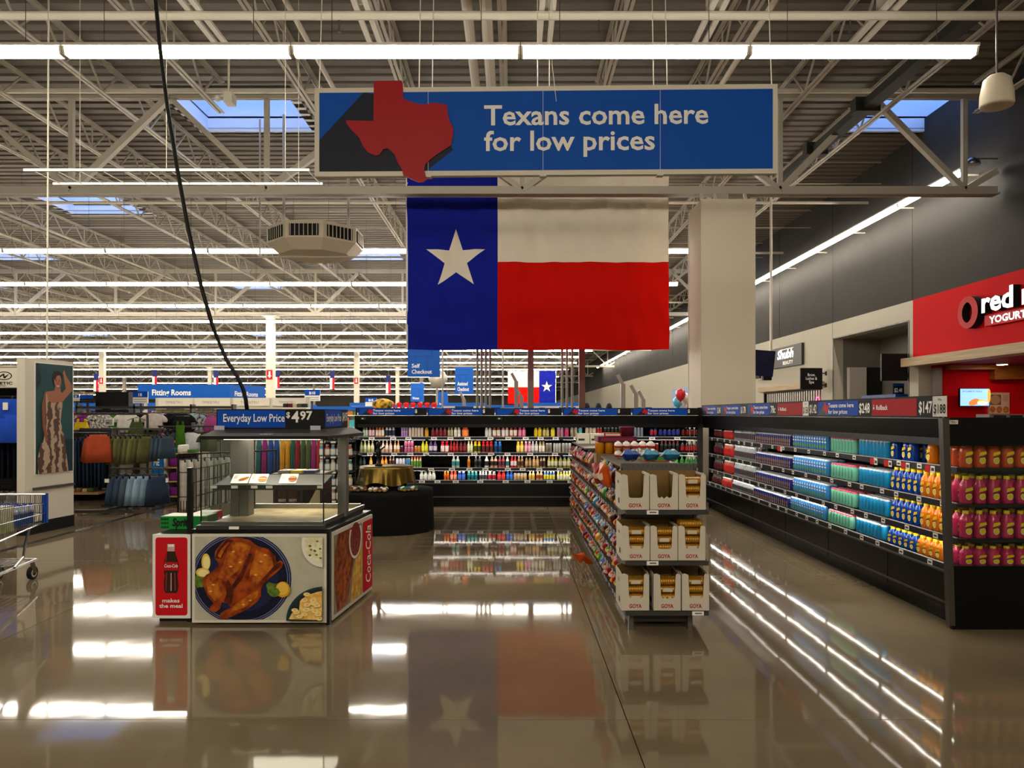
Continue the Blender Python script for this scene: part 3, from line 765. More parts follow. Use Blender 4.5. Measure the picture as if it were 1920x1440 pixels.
p.poly(bc([(150, 980), (145, 1035), (235, 1035), (230, 980)]), mat('#b01018', 0.4)).text('Coca-Cola', (150 - 78) / 228 * w_, (1342 - 1015) / 537 * h_, 0.036, TEXT_W, 0.01, w=82 / 228 * w_, shear=.25)
p.poly(bc([(160, 1050), (157, 1160), (166, 1170), (170, 1050)]), GLS).poly(bc([(210, 1050), (214, 1165), (222, 1160), (220, 1050)]), GLS).poly(bc([(160, 950), (156, 975), (166, 975), (170, 920)]), GLS)
p.poly(bc([(190, 1050), (190, 1165), (196, 1165), (196, 1050)]), LGT)
p.text('makes', w_ * .5, (1342 - 1238) / 537 * h_, 0.042, TEXT_W, 0.02, w=103 / 228 * w_, align='c').text('the meal', w_ * .5, (1342 - 1272) / 537 * h_, 0.042, TEXT_W, 0.02, w=140 / 228 * w_, align='c')
p.build('bottle_picture', pn)
MB().box(px(352, 5.74), 5.725, 0.0, px(360, 5.74), 5.765, pz(877, 5.74), BLACK).build('upright_post', E)
wg = MB(); xa = px(356, 5.76)
for i in range(13): wg.cyl((xa, 5.79 + i * 0.085, 0.83), (xa, 5.79 + i * 0.085, 1.165), 0.004, BLACK, 5)
for z in (0.83, 0.95, 1.06, 1.165): wg.cyl((xa, 5.76, z), (xa, 6.83, z), 0.005, BLACK, 5)
for z in (0.83, 0.95, 1.14): wg.cyl((xa, 5.8, z), (xa - 0.1, 5.8, z), 0.004, BLACK, 5)
for i in range(5): wg.cyl((xa - i * .022, 5.8, 0.83), (xa - i * .022, 5.8, 0.92), 0.003, BLACK, 5)
wg.build('wire_rack', E)
MB().box(xa - .01, 6.8, 0.66, xa + .01, 6.84, 1.17, BLACK).build('rear_post', E)
def soda_box(x0, x1, y0, y1, z0, z1, col, name, label, txt, small):
    t = MB(); t.box(x0, y0, z0, x1, y1, z1, mat(col, 0.45)); o = tag(t.build('soda_carton'), label, 'carton')
    p = Print((x0, y0, z0), (1, 0, 0), (0, 0, 1)); H = z1 - z0; W = x1 - x0
    if small:
        for i in range(3): p.text('mini', 0.005, H * (0.08 + 0.31 * i), H * 0.3, MATTE, 0.03, w=0.06)
    if txt: p.text(txt, W * .26, H * 0.25, H * 0.85, MATTE, 0.04, w=W * .42, shear=.15)
    else:
        for i in range(9): p.rect(W * (.04 + .105 * i), H * .15, W * (.11 + .105 * i), H * .42, PAPER); p.rect(W * (.04 + .105 * i), H * .6, W * (.11 + .105 * i), H * .8, PAPER)
    p.build('printed_side', o)
    Print((x0, y0, z1), (1, 0, 0), (0, 1, 0)).rect(0.02, 0.02, W - .02, y1 - y0 - .02, mat('#d9d4c4', 0.5)).build('printed_top', o)
soda_box(px(303, 6.0), px(303, 6.0) + 0.37, 5.98, 6.2, 0.673, 0.775, '#0f8a34', 'a', 'flat green soft drink carton with black lettering beside the black post', 'Sprite', True)
soda_box(px(362, 6.5), px(362, 6.5) + 0.21, 6.35, 6.62, 0.673, 0.745, '#b5131d', 'b', 'flat red and white soft drink carton behind the green carton', '', False)
# power cable dropping from the ceiling to the merchandiser
cab = MB(); pts = []
for x, y in ((290, -120), (292, 0), (300, 90), (314, 200), (333, 320), (353, 430), (378, 540), (398, 610), (425, 675), (447, 710), (456, 730), (461, 750), (463, 768)):
    pts.append((px(x, 6.15), 6.15, pz(y, 6.15)))
pts = [(px(289, 6.15), 6.15, 8.09)] + pts
cab.tube(pts, 0.017, mat('#141414', 0.5), 8)
tag(cab.build('power_cable', None, True), 'thick black power cable drooping from the ceiling to the hot food cabinet', 'cable')

# ================================================================== ROUND DISPLAY TABLE
tx, ty = -1.74, 10.35
T = thing('round_display_table', 'round table in a black cloth with a gold draped tier', 'table', (tx, ty, 0))
def skirt(r0, r1, z0, z1, m, amp, nf, name, n=160, sag=0.0):
    k = MB(); vs_ = []
    zs = 8
    for j in range(zs + 1):
        v = j / zs
        for i in range(n):
            t = 2 * PI * i / n; r = r0 + (r1 - r0) * v + amp * (1 - v) * (math.sin(nf * t + 0.8 * math.sin(3 * t)) + .5 * math.sin(nf * 1.9 * t + 1))
            vs_.append((r * math.cos(t), r * math.sin(t), z0 + (z1 - z0) * v - (1 - v) * sag * math.sin(5 * t + 1)))
    fs = [(j * n + i, j * n + (i + 1) % n, (j + 1) * n + (i + 1) % n, (j + 1) * n + i) for j in range(zs) for i in range(n)]
    fs.append(tuple(zs * n + i for i in range(n)))
    return k.add(vs_, fs, m).build(name, T, True)
skirt(0.655, 0.64, 0.004, 0.56, mat('#070808', 0.85), 0.006, 26, 'black_tablecloth')
MB().cyl((0, 0, 0), (0, 0, 0.86), 0.28, MATTE, 24).build('riser', T)
GOLD = mat('#6f5a22', 0.3, 0.75, bump=0.35, scale=14)
skirt(0.40, 0.36, 0.645, 0.873, GOLD, 0.014, 13, 'gold_cloth', sag=0.025)
fg = MB(); fg.lathe([(0.05, 0), (0.055, 0.02), (0.02, 0.04), (0.025, 0.12), (0.04, 0.17), (0.03, 0.22), (0.02, 0.25), (0.032, 0.28), (0.03, 0.32), (0.005, 0.34)], BLACK, 10)
fg.bar((0.0, 0, 0.2), (0.09, 0, 0.27), 0.02, 0.02, BLACK); fg.bar((0, 0, .2), (-.08, 0, .13), .02, .02, BLACK)
tag(fg.build('figurine', None, True, (tx - 0.1, ty - .05, 0.874)), 'slim black figurine standing on the gold cloth tier', 'figurine')
for k_, (a, lab) in enumerate(((-128, 'clear tray of cupcakes under the gold cloth beside the glass cabinet'), (-92, 'clear tray of white topped cupcakes at the front of the black table'), (-48, 'clear tray of green and blue topped cupcakes on the black table'))):
    t = math.radians(a); c = thing('cupcake_tray', lab, 'cupcakes', (tx + 0.525 * math.cos(t), ty + 0.525 * math.sin(t), 0.564), t + PI / 2)
    MB().box(-.13, -.09, 0, .13, .09, .008, TINT).build('tray', c)
    lid = MB(); lid.hexa([(-.13, -.09, .008), (.13, -.09, .008), (.13, .09, .008), (-.13, .09, .008)], [(-.11, -.075, .075), (.11, -.075, .075), (.11, .075, .075), (-.11, .075, .075)], GLASS); lid.build('lid', c)
    cols = [['#2d3e63', '#b33a2a', '#e9e2d2'], ['#efe9df', '#efe9df', '#7a2a2a'], ['#2c6a42', '#39568f', '#e9e6dd']][k_]
    for i in range(4):
        for j in range(3):
            m = MB(); m.lathe([(0.02, 0.009), (0.028, 0.035)], mat('#c49a5c', 0.7), 8); m.lathe([(0.03, 0.036), (0.026, 0.05), (0.008, 0.064)], mat(cols[(i + j * 2) % 3], 0.6), 8)
            m.build('cupcake', c, True, (-.093 + i * .062, -.058 + j * .058, 0))

# ================================================================== OPEN COOLERS
SZ = [1.19, 0.92, 0.66, 0.45]          # shelf heights, top to deck
GLOSS = mat('#060607', 0.3, spec=.25); INNER = mat('#101012', 0.45)
def led(L, y0, z, parent):
    # one downward lens per shelf module
    n = max(1, round(L / 1.22)); st_ = (L - .1) / n
    for i in range(n):
        a, b_ = .05 + i * st_ + .03, .05 + (i + 1) * st_ - .03
        MB().add([(a, y0, z), (a, y0 + .012, z), (b_, y0 + .012, z), (b_, y0, z)], [(0, 1, 2, 3)], LED).build('led_strip', parent)
    MB().box(.05, y0, z + .001, L - .05, y0 + .014, z + (.03 if z < 1.3 else .045), STEEL).build('led_profile', parent)
def cooler(name, label, L, loc, rz, module, tagm):
    t = thing(name, label, 'cooler', loc, rz)
    MB().box(0, 0.07, 0, L, 1.0, 0.11, BLACK).build('plinth', t)
    b = MB(); b.box(0, 0.0, 0.11, L, 1.08, 0.40, GLOSS); body = b.build('base', t)
    MB().box(0, -0.012, 0.165, L, 0.0, 0.18, STEEL).build('bumper_strip', t)
    MB().box(0, -0.006, 0.395, L, 0.06, 0.41, STEEL).build('front_trim', t)
    MB().box(0, 0.98, 0.40, L, 1.08, 1.415, INNER).build('back_panel', t)
    c = MB(); c.hexa([(0, -0.06, 1.415), (L, -0.06, 1.415), (L, 1.08, 1.415), (0, 1.08, 1.415)], [(0, -0.08, 1.56), (L, -0.08, 1.56), (L, 1.08, 1.56), (0, 1.08, 1.56)], GLOSS)
    can = c.build('canopy', t)
    MB().box(0.03, -.06, 1.36, L - .03, -.045, 1.42, GLOSS).build('valance', can)
    led(L, -.04, 1.372, can)
    x = module
    while x < L - .2:
        MB().box(x - 0.004, -0.003, 0.12, x + 0.004, 0.0, 0.40, MATTE).build('panel_joint', t); x += module
    for k, z in enumerate(SZ):
        y0 = 0.05 if k < 3 else 0.02
        s_ = MB(); s_.box(0.02, y0, z - 0.025, L - 0.02, 0.97, z, mat('#1a1a1c', 0.4)); s_.box(0.02, y0 - 0.008, z - 0.045, L - .02, y0, z + 0.004, mat('#24242a', 0.35))
        sh_ = s_.build('shelf', t)
        MB().box(0.03, y0 - .01, z + 0.004, L - .03, y0 + .004, z + 0.01, mat('#c8c8c8', 0.2)).build('product_stop', sh_)
        if k < 3: led(L, y0 + .002, z - .046, sh_)
        x = 0.12 + RND.random() * .1
        while x < L - .1:
            Print((x, y0 - .0085, z - 0.043), (1, 0, 0), (0, 0, 1)).rect(0, 0.004, tagm, 0.044, PAPER).rect(tagm * .18, 0.016, tagm * .8, 0.03, DGREY).build('price_tag', sh_)
            x += 0.24 + RND.random() * .2
    return t
BC0 = px(668, 12.75); BCL = 3.2 - BC0
bc = cooler('drinks_cooler', 'long black open drinks cooler across the back under a blue slogan strip', BCL, (BC0, 12.75, 0), 0, 1.27, 0.1)
RC_Y = 12.62; RCL = RC_Y - 5.56
rc = cooler('drinks_cooler', 'long black open drinks cooler along the side aisle with red and blue price strip', RCL, (3.28, RC_Y, 0), -PI / 2, 1.22, 0.07)
MB().box(BCL - .02, 0.0, 0.0, BCL + .06, 0.06, 1.7, mat('#2b2a28', 0.4)).build('corner_post', bc)
MB().box(-0.03, 0.0, 0.0, 0.0, 1.08, 1.56, GLOSS).build('end_panel', bc)
MB().box(-0.025, 0.05, 0.0, 0.0, 1.08, 1.56, GLOSS).build('end_panel', rc)
# header of the back cooler
hd = MB(); hd.box(0, -0.06, 1.565, BCL, 0.0, 1.69, mat('#161516', 0.6, spec=.15)); h1 = hd.build('header', bc)
def slogan(w, h, o, U, parent, name='slogan_panel', texoff=0.36, tw=0.55, dollar=None):
    p = Print(o, U, (0, 0, 1))
    p.rect(0, 0, w, h, SIGNBLUE)
    tx_ = w * texoff
    p.poly([(max(0, tx_ - h * 1.35), 0), (tx_, 0), (tx_ + h * .3, h * .25), (tx_, h * .9), (tx_ - h * .25, h)], SHADOWBLUE)
    p.poly(texas(h * .86 / 572, tx_ - h * .05, h * .5), RED)
    p.text('Texans come here', tx_ + h * .42, h * .56, h * .42, TEXT_W, .02, w=w * tw).text('for low prices', tx_ + h * .42, h * .12, h * .42, TEXT_W, .02, w=w * tw * .77)
    return p.build(name, parent)
for a, b_, off in ((674, 777, .2), (804, 904, .38), (931, 1026, .4), (1057, 1157, .22), (1187, 1288, .22)):
    X, X2 = px(a, 12.7) - BC0, px(b_, 12.7) - BC0
    slogan(X2 - X, 0.108, (X, -0.0605, 1.572), (1, 0, 0), h1, texoff=off, tw=.5)
    Print((X2, -0.0605, 1.572), (1, 0, 0), (0, 0, 1)).text('$', 0.01, 0.04, 0.08, TEXT_W, .02).build('price_numeral', h1)
    Print((X - 0.035, -0.0605, 1.572), (1, 0, 0), (0, 0, 1)).rect(0, 0.0, 0.018, 0.04, PAPER).rect(0, 0.05, 0.018, 0.1, SIGNBLUE).build('strip_tag', h1)
for a in (676, 932): Print((px(a, 12.67) - BC0, -0.0805, 1.49), (1, 0, 0), (0, 0, 1)).rect(0, 0, .09, .04, mat('#22331f', 0.4)).rect(0.02, 0.012, .05, .03, mat('#9fc79a', 0.4)).build('thermometer', bc)
# header of the side cooler (local x runs towards the entrance)
hd = MB(); hd.box(0.05, -0.085, 1.565, RCL - .02, -0.03, 1.735, mat('#161516', 0.6, spec=.15)); h2 = hd.build('header', rc)
def hx_(p_): return RC_Y - 1400 * 3.195 / (p_ - 960)
HZ = 1.58; HH = 0.14; hy = -0.0855
for a, b_ in ((1319, 1344), (1353, 1388), (1402, 1444), (1534, 1609)):
    slogan(hx_(b_) - hx_(a), HH, (hx_(a), hy, HZ), (1, 0, 0), h2, texoff=.22, tw=.62)
def numeral(txt, a, b_, m=TEXT_W):
    Print((hx_(a), hy, HZ), (1, 0, 0), (0, 0, 1)).text(txt, 0, 0.025, 0.125, m, .02, w=hx_(b_) - hx_(a)).build('price_numeral', h2)
numeral('$2.48', 1345, 1351); numeral('$1.78', 1389, 1398); numeral('78c', 1445, 1454)
numeral('$1.42', 1518, 1531); numeral('$248', 1611, 1631); numeral('$147', 1723, 1748)
for a, b_ in ((1458, 1505), (1635, 1719)):
    W = hx_(b_) - hx_(a); p = Print((hx_(a), hy, HZ), (1, 0, 0), (0, 0, 1)); p.rect(0, 0, W, HH, mat('#a3101c', 0.6, spec=.12)).text('Rollback', W * .11, HH * .36, HH * .42, TEXT_W, .015, w=W * .27)
    p.poly([(W * .03, HH * .5), (W * .05, HH * .35), (W * .07, HH * .5), (W * .055, HH * .5), (W * .055, HH * .7), (W * .045, HH * .7), (W * .045, HH * .5)], TEXT_W); p.build('rollback_panel', h2)
for a, b_, tx_ in ((1506, 1517, '$158'), (1750, 1777, '$188')):
    W = hx_(b_) - hx_(a); p = Print((hx_(a), hy - .004, HZ - .005), (1, 0, 0), (0, 0, 1)); p.rect(0, 0, W, HH * 1.1, PAPER).text('Was', W * .5, HH * .85, HH * .2, DGREY, .01, align='c').text(tx_, W * .08, HH * .18, HH * .7, MATTE, .015, w=W * .84); p.build('was_price_card', h2)
# glazed end of the side cooler
ep = MB(); xe0, xe1 = RCL, RCL + 0.035
for z0, z1 in ((0.0, 0.47), (1.36, 1.56)): ep.box(xe0, -0.03, z0, xe1, 1.1, z1, GLOSS)
ep.box(xe0, 0.98, .47, xe1, 1.1, 1.36, GLOSS)
MB().box(xe0, -0.02, 0.0, xe1, 1.1, 0.47, GLOSS).build('end_panel', rc)
MB().box(xe0, -0.08, 1.36, xe1, 1.1, 1.57, GLOSS).build('end_panel', rc)
MB().box(xe0, 1.0, 0.47, xe1, 1.1, 1.36, GLOSS).build('end_panel', rc)
MB().box(xe0 + .012, 0.0, 0.47, xe0 + .02, 1.0, 1.36, GLASS).build('end_glass', rc)
MB().hexa([(xe0 - .01, -0.045, 0.03), (xe1 + .01, -0.045, 0.03), (xe1 + .01, -0.005, 0.03), (xe0 - .01, -0.005, 0.03)], [(xe0 - .01, -0.1, 1.565), (xe1 + .01, -0.1, 1.565), (xe1 + .01, -0.05, 1.565), (xe0 - .01, -0.05, 1.565)], mat('#4a4744', 0.35, 0.4)).build('end_post', rc)
Print((xe1, -0.05, 1.52), (0, 1, 0), (0, 0, 1)).rect(0, 0, 0.07, 0.03, OFFWHITE).text('TRU', 0.01, .006, .025, MATTE, .02).build('unit_tag', rc)
for i, a in enumerate((1632, 1658, 1690, 1735)):      # red flags on the top shelf
    xx = RC_Y - 1400 * 3.32 / (a - 960)
    p = Print((xx, 0.038, 1.13), (1, 0, 0), (0, 0, 1)); p.rect(0, 0, .075, .055, RED).rect(.08, 0, .14, .055, PAPER).rect(.09, .015, .13, .04, DGREY); p.build('sale_tag', rc)
xx = RC_Y - 1400 * 3.32 / (1458 - 960)
Print((xx, 0.038, 1.13), (1, 0, 0), (0, 0, 1)).rect(0, 0, .1, .06, RED).rect(.105, 0, .16, .06, PAPER).build('sale_tag', rc)

# ------------------------------------------------------------------ containers
PROTO = {}
SILV = mat('#b9bcc0', 0.3, 0.8)
def can_mesh(h, r, body, top=None):
    k = ('can', h, r, body, top)
    if k not in PROTO:
        m = mat(body, 0.3); tm = mat(top, 0.35) if top else SILV
        PROTO[k] = MB().lathe([(r * .8, 0, SILV), (r, .012, m), (r, h - .016, tm), (r * .84, h - .002, tm), (r * .84, h, SILV)], m, 12).mesh('drink_can', True)
    return PROTO[k]
def bottle_mesh(h, r, body, label, cap, shape=0):
    k = ('bot', h, r, body, label, cap, shape)
    if k not in PROTO:
        B_, L_, C2 = mat(body, 0.18), mat(label, 0.4), mat(cap, 0.4)
        if shape == 0: pr = [(r * .85, 0, B_), (r, .012, B_), (r, h * .2, L_), (r, h * .58, B_), (r * .95, h * .66, B_), (r * .45, h * .84, B_), (r * .4, h * .88, C2), (r * .46, h * .9, C2), (r * .46, h * .99, C2)]
        elif shape == 1: pr = [(r * .85, 0, B_), (r, .012, B_), (r, h * .12, L_), (r, h * .6, B_), (r * .8, h * .7, B_), (r * .62, h * .84, C2), (r * .7, h * .86, C2), (r * .7, h * .98, C2)]      # wide mouth juice
        else: pr = [(r * .85, 0, B_), (r, .012, B_), (r, h * .3, L_), (r * .93, h * .5, L_), (r * .8, h * .62, B_), (r * .42, h * .8, B_), (r * .36, h * .92, C2), (r * .4, h * .92, C2), (r * .4, h, C2)]
        PROTO[k] = MB().lathe(pr, B_, 10).mesh('drink_bottle', True)
    return PROTO[k]
SHELF_NAME = ['top shelf', 'second shelf', 'third shelf', 'bottom shelf']
# back cooler stock: photo x-range, count, what, colours, height
SPEC = [
 [(680, 690, 2, 'b1', '#7fae5a', '#dfe9d6', '#3d7fd0'), (691, 703, 2, 'b1', '#8c1f3a', '#e6c7cf', '#3d7fd0'), (704, 721, 3, 'b1', '#d9702a', '#f1dfcf', '#4a8ad2'), (722, 741, 3, 'b1', '#c9ccd8', '#2b3246', '#4a8ad2'),
  (752, 765, 3, 'cs', '#b58ad0'), (766, 794, 5, 'c', '#e2cdb8'), (796, 804, 1, 'b1', '#d98a14', '#e8b23a', '#d98a14'), (808, 838, 4, 'b1', '#5a1016', '#8c2a30', '#5a1016'), (839, 850, 2, 'b1', '#8a8a4c', '#c9c79a', '#d9d9c9'),
  (851, 864, 2, 'b1', '#d8d2b8', '#f0ece0', '#efefef'), (865, 880, 1, 'j', '#e0592a', '#f08a4a', '#e8e2da'), (909, 922, 2, 'b0', '#e6e2da', '#f4f2ee', '#f2f2f2'), (923, 939, 2, 'b1', '#a4501c', '#efe6dc', '#c96a2a'), (940, 954, 2, 'b1', '#d9a8a0', '#f2e8e6', '#f0f0f0'),
  (955, 970, 2, 'b1', '#a83a24', '#efd9cf', '#d8d0c8'), (971, 986, 2, 'b1', '#d83a78', '#f08ab0', '#f2c9d8'), (1001, 1016, 2, 'b1', '#e2b800', '#f0d020', '#f4f0e0'), (1017, 1030, 2, 'b1', '#a88a1e', '#d8c878', '#e6d890'), (1032, 1041, 1, 'b1', '#e6c400', '#f0d82a', '#d9b800'),
  (1044, 1057, 2, 'c', '#c98aa8'), (1058, 1067, 1, 'c', '#d8487a'), (1069, 1083, 2, 'c', '#b8a88a'), (1084, 1092, 1, 'c', '#5ac0d8'), (1097, 1118, 3, 'c', '#e0c8b0'), (1119, 1129, 2, 'c', '#c8323a'), (1131, 1172, 6, 'c', '#1c2a1c'),
  (1175, 1187, 2, 'c', '#28508a'), (1188, 1206, 3, 'c', '#8a92a4'), (1218, 1232, 2, 'b0', '#1c2668', '#b02838', '#d8d8e8'), (1234, 1275, 5, 'b0', '#17121c', '#2a3a9a', '#4a3ac0'), (1277, 1310, 4, 'b0', '#1a0d0c', '#7a1a1c', '#2a1a1a')],
 [(674, 702, 4, 'b2', '#c8cc8a', '#e2e0b8', '#e9e6df'), (708, 736, 4, 'b2', '#e2b8a0', '#f0e2da', '#e9e6df'), (738, 750, 2, 'b2', '#d8a04a', '#f0e8e0', '#e9e6df'), (751, 757, 1, 'cl', '#5a1a34'), (758, 776, 3, 'cs', '#d86a92'), (777, 789, 2, 'cl', '#d88a34'),
  (790, 803, 2, 'b0', '#d8d020', '#f0f04a', '#e8e22a'), (804, 820, 2, 'b0', '#4a2a68', '#d8cfe2', '#5a3a7a'), (826, 842, 2, 'b1', '#b01a22', '#f0d8d4', '#c8202a'), (843, 860, 3, 'b0', '#8a1218', '#c83a3a', '#a8161e'), (861, 875, 2, 'b0', '#5a1016', '#8a3a3a', '#2a1214'), (876, 887, 2, 'b0', '#d8d8a0', '#f0eed0', '#eee8c8'),
  (888, 902, 2, 'b1', '#d8c81a', '#4a4a1a', '#e89a1a'), (903, 925, 3, 'b1', '#c8141e', '#5a2a2a', '#e0242c'), (926, 941, 2, 'b1', '#1a6ac0', '#1a3a6a', '#3a8ad8'), (968, 982, 2, 'b1', '#e8b82a', '#f0d878', '#e8c24a'), (983, 996, 2, 'b1', '#e07a9a', '#f0b0c4', '#f0d0da'), (996, 1009, 2, 'b0', '#b0b0a8', '#e0e0da', '#e8e8e4'),
  (1010, 1022, 2, 'b1', '#b8a07a', '#e8e2d4', '#8a7a5a'), (1023, 1035, 2, 'c', '#8a7e70'), (1037, 1052, 3, 'c', '#b8b8b0'), (1053, 1071, 3, 'c', '#9a9a94'), (1190, 1216, 4, 'c', '#d0cac0'), (1218, 1235, 3, 'c', '#7a1a1a'), (1237, 1274, 5, 'b0', '#120a0a', '#1c1414', '#b01a1e'), (1275, 1310, 4, 'b0', '#160a0a', '#a01a20', '#241414')],
 [(673, 686, 2, 'b2', '#2a3438', '#4a565a', '#20282a'), (692, 699, 1, 'b2', '#d8962a', '#e8b85a', '#c88a2a'), (706, 713, 1, 'b2', '#d8481a', '#e87a3a', '#c8501a'), (714, 727, 2, 'b2', '#d87a1a', '#f0a83a', '#c86a1a'), (729, 741, 2, 'b2', '#a89a8a', '#5a2a24', '#e0d8cc'), (742, 760, 3, 'c', '#c8ccd8'), (761, 769, 2, 'c', '#4a8ac8'), (770, 791, 4, 'b1', '#c8b88a', '#5a8a3a', '#c83a2a'),
  (847, 862, 2, 'b0', '#b8c0b8', '#3a8a8a', '#d0d4cc'), (876, 882, 1, 'b0', '#c88a2a', '#b8621a', '#e8e0d4'), (889, 903, 2, 'b0', '#4a4e50', '#1c1e20', '#b8bcc0'), (908, 917, 1, 'b0', '#d8d8d4', '#2a2a2a', '#e8e8e4'), (919, 933, 2, 'b0', '#e0b89a', '#3a2a24', '#f0ece6'), (934, 947, 2, 'b0', '#c84a5a', '#5a3a44', '#b0d8dc'), (948, 955, 1, 'b0', '#d8d8d4', '#3a6a6a', '#e8e8e4'),
  (957, 969, 2, 'b0', '#c82a34', '#e8d8d8', '#d03a40'), (970, 982, 2, 'b0', '#a87a4a', '#5a3a24', '#e0d0b8'), (984, 997, 2, 'b0', '#8a6a44', '#b89a6a', '#1c1a18'), (998, 1011, 2, 'b0', '#a8824a', '#d0b080', '#d8cfc0'), (1012, 1023, 2, 'b1', '#c0a078', '#4a3424', '#241c18'), (1026, 1046, 3, 'b0', '#8a8a1c', '#d8d4b8', '#d8403a'), (1047, 1070, 3, 'b0', '#8a841a', '#c8c8b0', '#3a6ab8'),
  (1240, 1272, 4, 'b0', '#1f8a2a', '#3aa83a', '#e8f0e0'), (1274, 1310, 4, 'b0', '#14501c', '#2a8a34', '#2a9a3a')],
 [(787, 817, 4, 'b1', '#c8ccc4', '#e4e6e0', '#6a7a6a'), (832, 843, 2, 'b1', '#d87a1a', '#c8501a', '#e0a03a'), (844, 857, 2, 'b1', '#e0502a', '#f0a88a', '#d8402a'), (858, 873, 2, 'b1', '#1a4ab8', '#4a7ad8', '#e8ecf4'), (876, 896, 3, 'b1', '#3aa8a8', '#1a6a78', '#8ad0c0'), (898, 914, 3, 'b1', '#d8d8d8', '#4a4a4c', '#e8e8e8'), (915, 930, 2, 'b1', '#d8c8c8', '#b82a3a', '#e8e8e8'), (932, 948, 2, 'b1', '#c81a24', '#e84a4a', '#5a1418'), (949, 962, 2, 'b1', '#1a5ac0', '#3a7ad8', '#1a3a6a'),
  (963, 988, 4, 'cl', '#d8b88a'), (991, 1003, 2, 'b0', '#e0c890', '#e8b83a', '#f0e8d8'), (1005, 1018, 2, 'b0', '#d0a878', '#a84a2a', '#e8dcc8'), (1019, 1041, 4, 'b1', '#4a8ad0', '#e8d83a', '#e8e8e4'), (1044, 1071, 5, 'b1', '#e0d84a', '#f0f0d8', '#e8e8e0'), (1190, 1306, 12, 'b0', '#2a6a34', '#c8d0c8', '#c83a2a')],
]
NAMES = {}
def colour_name(h):
    r, g, b_ = (int(h[i:i + 2], 16) for i in (1, 3, 5)); mx, mn = max(r, g, b_), min(r, g, b_)
    if mx < 60: return 'black'
    s_ = (mx - mn) / mx
    if s_ < .16: return 'silver grey' if mx < 190 else 'white'
    hue = (60 * ((g - b_) / (mx - mn)) if mx == r else 60 * (2 + (b_ - r) / (mx - mn)) if mx == g else 60 * (4 + (r - g) / (mx - mn))) % 360
    base = ('red' if hue < 14 else 'orange' if hue < 34 else 'amber' if hue < 45 else 'yellow' if hue < 66 else 'green' if hue < 165 else 'teal' if hue < 195 else 'blue' if hue < 250 else 'purple' if hue < 300 else 'pink' if hue < 345 else 'red')
    if base in ('orange', 'amber') and mx < 150: base = 'brown'
    return ('dark ' if mx < 110 else 'pale ' if s_ < .4 else '') + base
taken = {}
def unique_phrase(ph, alt):
    if taken.setdefault(ph, alt) != alt: ph = ph + ' beside ' + alt
    return ph
for k, row in enumerate(SPEC):
    prev = None
    for it in row:
        a, b_, n, kind = it[:4]; cols = it[4:]
        Y = 12.75 + (0.05 if k < 3 else 0.02) + 0.075; z = SZ[k] + 0.001
        cn = colour_name(cols[0]) + (' bottle with a %s cap' % colour_name(cols[2]) if kind[0] == 'b' else ' wide jug' if kind == 'j' else ' can')
        if kind[0] == 'b' and kind != 'b0': cn = cn.replace('bottle', 'stubby bottle' if kind == 'b1' else 'slender bottle')
        label = cn + ' on the %s, back cooler' % SHELF_NAME[k]
        key = (cn, k)
        if key in taken and taken[key] != it: label = cn.split(' with')[0] + ' next to %ss on the %s' % (prev, SHELF_NAME[k])
        taken.setdefault(key, it)
        prev = cn.split(' with')[0]
        step = (b_ - a) / n
        for i in range(n):
            r = min(0.5 * step * Y / 1400 * 0.93, 0.062); x = px(a + step * (i + .5), Y)
            hmax = 0.2 if k < 3 else 0.155
            nm = {'0': 'drink_bottle', '1': 'juice_bottle', '2': 'tea_bottle', 'j': 'juice_jug'}[kind[-1]] if kind[0] in 'bj' else 'drink_can'
            if kind == 'c': me = can_mesh(.165, round(r, 3), cols[0]); hh = .165
            elif kind == 'cl': me = can_mesh(.12, round(r, 3), cols[0]); hh = .12
            elif kind == 'cs': me = can_mesh(.1, round(r, 3), cols[0]); hh = .1
            elif kind == 'j': me = bottle_mesh(.2, round(r, 3), *cols, 1)
            else: me = bottle_mesh(hmax if kind != 'b2' else .205, round(r, 3), *cols, int(kind[1]))
            o = link(nm, me, None, (x, Y, z)); tag(o, label, 'can' if nm == 'drink_can' else 'bottle', cn.split(' with')[0] + 's in the back cooler')
            if kind == 'cs': tag(link(nm, me, None, (x, Y, z + .1005)), label, 'can', cn + 's in the back cooler')
# ------------------------------------------------------------------ side cooler stock
def big_bottle(body, label_c, cap, h=.207, r=.0385, printm='#e8c81a', face='x', name='lemonade_bottle'):
    B_ = mat(body, 0.15)
    o = link(name, MB().lathe([(r * .9, 0), (r, .012), (r, h * .62), (r * .9, h * .72), (r * .5, h * .86), (r * .5, h * .9)], B_, 12, sq=.45).mesh('bottle_body', True))
    c = link('cap', MB().lathe([(r * .56, h * .88), (r * .56, h)], mat(cap, 0.4), 10).mesh('cap'), o)
    Uv, ov = ((0, -1, 0), (-r * 1.03, r, 0)) if face == 'x' else ((1, 0, 0), (-r, -r * 1.03, 0))
    p = Print(ov, Uv, (0, 0, 1), 0.0012); 
    p.poly([(.012, h * .42), (.07, h * .5), (.068, h * .6), (.02, h * .56)], mat(printm, 0.4)); p.ell(r, h * .27, r * .62, h * .13, mat(label_c, 0.4), 14); p.ell(r * 1.05, h * .27, r * .5, h * .09, mat(printm, 0.4), 12); p.poly([(.015, h * .36), (.06, h * .4), (.06, h * .43), (.015, h * .39)], MATTE)
    p.build('label_print', o)
    return o
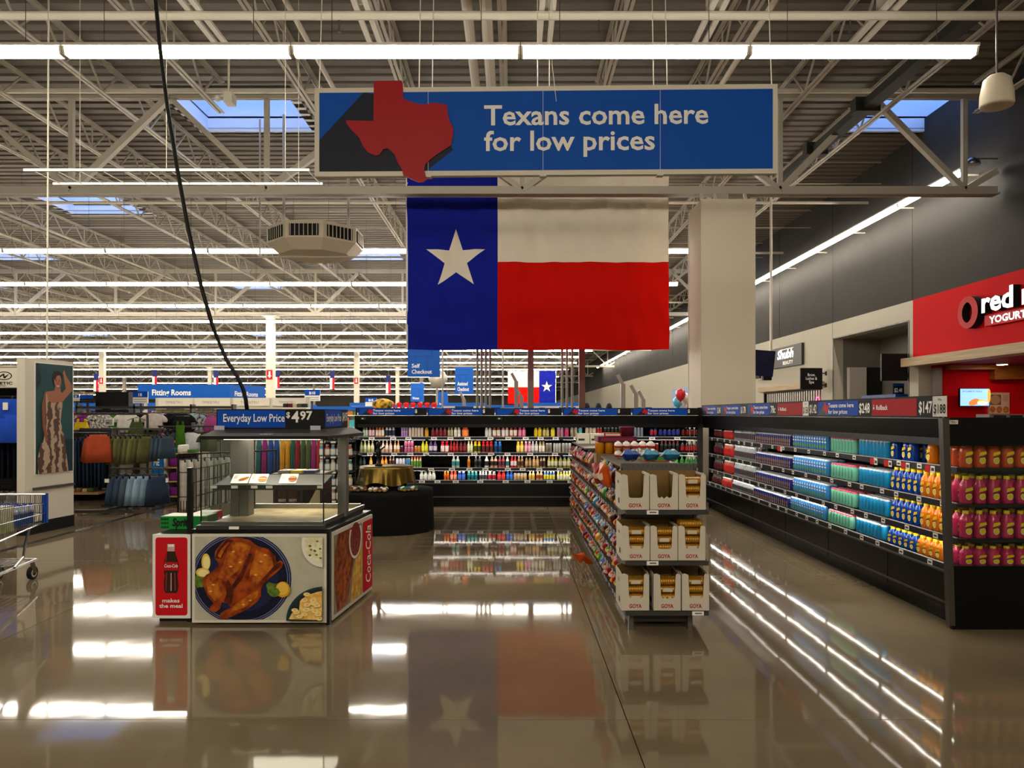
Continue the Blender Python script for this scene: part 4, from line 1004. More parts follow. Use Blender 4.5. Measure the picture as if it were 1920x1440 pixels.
def big_can(body, top, pr, h=.16, r=.033, name='energy_drink_can'):
    m = mat(body, 0.28)
    o = link(name, can_mesh(h, r, body, top))
    p = Print((-r - .0005, r, 0), (0, -1, 0), (0, 0, 1), 0.0008)
    if pr == 'lime': p.ell(r, h * .26, r * .62, h * .12, mat('#6a8f1c', 0.4), 12).ell(r * .8, h * .72, r * .5, h * .07, PAPER, 8).rect(r * .4, h * .5, r * 1.6, h * .58, PAPER)
    elif pr == 'bars':
        dk = mat('#1d5a4e' if body == '#7fd0b4' else '#0a4a78', 0.4)
        for i in range(3): p.rect(r * (.5 + i * .35), h * .2, r * (.62 + i * .35), h * .78, dk)
    elif pr == 'badge': p.ell(r, h * .5, r * .6, h * .18, mat('#a07a4a', 0.5), 10).rect(r * .5, h * .12, r * 1.5, h * .3, mat('#b08a5a', 0.6))
    p.build('label_print', o); return o
def clear_bottle(body, lab, cap, h=.2, r=.034, name='water_bottle'):
    o = link(name, bottle_mesh(h, r, body, lab, cap, 0)); return o
SEC = [  # y range, step, prototype, label, category
 (5.79, 6.16, .0925, lambda: big_bottle('#e07a12', '#f2e8b8', '#e8c81a'), 'orange juice drink bottle with yellow print beside the deep blue bottles', 'bottle', 'orange bottles in the side cooler'),
 (6.17, 6.69, .092, lambda: big_bottle('#0b3f9c', '#e8ecd8', '#e8c81a'), 'deep blue juice drink bottle with yellow print in the side cooler', 'bottle', 'deep blue bottles in the side cooler'),
 (6.71, 7.33, .069, lambda: big_can('#1f9ad0', '#cfd8de', 'bars'), 'bright cyan tall can in the side cooler', 'can', 'cyan cans in the side cooler'),
 (7.35, 7.96, .069, lambda: big_can('#7fd0b4', '#d04a68', 'bars'), 'mint green tall can with a pink top in the side cooler', 'can', 'mint cans in the side cooler'),
 (7.98, 8.99, .069, lambda: big_can('#3a8fd8', '#cfd4d6', 'lime', .18, name='coconut_water_can'), 'sky blue can with a green fruit print in the side cooler', 'can', 'sky blue cans in the side cooler'),
 (9.02, 10.34, .069, lambda: big_can('#1c2a78', '#c8ccd4', 'badge', .15, name='tonic_can'), 'navy blue can with a tan band in the side cooler', 'can', 'navy cans in the side cooler'),
 (10.37, 11.36, .074, lambda: clear_bottle('#8a8e94', '#4a4044', '#d8dadc'), 'clear water bottle with a white cap in the side cooler', 'bottle', 'water bottles in the side cooler'),
 (11.40, 11.95, .08, lambda: clear_bottle('#a03a1c', '#c8242a', '#d8d4d0', .2, .036, 'soda_bottle'), 'red and orange soft drink bottle in the side cooler', 'bottle', 'red soft drink bottles in the side cooler'),
 (11.98, 12.5, .08, lambda: clear_bottle('#160c0c', '#5a1418', '#2a1414', .2, .036, 'cola_bottle'), 'dark cola bottle at the corner end of the side cooler', 'bottle', 'cola bottles in the side cooler'),
]
for y0, y1, st_, mk, label, cat, grp in SEC:
    proto = mk(); first = True; n = int((y1 - y0) / st_)
    for k in range(4):
        for row_ in range(2 if k == 0 else 3):
            for i in range(n):
                if cat == 'bottle' and st_ > .09 and k == 0 and RND.random() < .12: continue
                loc = (3.28 + (.05 if k < 3 else .02) + .066 + row_ * (st_ + .006), y0 + st_ * (i + .5), SZ[k] + .001); sc_ = (1, 1, .72 if cat == 'bottle' else .88) if k == 3 else None
                lab = label + ', %s %s' % (SHELF_NAME[k], ('front', 'middle', 'rear')[row_])
                if first: o = proto; o.location = loc; assert sc_ is None; first = False; tag(o, lab, cat, grp)
                else: o = dup(proto, loc, None, lab, grp, sc_)
proto = big_bottle('#c4245a', '#e8d8a0', '#e8c81a', face='y'); first = True
porg = big_bottle('#d0481c', '#e8d8a0', '#e8c81a', face='y'); firsto = True
for k in range(4):
    for row_ in range(2):
        for i in range(8):
            loc = (3.42 + i * .103, 5.63 + row_ * .096, SZ[k] + .001)
            org = k == 0
            lab = ('coral red' if org else 'hot pink') + ' bottle behind the glass end of the cooler, %s %s row' % (SHELF_NAME[k], ('first', 'second')[row_])
            grp = 'red and pink bottles behind the end glass'
            src = porg if org else proto
            if (org and firsto) or (not org and first):
                src.location = loc; tag(src, lab, 'bottle', grp)
                if org: firsto = False
                else: first = False
            else: dup(src, loc, None, lab, grp, (1, 1, .72) if k == 3 else None)

# ================================================================== SNACK GONDOLA WITH END DISPLAY
G = thing('snack_gondola', 'grey steel shelving island packed with sweets and snack bags', 'shelving', (0, 0, 0))
GM = mat('#57544f', 0.45, 0.3); GD = mat('#3b3936', 0.5)
gx0, gx1, gy0, gy1 = 0.86, 1.43, 5.86, 11.0
MB().box(1.12, gy0, 0.06, 1.17, gy1, 1.16, GD).build('spine', G)
MB().box(gx0 + .03, gy0 + .02, 0.0, gx1 - .03, gy1, 0.07, BLACK).build('kick_base', G)
bp = MB(); bp.box(gx0, gy0 - .02, 0.14, gx1, gy0, 1.21, GM); eb = bp.build('end_back_panel', G)
pg = MB()
for z in (1.185, .86, .87, .50):
    for i in range(14): pg.box(gx0 + .05 + i * .037, gy0 - .0215, z, gx0 + .056 + i * .037, gy0 - .0195, z + .006, MATTE)
tag(pg.build('peg_holes', eb), kind='stuff')
for x in (gx0 - .012, gx1 - .012):
    u = MB().box(x, gy0 - .045, 0.1, x + .024, gy0 - .0, 1.21, GM).build('upright', G)
    sl_ = MB()
    for i in range(30): sl_.box(x + .006, gy0 - .0465, .2 + i * .033, x + .012, gy0 - .0445, .218 + i * .033, MATTE)
    tag(sl_.build('slot', u), kind='stuff')
for z in (0.875, 0.505, 0.14):
    s_ = MB(); s_.box(gx0 - .02, 5.46, z, gx1 + .0, gy0 - .02, z + .02, GM); s_.box(gx0 - .03, 5.43, z - .012, gx1 - .0, 5.46, z + .018, GD)
    sh_ = s_.build('end_shelf', G)
    for x in (gx0 - .035, gx1 - .015):
        MB().hexa([(x, 5.44, z - .005), (x + .02, 5.44, z - .005), (x + .02, gy0 - .03, z - .07), (x, gy0 - .03, z - .07)], [(x, 5.44, z + .02), (x + .02, 5.44, z + .02), (x + .02, gy0 - .03, z + .02), (x, gy0 - .03, z + .02)], GM).build('shelf_bracket', sh_)
    Print((gx0 + .12 if z > .5 else gx1 - .12, 5.4298, z - .01), (1, 0, 0), (0, 0, 1)).rect(0, 0, .085, .03, PAPER).rect(.02, .01, .07, .02, MGREY).build('price_tag', sh_)
for x in (px(1178, 5.55), px(1288, 5.55)): MB().box(x, 5.52, 0, x + .035, 5.57, .13, GM).build('leg', G); 
MB().box(px(1178, 5.55), 5.56, .05, px(1296, 5.55), 5.84, .12, GD).build('foot_panel', G)
LV = [.97, .80, .63, .46, .29, .12]
for k, z in enumerate(LV):
    s_ = MB(); s_.box(gx0, gy0 + .01, z - .015, 1.12, gy1, z, GM); s_.box(gx0 - .012, gy0 + .01, z - .028, gx0, gy1, z + .002, GD)
    sh_ = s_.build('shelf', G)
    s_ = MB(); s_.box(1.17, gy0 + .01, z - .015, gx1, gy1, z, GM); s_.box(gx1, gy0 + .01, z - .03, gx1 + .012, gy1, z + .002, GD); s_.build('shelf', G)
    y = gy0 + .06
    while y < gy1 - .08:
        Print((gx0 - .0125, y + .05, z - .027), (0, -1, 0), (0, 0, 1)).rect(0, 0, .06, .027, PAPER).rect(.012, .008, .045, .019, DGREY).build('price_tag', sh_); y += .105 + RND.random() * .12
for a_, b_ in ((gy0, 7.4), (9.0, gy1)): MB().box(gx0 + .02, a_, 1.165, gx1 - .02, b_, 1.18, GM).build('top_shelf', G)
# ---- bags: soft pillow pouches
def bag_mesh(w, h, t, m1, m2, seed):
    rn = random.Random(seed); n = 9; k = MB(); vs_ = []; 
    for side in (-1, 1):
        for j in range(n):
            v = j / (n - 1)
            for i in range(n):
                u = i / (n - 1)
                th = t / 2 * (math.sin(PI * u) ** .55) * (math.sin(PI * min(max((v - .06) / .88, 0), 1)) ** .6) * (1 + .25 * math.sin(u * 9 + v * 7 + seed))
                ww = w * (1 - .07 * math.sin(PI * v)) * (1 + .04 * math.cos(2 * PI * v))
                vs_.append((side * -1 * th * side * side if False else (-side) * th, (u - .5) * ww, v * h + .006 * math.sin(u * 12 + seed)))
    f1, f2 = [], []
    for s_ in range(2):
        o = s_ * n * n
        for j in range(n - 1):
            for i in range(n - 1):
                f = (o + j * n + i, o + j * n + i + 1, o + (j + 1) * n + i + 1, o + (j + 1) * n + i)
                (f2 if 3 <= j <= 4 and 2 <= i <= 5 else f1).append(f if s_ else f[::-1])
    base = len(k.v); k.add(vs_, f1, m1); off = len(k.v)
    k.add(vs_, f2, m2)
    return k.mesh('snack_bag', True)
BAGC = [('#8f0f16', '#d8b8a8'), ('#a81c12', '#e0b02a'), ('#c8961a', '#8a1418'), ('#163f90', '#c8c4b8'), ('#2a7a24', '#d8c84a'), ('#c04e14', '#e8d8c0'), ('#42120e', '#a87a2a'), ('#b8a890', '#8a1a24'), ('#5a1228', '#c89aa8'), ('#2a7aa0', '#d8d8d0'), ('#6a4422', '#c8b890'), ('#b8486a', '#e0c8c8')]
BAGN = ['crimson', 'scarlet and yellow', 'yellow', 'royal blue', 'green', 'orange', 'dark brown', 'cream', 'maroon', 'light blue', 'tan', 'pink']
bags = [bag_mesh(.15, .185 if i % 3 else .16, .1, mat(a, .42), mat(b_, .42), i) for i, (a, b_) in enumerate(BAGC)]
LVN = ['top tier', 'second tier', 'third tier', 'fourth tier', 'fifth tier', 'lowest tier']
for k, z in enumerate(LV):
    y = gy0 + .13
    while y < gy1 - .1:
        if k == 0 and 7.55 < y < 8.05: y = 8.08
        far_ = y > 8.6
        ch = RND.choice([0, 0, 1, 6, 8, 0, 7, 10]) if far_ else RND.choice([0, 0, 1, 1, 2, 3, 4, 5, 6, 7, 8, 10, 6, 9])
        o = link('snack_bag', bags[ch], None, (gx0 + .008 + RND.random() * .03, y, z + .012))
        sc = .75 if k else .95
        if k and o.data.vertices[80].co.z > .17: sc = .65
        o.scale = (1, 1, sc)
        o.rotation_euler = (0, -.2 + RND.random() * .12, (RND.random() - .5) * .5)
        o.rotation_euler.y = .02 + RND.random() * .06
        tag(o, '%s snack bag on the %s of the shelving island' % (BAGN[ch], LVN[k]), 'snack bag', '%s snack bags on the island' % BAGN[ch])
        y += .15 + RND.random() * .05
# items leaning out on the upper tier
for (x, y, z, ch, rz, ry, sc, lab) in ((.76, 6.32, 1.0, 0, .5, -.25, 1.15, 'large crimson crisp bag leaning out of the upper tier'), (.77, 6.02, 1.0, 5, .2, -.2, 1.1, 'large orange crisp bag slumped at the end of the upper tier'), (.745, 7.4, .12, 5, .9, -1.0, 1.05, 'orange crisp bag sliding off the lowest tier')):
    o = link('snack_bag', bags[ch], None, (x, y, z)); o.rotation_euler = (0, ry, rz); o.scale = (1, sc, sc); tag(o, lab, 'snack bag')
# ---- tubs, boxes on top of the island
def carton(name, label, x0, y0, z0, w_, d_, h_, col, band=None, cat='box', group=None, txt=None):
    o = tag(MB().box(x0, y0, z0, x0 + w_, y0 + d_, z0 + h_, mat(col, .45)).build(name), label, cat, group)
    p = Print((x0, y0, z0), (1, 0, 0), (0, 0, 1)); q_ = Print((x0, y0 + d_, z0), (0, -1, 0), (0, 0, 1))
    if band:
        p.rect(w_ * .08, h_ * .2, w_ * .92, h_ * .8, mat(band, .45)); q_.rect(d_ * .08, h_ * .2, d_ * .92, h_ * .8, mat(band, .45))
    else:
        p.rect(w_ * .1, h_ * .3, w_ * .6, h_ * .5, DGREY); q_.rect(d_ * .1, h_ * .3, d_ * .6, h_ * .5, DGREY)
    if txt: p.text(txt, w_ * .1, h_ * .35, h_ * .4, TEXT_W, .02, w=w_ * .5)
    p.build('printed_front', o); q_.build('printed_side', o); return o
TZ = 1.182
for i, x in enumerate((.9, 1.08)): carton('treat_box', 'cream treat box with a small face print on top of the island', x, 10.3, TZ, .17, .2, .14, '#e2dccb', None, 'box', 'cream treat boxes')
carton('chocolate_tray', 'flat maroon tray with red packets on top of the island', .885, 7.68, LV[0] + .3355, .4, .36, .055, '#5c1430', '#8a2a44', 'box', None, '')
carton('chocolate_packet', 'red packet with a white band lying on the maroon tray', .95, 7.7, LV[0] + .392, .18, .2, .035, '#b81420', '#e8d8d0', 'box')
t_ = MB(); t_.lathe([(.06, 0), (.075, .08), (.08, .085), (.08, .1)], mat('#6a2238', .4), 16); tag(t_.build('sweet_tub', None, True, (1.2, 7.8, LV[0] + .392)), 'round maroon lidded tub standing on the tray', 'tub')
can_o = MB(); can_o.lathe([(.042, 0), (.042, .11, mat('#e8d8b0', .4)), (.042, .115), (.04, .12)], mat('#d8881a', .35), 14); om = can_o.mesh('crisp_tube', True)
for i in range(8): tag(link('crisp_tube', om, None, (.915 + (i % 4) * .09, 7.75 + (i // 4) * .1, LV[0] + .214)), 'orange snack tube standing in the row under the maroon tray', 'tube', 'orange snack tubes on the island')
MB().box(.87, 7.7, LV[0] + .001, 1.26, 7.95, LV[0] + .212, mat('#8a6a44', .6)).build('tube_riser', G)
egg = MB(); egg.lathe([(.006, 0), (.028, .015), (.034, .035), (.026, .06), (.004, .078)], mat('#e9e2da', .35), 10); em = egg.mesh('chocolate_egg', True)
eg2 = MB().lathe([(.006, 0), (.028, .015), (.0345, .034), (.0345, .036)], mat('#b8321c', .35), 10).mesh('egg_base', True)
for j in range(2):
    for i in range(5):
        for r_ in range(2):
            o = link('chocolate_egg', em, None, (.98 + i * .075, 6.85 + r_ * .075, TZ + .002 + j * .082)); tag(o, 'white and red chocolate egg in the stack above the blue pouches', 'egg', 'chocolate eggs on the island'); link('wrapper_band', eg2, o)
for i in range(3):
    o = link('snack_bag', bags[9 if i else 3], None, (.97 + i * .165, 6.2, TZ + .066)); o.rotation_euler = (0, -1.45, PI / 2); tag(o, ['royal blue pouch lying flat on top of the island', 'light blue pouch lying on top beside the royal blue pouch', 'light blue pouch lying at the outer top edge of the island'][i], 'snack bag')
carton('sweet_box', 'rainbow striped sweet box on top of the island', 1.15, 6.5, TZ, .22, .16, .05, '#c8501c', '#3a9a3a', 'box')
carton('sweet_box', 'green sweet box behind the striped box on the island', 1.27, 7.1, TZ, .12, .2, .06, '#2a8a4a', '#d8e8d0', 'box')
# ---- display cartons of biscuit rolls on the end shelves
CARD = mat('#c9c1b0', .7); CARDIN = mat('#7d6238', .8); LOGO = mat('#a01c2c', .5)
def display_carton(w_, h_, d_, torn, label, loc, rz=0):
    t = thing('display_carton', label, 'carton', loc, rz, 'white biscuit display cartons')
    n0, n1, vb = w_ * .27, w_ * .78, h_ * .33
    pts = [(0, 0), (w_, 0), (w_, h_ * .96), (w_ * .88, h_), (n1 + .008, h_ * .96)]
    for i in range(5): a = i / 4 * PI / 2; pts.append((n1 - .02 + .02 * math.cos(-a), vb + .02 + .02 * math.sin(-a)))
    if torn: pts += [(w_ * .6, vb + .012), (w_ * .5, vb - .006), (w_ * .42, vb + .01)]
    for i in range(5): a = PI / 2 + i / 4 * PI / 2; pts.append((n0 + .02 + .02 * math.cos(a + PI / 2 - PI / 2 + 0) * 1.0 if False else n0 + .02 - .02 * math.sin(i / 4 * PI / 2), vb + .02 - .02 * math.cos(i / 4 * PI / 2)))
    pts += [(n0 - .008, h_ * .96), (w_ * .1, h_), (0, h_ * .98)]
    f = MB(); f.prism(pts, (0, 0, 0), (1, 0, 0), (0, 0, 1), .004, CARD); fr_ = f.build('front_panel', t)
    Print((0, 0, 0), (1, 0, 0), (0, 0, 1)).text('GOYA', w_ * .5, h_ * .07, h_ * .15, LOGO, .035, w=w_ * .46, align='c').build('lettering', fr_)
    for x in (0, w_ - .004):
        s_ = MB(); s_.prism([(0, 0), (d_, 0), (d_, h_), (d_ * .2, h_), (0, h_ * .96)], (x + .004, 0.004, 0), (0, 1, 0), (0, 0, 1), .004, CARD); sd_ = s_.build('side_panel', t)
    Print((-.0002, d_, 0), (0, -1, 0), (0, 0, 1)).text('GOYA', d_ * .35, h_ * .7, h_ * .12, LOGO, .03, w=d_ * .3).rect(d_ * .55, h_ * .15, d_ * .75, h_ * .3, MATTE).build('side_print', t)
    MB().box(0.004, d_ - .004, 0, w_ - .004, d_, h_ * 1.02, CARDIN).build('back_panel', t)
    MB().box(0.004, .004, 0, w_ - .004, d_ - .004, .004, CARDIN).build('bottom', t)
    MB().box(0.0045, .0045, .004, .006, d_ - .004, h_ * .94, CARDIN).build('lining', t); MB().box(w_ - .006, .0045, .004, w_ - .0045, d_ - .004, h_ * .94, CARDIN).build('lining', t)
    return t
GOLDR = mat('#a9761a', .3, .35); GOLDL = mat('#c8c0a8', .35)
def roll_mesh(w_):
    prof = [(.006, 0), (.026, .006)]
    n = 9
    for i in range(n):
        z = .012 + (w_ - .024) * i / n; d_ = (w_ - .024) / n
        prof += [(.026, z), (.028, z + d_ * .3), (.028, z + d_ * .7), (.026, z + d_ * .98)]
    prof += [(.026, w_ - .006), (.006, w_)]
    k = MB(); k.lathe(prof, GOLDR, 10); k.v = [(z - w_ / 2, y, x) for x, y, z in k.v]
    return k.mesh('biscuit_roll', True)
rm = roll_mesh(.178)
lab_me = MB().box(-.03, -.0295, -.014, .04, -.0275, .014, GOLDL).mesh('label')
rows = [(.896, ((1164, 1217, 0), (1218, 1271, 1), (1272, 1323, 4)), .26, 'upper'), (.526, ((1166, 1218, 4), (1219, 1270, 4), (1271, 1322, 5)), .255, 'middle'), (.161, ((1165, 1217, 4), (1225, 1276, 4), (1278, 1329, 4)), .27, 'lower')]
for z, bx, h_, ln_ in rows:
    for j, (a, b_, n) in enumerate(bx):
        x0 = px(a, 5.46); w_ = px(b_, 5.46) - x0 - .002
        pos = ('by the upright', 'in the middle', 'at the outer end')[j]
        lab = 'white open-fronted biscuit carton %s on the %s end shelf' % (pos, ln_)
        if n == 0: lab = 'empty white biscuit carton by the upright on the upper end shelf'
        if n == 1: lab = 'nearly empty white biscuit carton in the middle of the upper end shelf'
        display_carton(w_, h_, .3, n in (1,) or ln_ == 'lower', lab, (x0, 5.445, z + .001))
        for i in range(n):
            for r_ in range(2):
                o = link('biscuit_roll', rm, None, (x0 + w_ / 2, 5.482 + r_ * .06, z + .034 + i * .0575)); tag(o, 'gold wrapped biscuit roll in the carton %s on the %s end shelf' % (pos, ln_), 'biscuits', 'gold biscuit rolls')
                if r_ == 0 and (i + j) % 2: link('label', lab_me, o)

# ================================================================== SHOP FRONTS ALONG THE SIDE WALL
SR = mat('#c4060f', .7, spec=.08); OAK = mat('#b39a72', .5, hex2='#9c845c', scale=3, stretch=(2, .3, 14)); OAK2 = mat('#a4642a', .45, hex2='#8a5020', scale=3, stretch=(.6, .6, 10))
fx = MB(); fx.box(WX - .04, 9.0, 2.92, WX - .003, 17.62, 4.274, SR); fas = tag(fx.build('shop_fascia'), 'bright red shop fascia over the yogurt counter', 'fascia')
WL = mat('#ffffff', .4, emit=.6)
def wall_text(txt, y_left, z, size, w_, m, t, parent, name, back=MATTE, bold=.01, shear=0):
    vs_, fs = text_mesh(txt, bold, shear); x0 = min(p_[0] for p_ in vs_); x1 = max(p_[0] for p_ in vs_); sx = w_ / (x1 - x0)
    b = MB(); X = WX - .04 - t
    b.add([(X, y_left - (p_[0] - x0) * sx, z + p_[1] * size) for p_ in vs_], fs, m)
    # returns of the channel letters
    ed = {}
    for f in fs:
        for i in range(len(f)):
            a, c = f[i], f[(i + 1) % len(f)]; k = (min(a, c), max(a, c)); ed[k] = ed.get(k, 0) + 1
    pos = {}
    for k, n in ed.items():
        if n == 1:
            a, c = vs_[k[0]], vs_[k[1]]
            b.add([(X, y_left - (a[0] - x0) * sx, z + a[1] * size), (X, y_left - (c[0] - x0) * sx, z + c[1] * size), (X + t, y_left - (c[0] - x0) * sx, z + c[1] * size), (X + t, y_left - (a[0] - x0) * sx, z + a[1] * size)], [(0, 1, 2, 3)], back)
    return b.build(name, parent)
def YW(p_): return 1400 * 9.35 / (p_ - 960)
sgn = thing('shop_sign', 'white lit channel letters and red ring on the red fascia', 'sign', (0, 0, 0))
def ringpoly(cy, cz, ry, rz, n=40): return [(cy + ry * math.cos(2 * PI * i / n), cz + rz * math.sin(2 * PI * i / n)) for i in range(n)]
yl, yr = YW(1800), YW(1838); cyc, czc = (yl + yr) / 2, 3.66
ro, ri = ringpoly(cyc, czc, (yl - yr) / 2, .33), [(cyc + .02 + .17 * math.cos(2 * PI * i / 40) * abs(math.cos(2 * PI * i / 40)) ** .2 * (1 if True else 1), czc + .21 * math.sin(2 * PI * i / 40)) for i in range(40)]
b = MB(); X = WX - .2; n = 40
b.add([(X, y, z) for y, z in ro] + [(X, y, z) for y, z in ri], [(i, (i + 1) % n, n + (i + 1) % n, n + i) for i in range(n)], mat('#b8060e', .5, spec=.1))
for q_ in (ro, ri): b.add([(X, y, z) for y, z in q_] + [(WX - .04, y, z) for y, z in q_], [(i, (i + 1) % n, n + (i + 1) % n, n + i) for i in range(n)], MATTE)
b.build('ring_emblem', sgn)
wall_text('red mango', YW(1843), 3.60, .56, 3.05, WL, .14, sgn, 'lettering', bold=.03)
pl = MB(); pl.box(WX - .14, YW(1845) - 3.0, 3.32, WX - .04, YW(1845), 3.53, RED); pl.build('strapline_plate', sgn)
wall_text('YOGURT & SMOOTHIES', YW(1854), 3.36, .19, 2.75, WL, .105, sgn, 'strapline', bold=.03)
bm2 = MB(); bm2.box(WX - .34, 9.0, 2.69, WX, 17.6, 2.885, OAK); tag(bm2.build('timber_canopy'), 'pale oak beam below the red fascia', 'beam')
# interior of the yogurt shop
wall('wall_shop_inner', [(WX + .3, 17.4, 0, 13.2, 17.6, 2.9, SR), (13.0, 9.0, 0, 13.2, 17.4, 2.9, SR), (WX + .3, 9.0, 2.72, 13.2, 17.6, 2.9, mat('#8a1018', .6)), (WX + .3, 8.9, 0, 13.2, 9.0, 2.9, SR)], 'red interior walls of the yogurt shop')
def X17(p_, Y=17.3): return px(p_, Y)
for a, b_, y0, y1, lab in ((1772, 1860, 673, 693, 'low oak soffit panel above the menu screen'), (1860, 1918, 665, 711, 'tall oak panel beside the soffit panel')):
    tag(MB().box(X17(a), 17.1 if a < 1800 else 17.2, pz(y1, 17.2), X17(b_), 17.39, min(pz(y0, 17.2), 2.71), OAK2).build('oak_panel'), lab, 'panel')
tag(MB().box(X17(1750), 17.22, 0.0, X17(1763), 17.39, pz(690, 17.3), mat('#8a8784', .35, .3)).build('steel_pilaster'), 'slim grey steel pilaster on the red wall', 'pilaster')
tv = thing('menu_screen', 'lit blue menu screen in the yogurt shop', 'screen', (X17(1820), 17.15, pz(745, 17.2)))
w_, h_ = .69, .42
MB().box(-w_ / 2, 0, -h_ / 2, w_ / 2, .06, h_ / 2, MATTE).build('casing', tv); MB().box(-.05, .06, -.1, .05, .24, .1, MATTE).build('wall_mount', tv)
p = Print((-w_ / 2, 0, -h_ / 2), (1, 0, 0), (0, 0, 1))
p.rect(.015, .015, w_ - .015, h_ - .015, mat('#7fa8e8', .5, emit=.8)).text('24 CARROT KALE', .06, h_ * .78, .055, mat('#3a4470', .5, emit=.1), .01, w=w_ * .66)
p.ell(.33, .1, .13, .07, mat('#c87a3a', .5, emit=.5), 16, .4).ell(.52, .1, .12, .06, mat('#c8b83a', .5, emit=.5), 16).ell(.52, .08, .12, .05, mat('#e0d8c0', .5, emit=.5), 16).ell(.67, .25, .04, .16, mat('#d8a04a', .5, emit=.5), 14); p.build('screen_image', tv)
ps = tag(MB().box(X17(1857), 17.34, pz(776, 17.3), X17(1895), 17.395, pz(736, 17.3), mat('#c8a08a', .6)).build('menu_poster'), 'pink dessert poster beside the menu screen', 'poster')
p = Print((X17(1857), 17.34, pz(776, 17.3)), (1, 0, 0), (0, 0, 1)); w_ = X17(1895) - X17(1857); h_ = pz(736, 17.3) - pz(776, 17.3)
p.rect(.02, h_ * .42, w_ * .58, h_ * .9, mat('#6a4a34', .6)).ell(w_ * .3, h_ * .66, w_ * .25, h_ * .22, mat('#a8805a', .6), 18)
for i in range(3): p.ell(w_ * (.16 + .33 * i), h_ * .2, w_ * .15, h_ * .16, mat('#8a3a14', .6, hex2='#c8843a', scale=40), 16)
for i in range(4): p.rect(w_ * .64, h_ * (.62 + .07 * i), w_ * .9, h_ * (.635 + .07 * i), DGREY)
p.build('printed_desserts', ps)
ct = thing('service_counter', 'red fronted service counter of the yogurt shop', 'counter', (0, 0, 0))
MB().box(9.95, 10.0, 0, 10.4, 16.4, 1.28, SR).build('body', ct); MB().box(9.85, 9.95, 1.28, 10.5, 16.45, 1.34, mat('#d8d2c6', .35)).build('worktop', ct)
reg = thing('price_display', 'grey topping display with a red price plate on the counter', 'display', (10.15, 15.6, 1.341))
MB().box(-.3, -.25, 0, .5, .25, .12, mat('#8f1a24', .4)).build('base', reg); MB().box(-.3, -.2, .12, .5, .25, .24, MGREY).build('body', reg)
for x in (-.22, .12): MB().box(x, -.205, .14, x + .26, -.2, .22, MATTE).build('window', reg)
Print((-.3, -.251, 0), (1, 0, 0), (0, 0, 1)).text('3.99', .25, .02, .11, TEXT_W, .02).build('price_lettering', reg)
# ---- beauty shop
bs = thing('beauty_shop_sign', 'dark panel sign with white brush lettering on the white wall', 'sign', (0, 0, 0))
y0, y1 = 1400 * 9.45 / (1505 - 960), 1400 * 9.45 / (1449 - 960)
MB().box(WX - .09, y0, 3.2, WX, y1, 3.9, mat('#2c2b29', .5)).build('panel', bs)
p = Print((WX - .09, y1, 3.2), (0, -1, 0), (0, 0, 1)); w_ = y1 - y0
p.text('Shubh', w_ * .2, .3, .42, WL, .03, w=w_ * .55, shear=.2).text('BEAUTY', w_ * .4, .08, .17, TEXT_W, .03, w=w_ * .34).rect(w_ * .3, .6, w_ * .75, .615, WL); p.build('lettering', bs)
tag(MB().box(WX - .12, DO0 - .2, DOZ + .02, WX, DO1 + .3, DOZ + .2, OAK).build('timber_trim'), 'pale oak lintel over the shuttered shop window', 'trim')
shf = thing('shop_shutter', 'white barred security shutter in a dark shop opening', 'shutter', (0, 0, 0))
MB().box(WX + .12, DO0, 0, WX + .2, DO1, DOZ, mat('#1a1a1c', .5)).build('dark_backing', shf)
for i in range(26):
    y = DO0 + .12 + i * (DO1 - DO0 - .2) / 26
    MB().box(WX + .06, y, .05, WX + .1, y + .07, DOZ - .04, mat('#bdbab2', .4, .3)).build('shutter_slat', shf)
for y in (DO0, DO1 - .06): MB().box(WX + .02, y, 0, WX + .12, y + .06, DOZ, MATTE).build('jamb', shf)
MB().box(WX + .02, DO0, DOZ - .05, WX + .12, DO1, DOZ, MATTE).build('head_rail', shf)
def blade(label, p0, p1, y0, y1, Y, lines):
    t = thing('blade_sign', label, 'sign', (0, 0, 0)); x0, x1 = px(p0, Y), px(p1, Y); z0, z1 = pz(y1, Y), pz(y0, Y)
    MB().box(x0, Y, z0, x1, Y + .06, z1, mat('#100e10', .5)).build('panel', t)
    for z in (z0 + (z1 - z0) * .2, z0 + (z1 - z0) * .75):
        MB().cyl((x1 - .01, Y + .03, z), (WX - .001, Y + .03, z), .015, MATTE, 8).build('bracket_arm', t); MB().box(WX - .02, Y - .02, z - .06, WX - .001, Y + .08, z + .06, MATTE).build('wall_plate', t)
    if lines:
        p = Print((x0, Y, z0), (1, 0, 0), (0, 0, 1)); w_ = x1 - x0; h_ = z1 - z0
        for i, (tx_, ww) in enumerate(lines): p.text(tx_, w_ * .5, h_ * (.62 - .17 * i), .12, TEXT_W, .015, w=w_ * ww, align='c')
        p.build('lettering', t)
blade('black square blade sign for brow, lashes and spa', 1501, 1542, 690, 730, 22.55, (('Brow,', .34), ('Lashes &', .52), ('Spa', .24)))
blade('blank black square blade sign above the ice freezer', 1653, 1702, 663, 714, 17.9, None)
neon = tag(MB().tube([(WX + .04, 23.3 + .16 * math.cos(a / 8 * PI * 2), 1.95 + .16 * math.sin(a / 8 * PI * 2)) for a in range(9)], .012, mat('#ff3a6a', .4, emit=4), 6).build('neon_ring', None, True), 'small round pink neon ring by the shutter', 'neon sign')
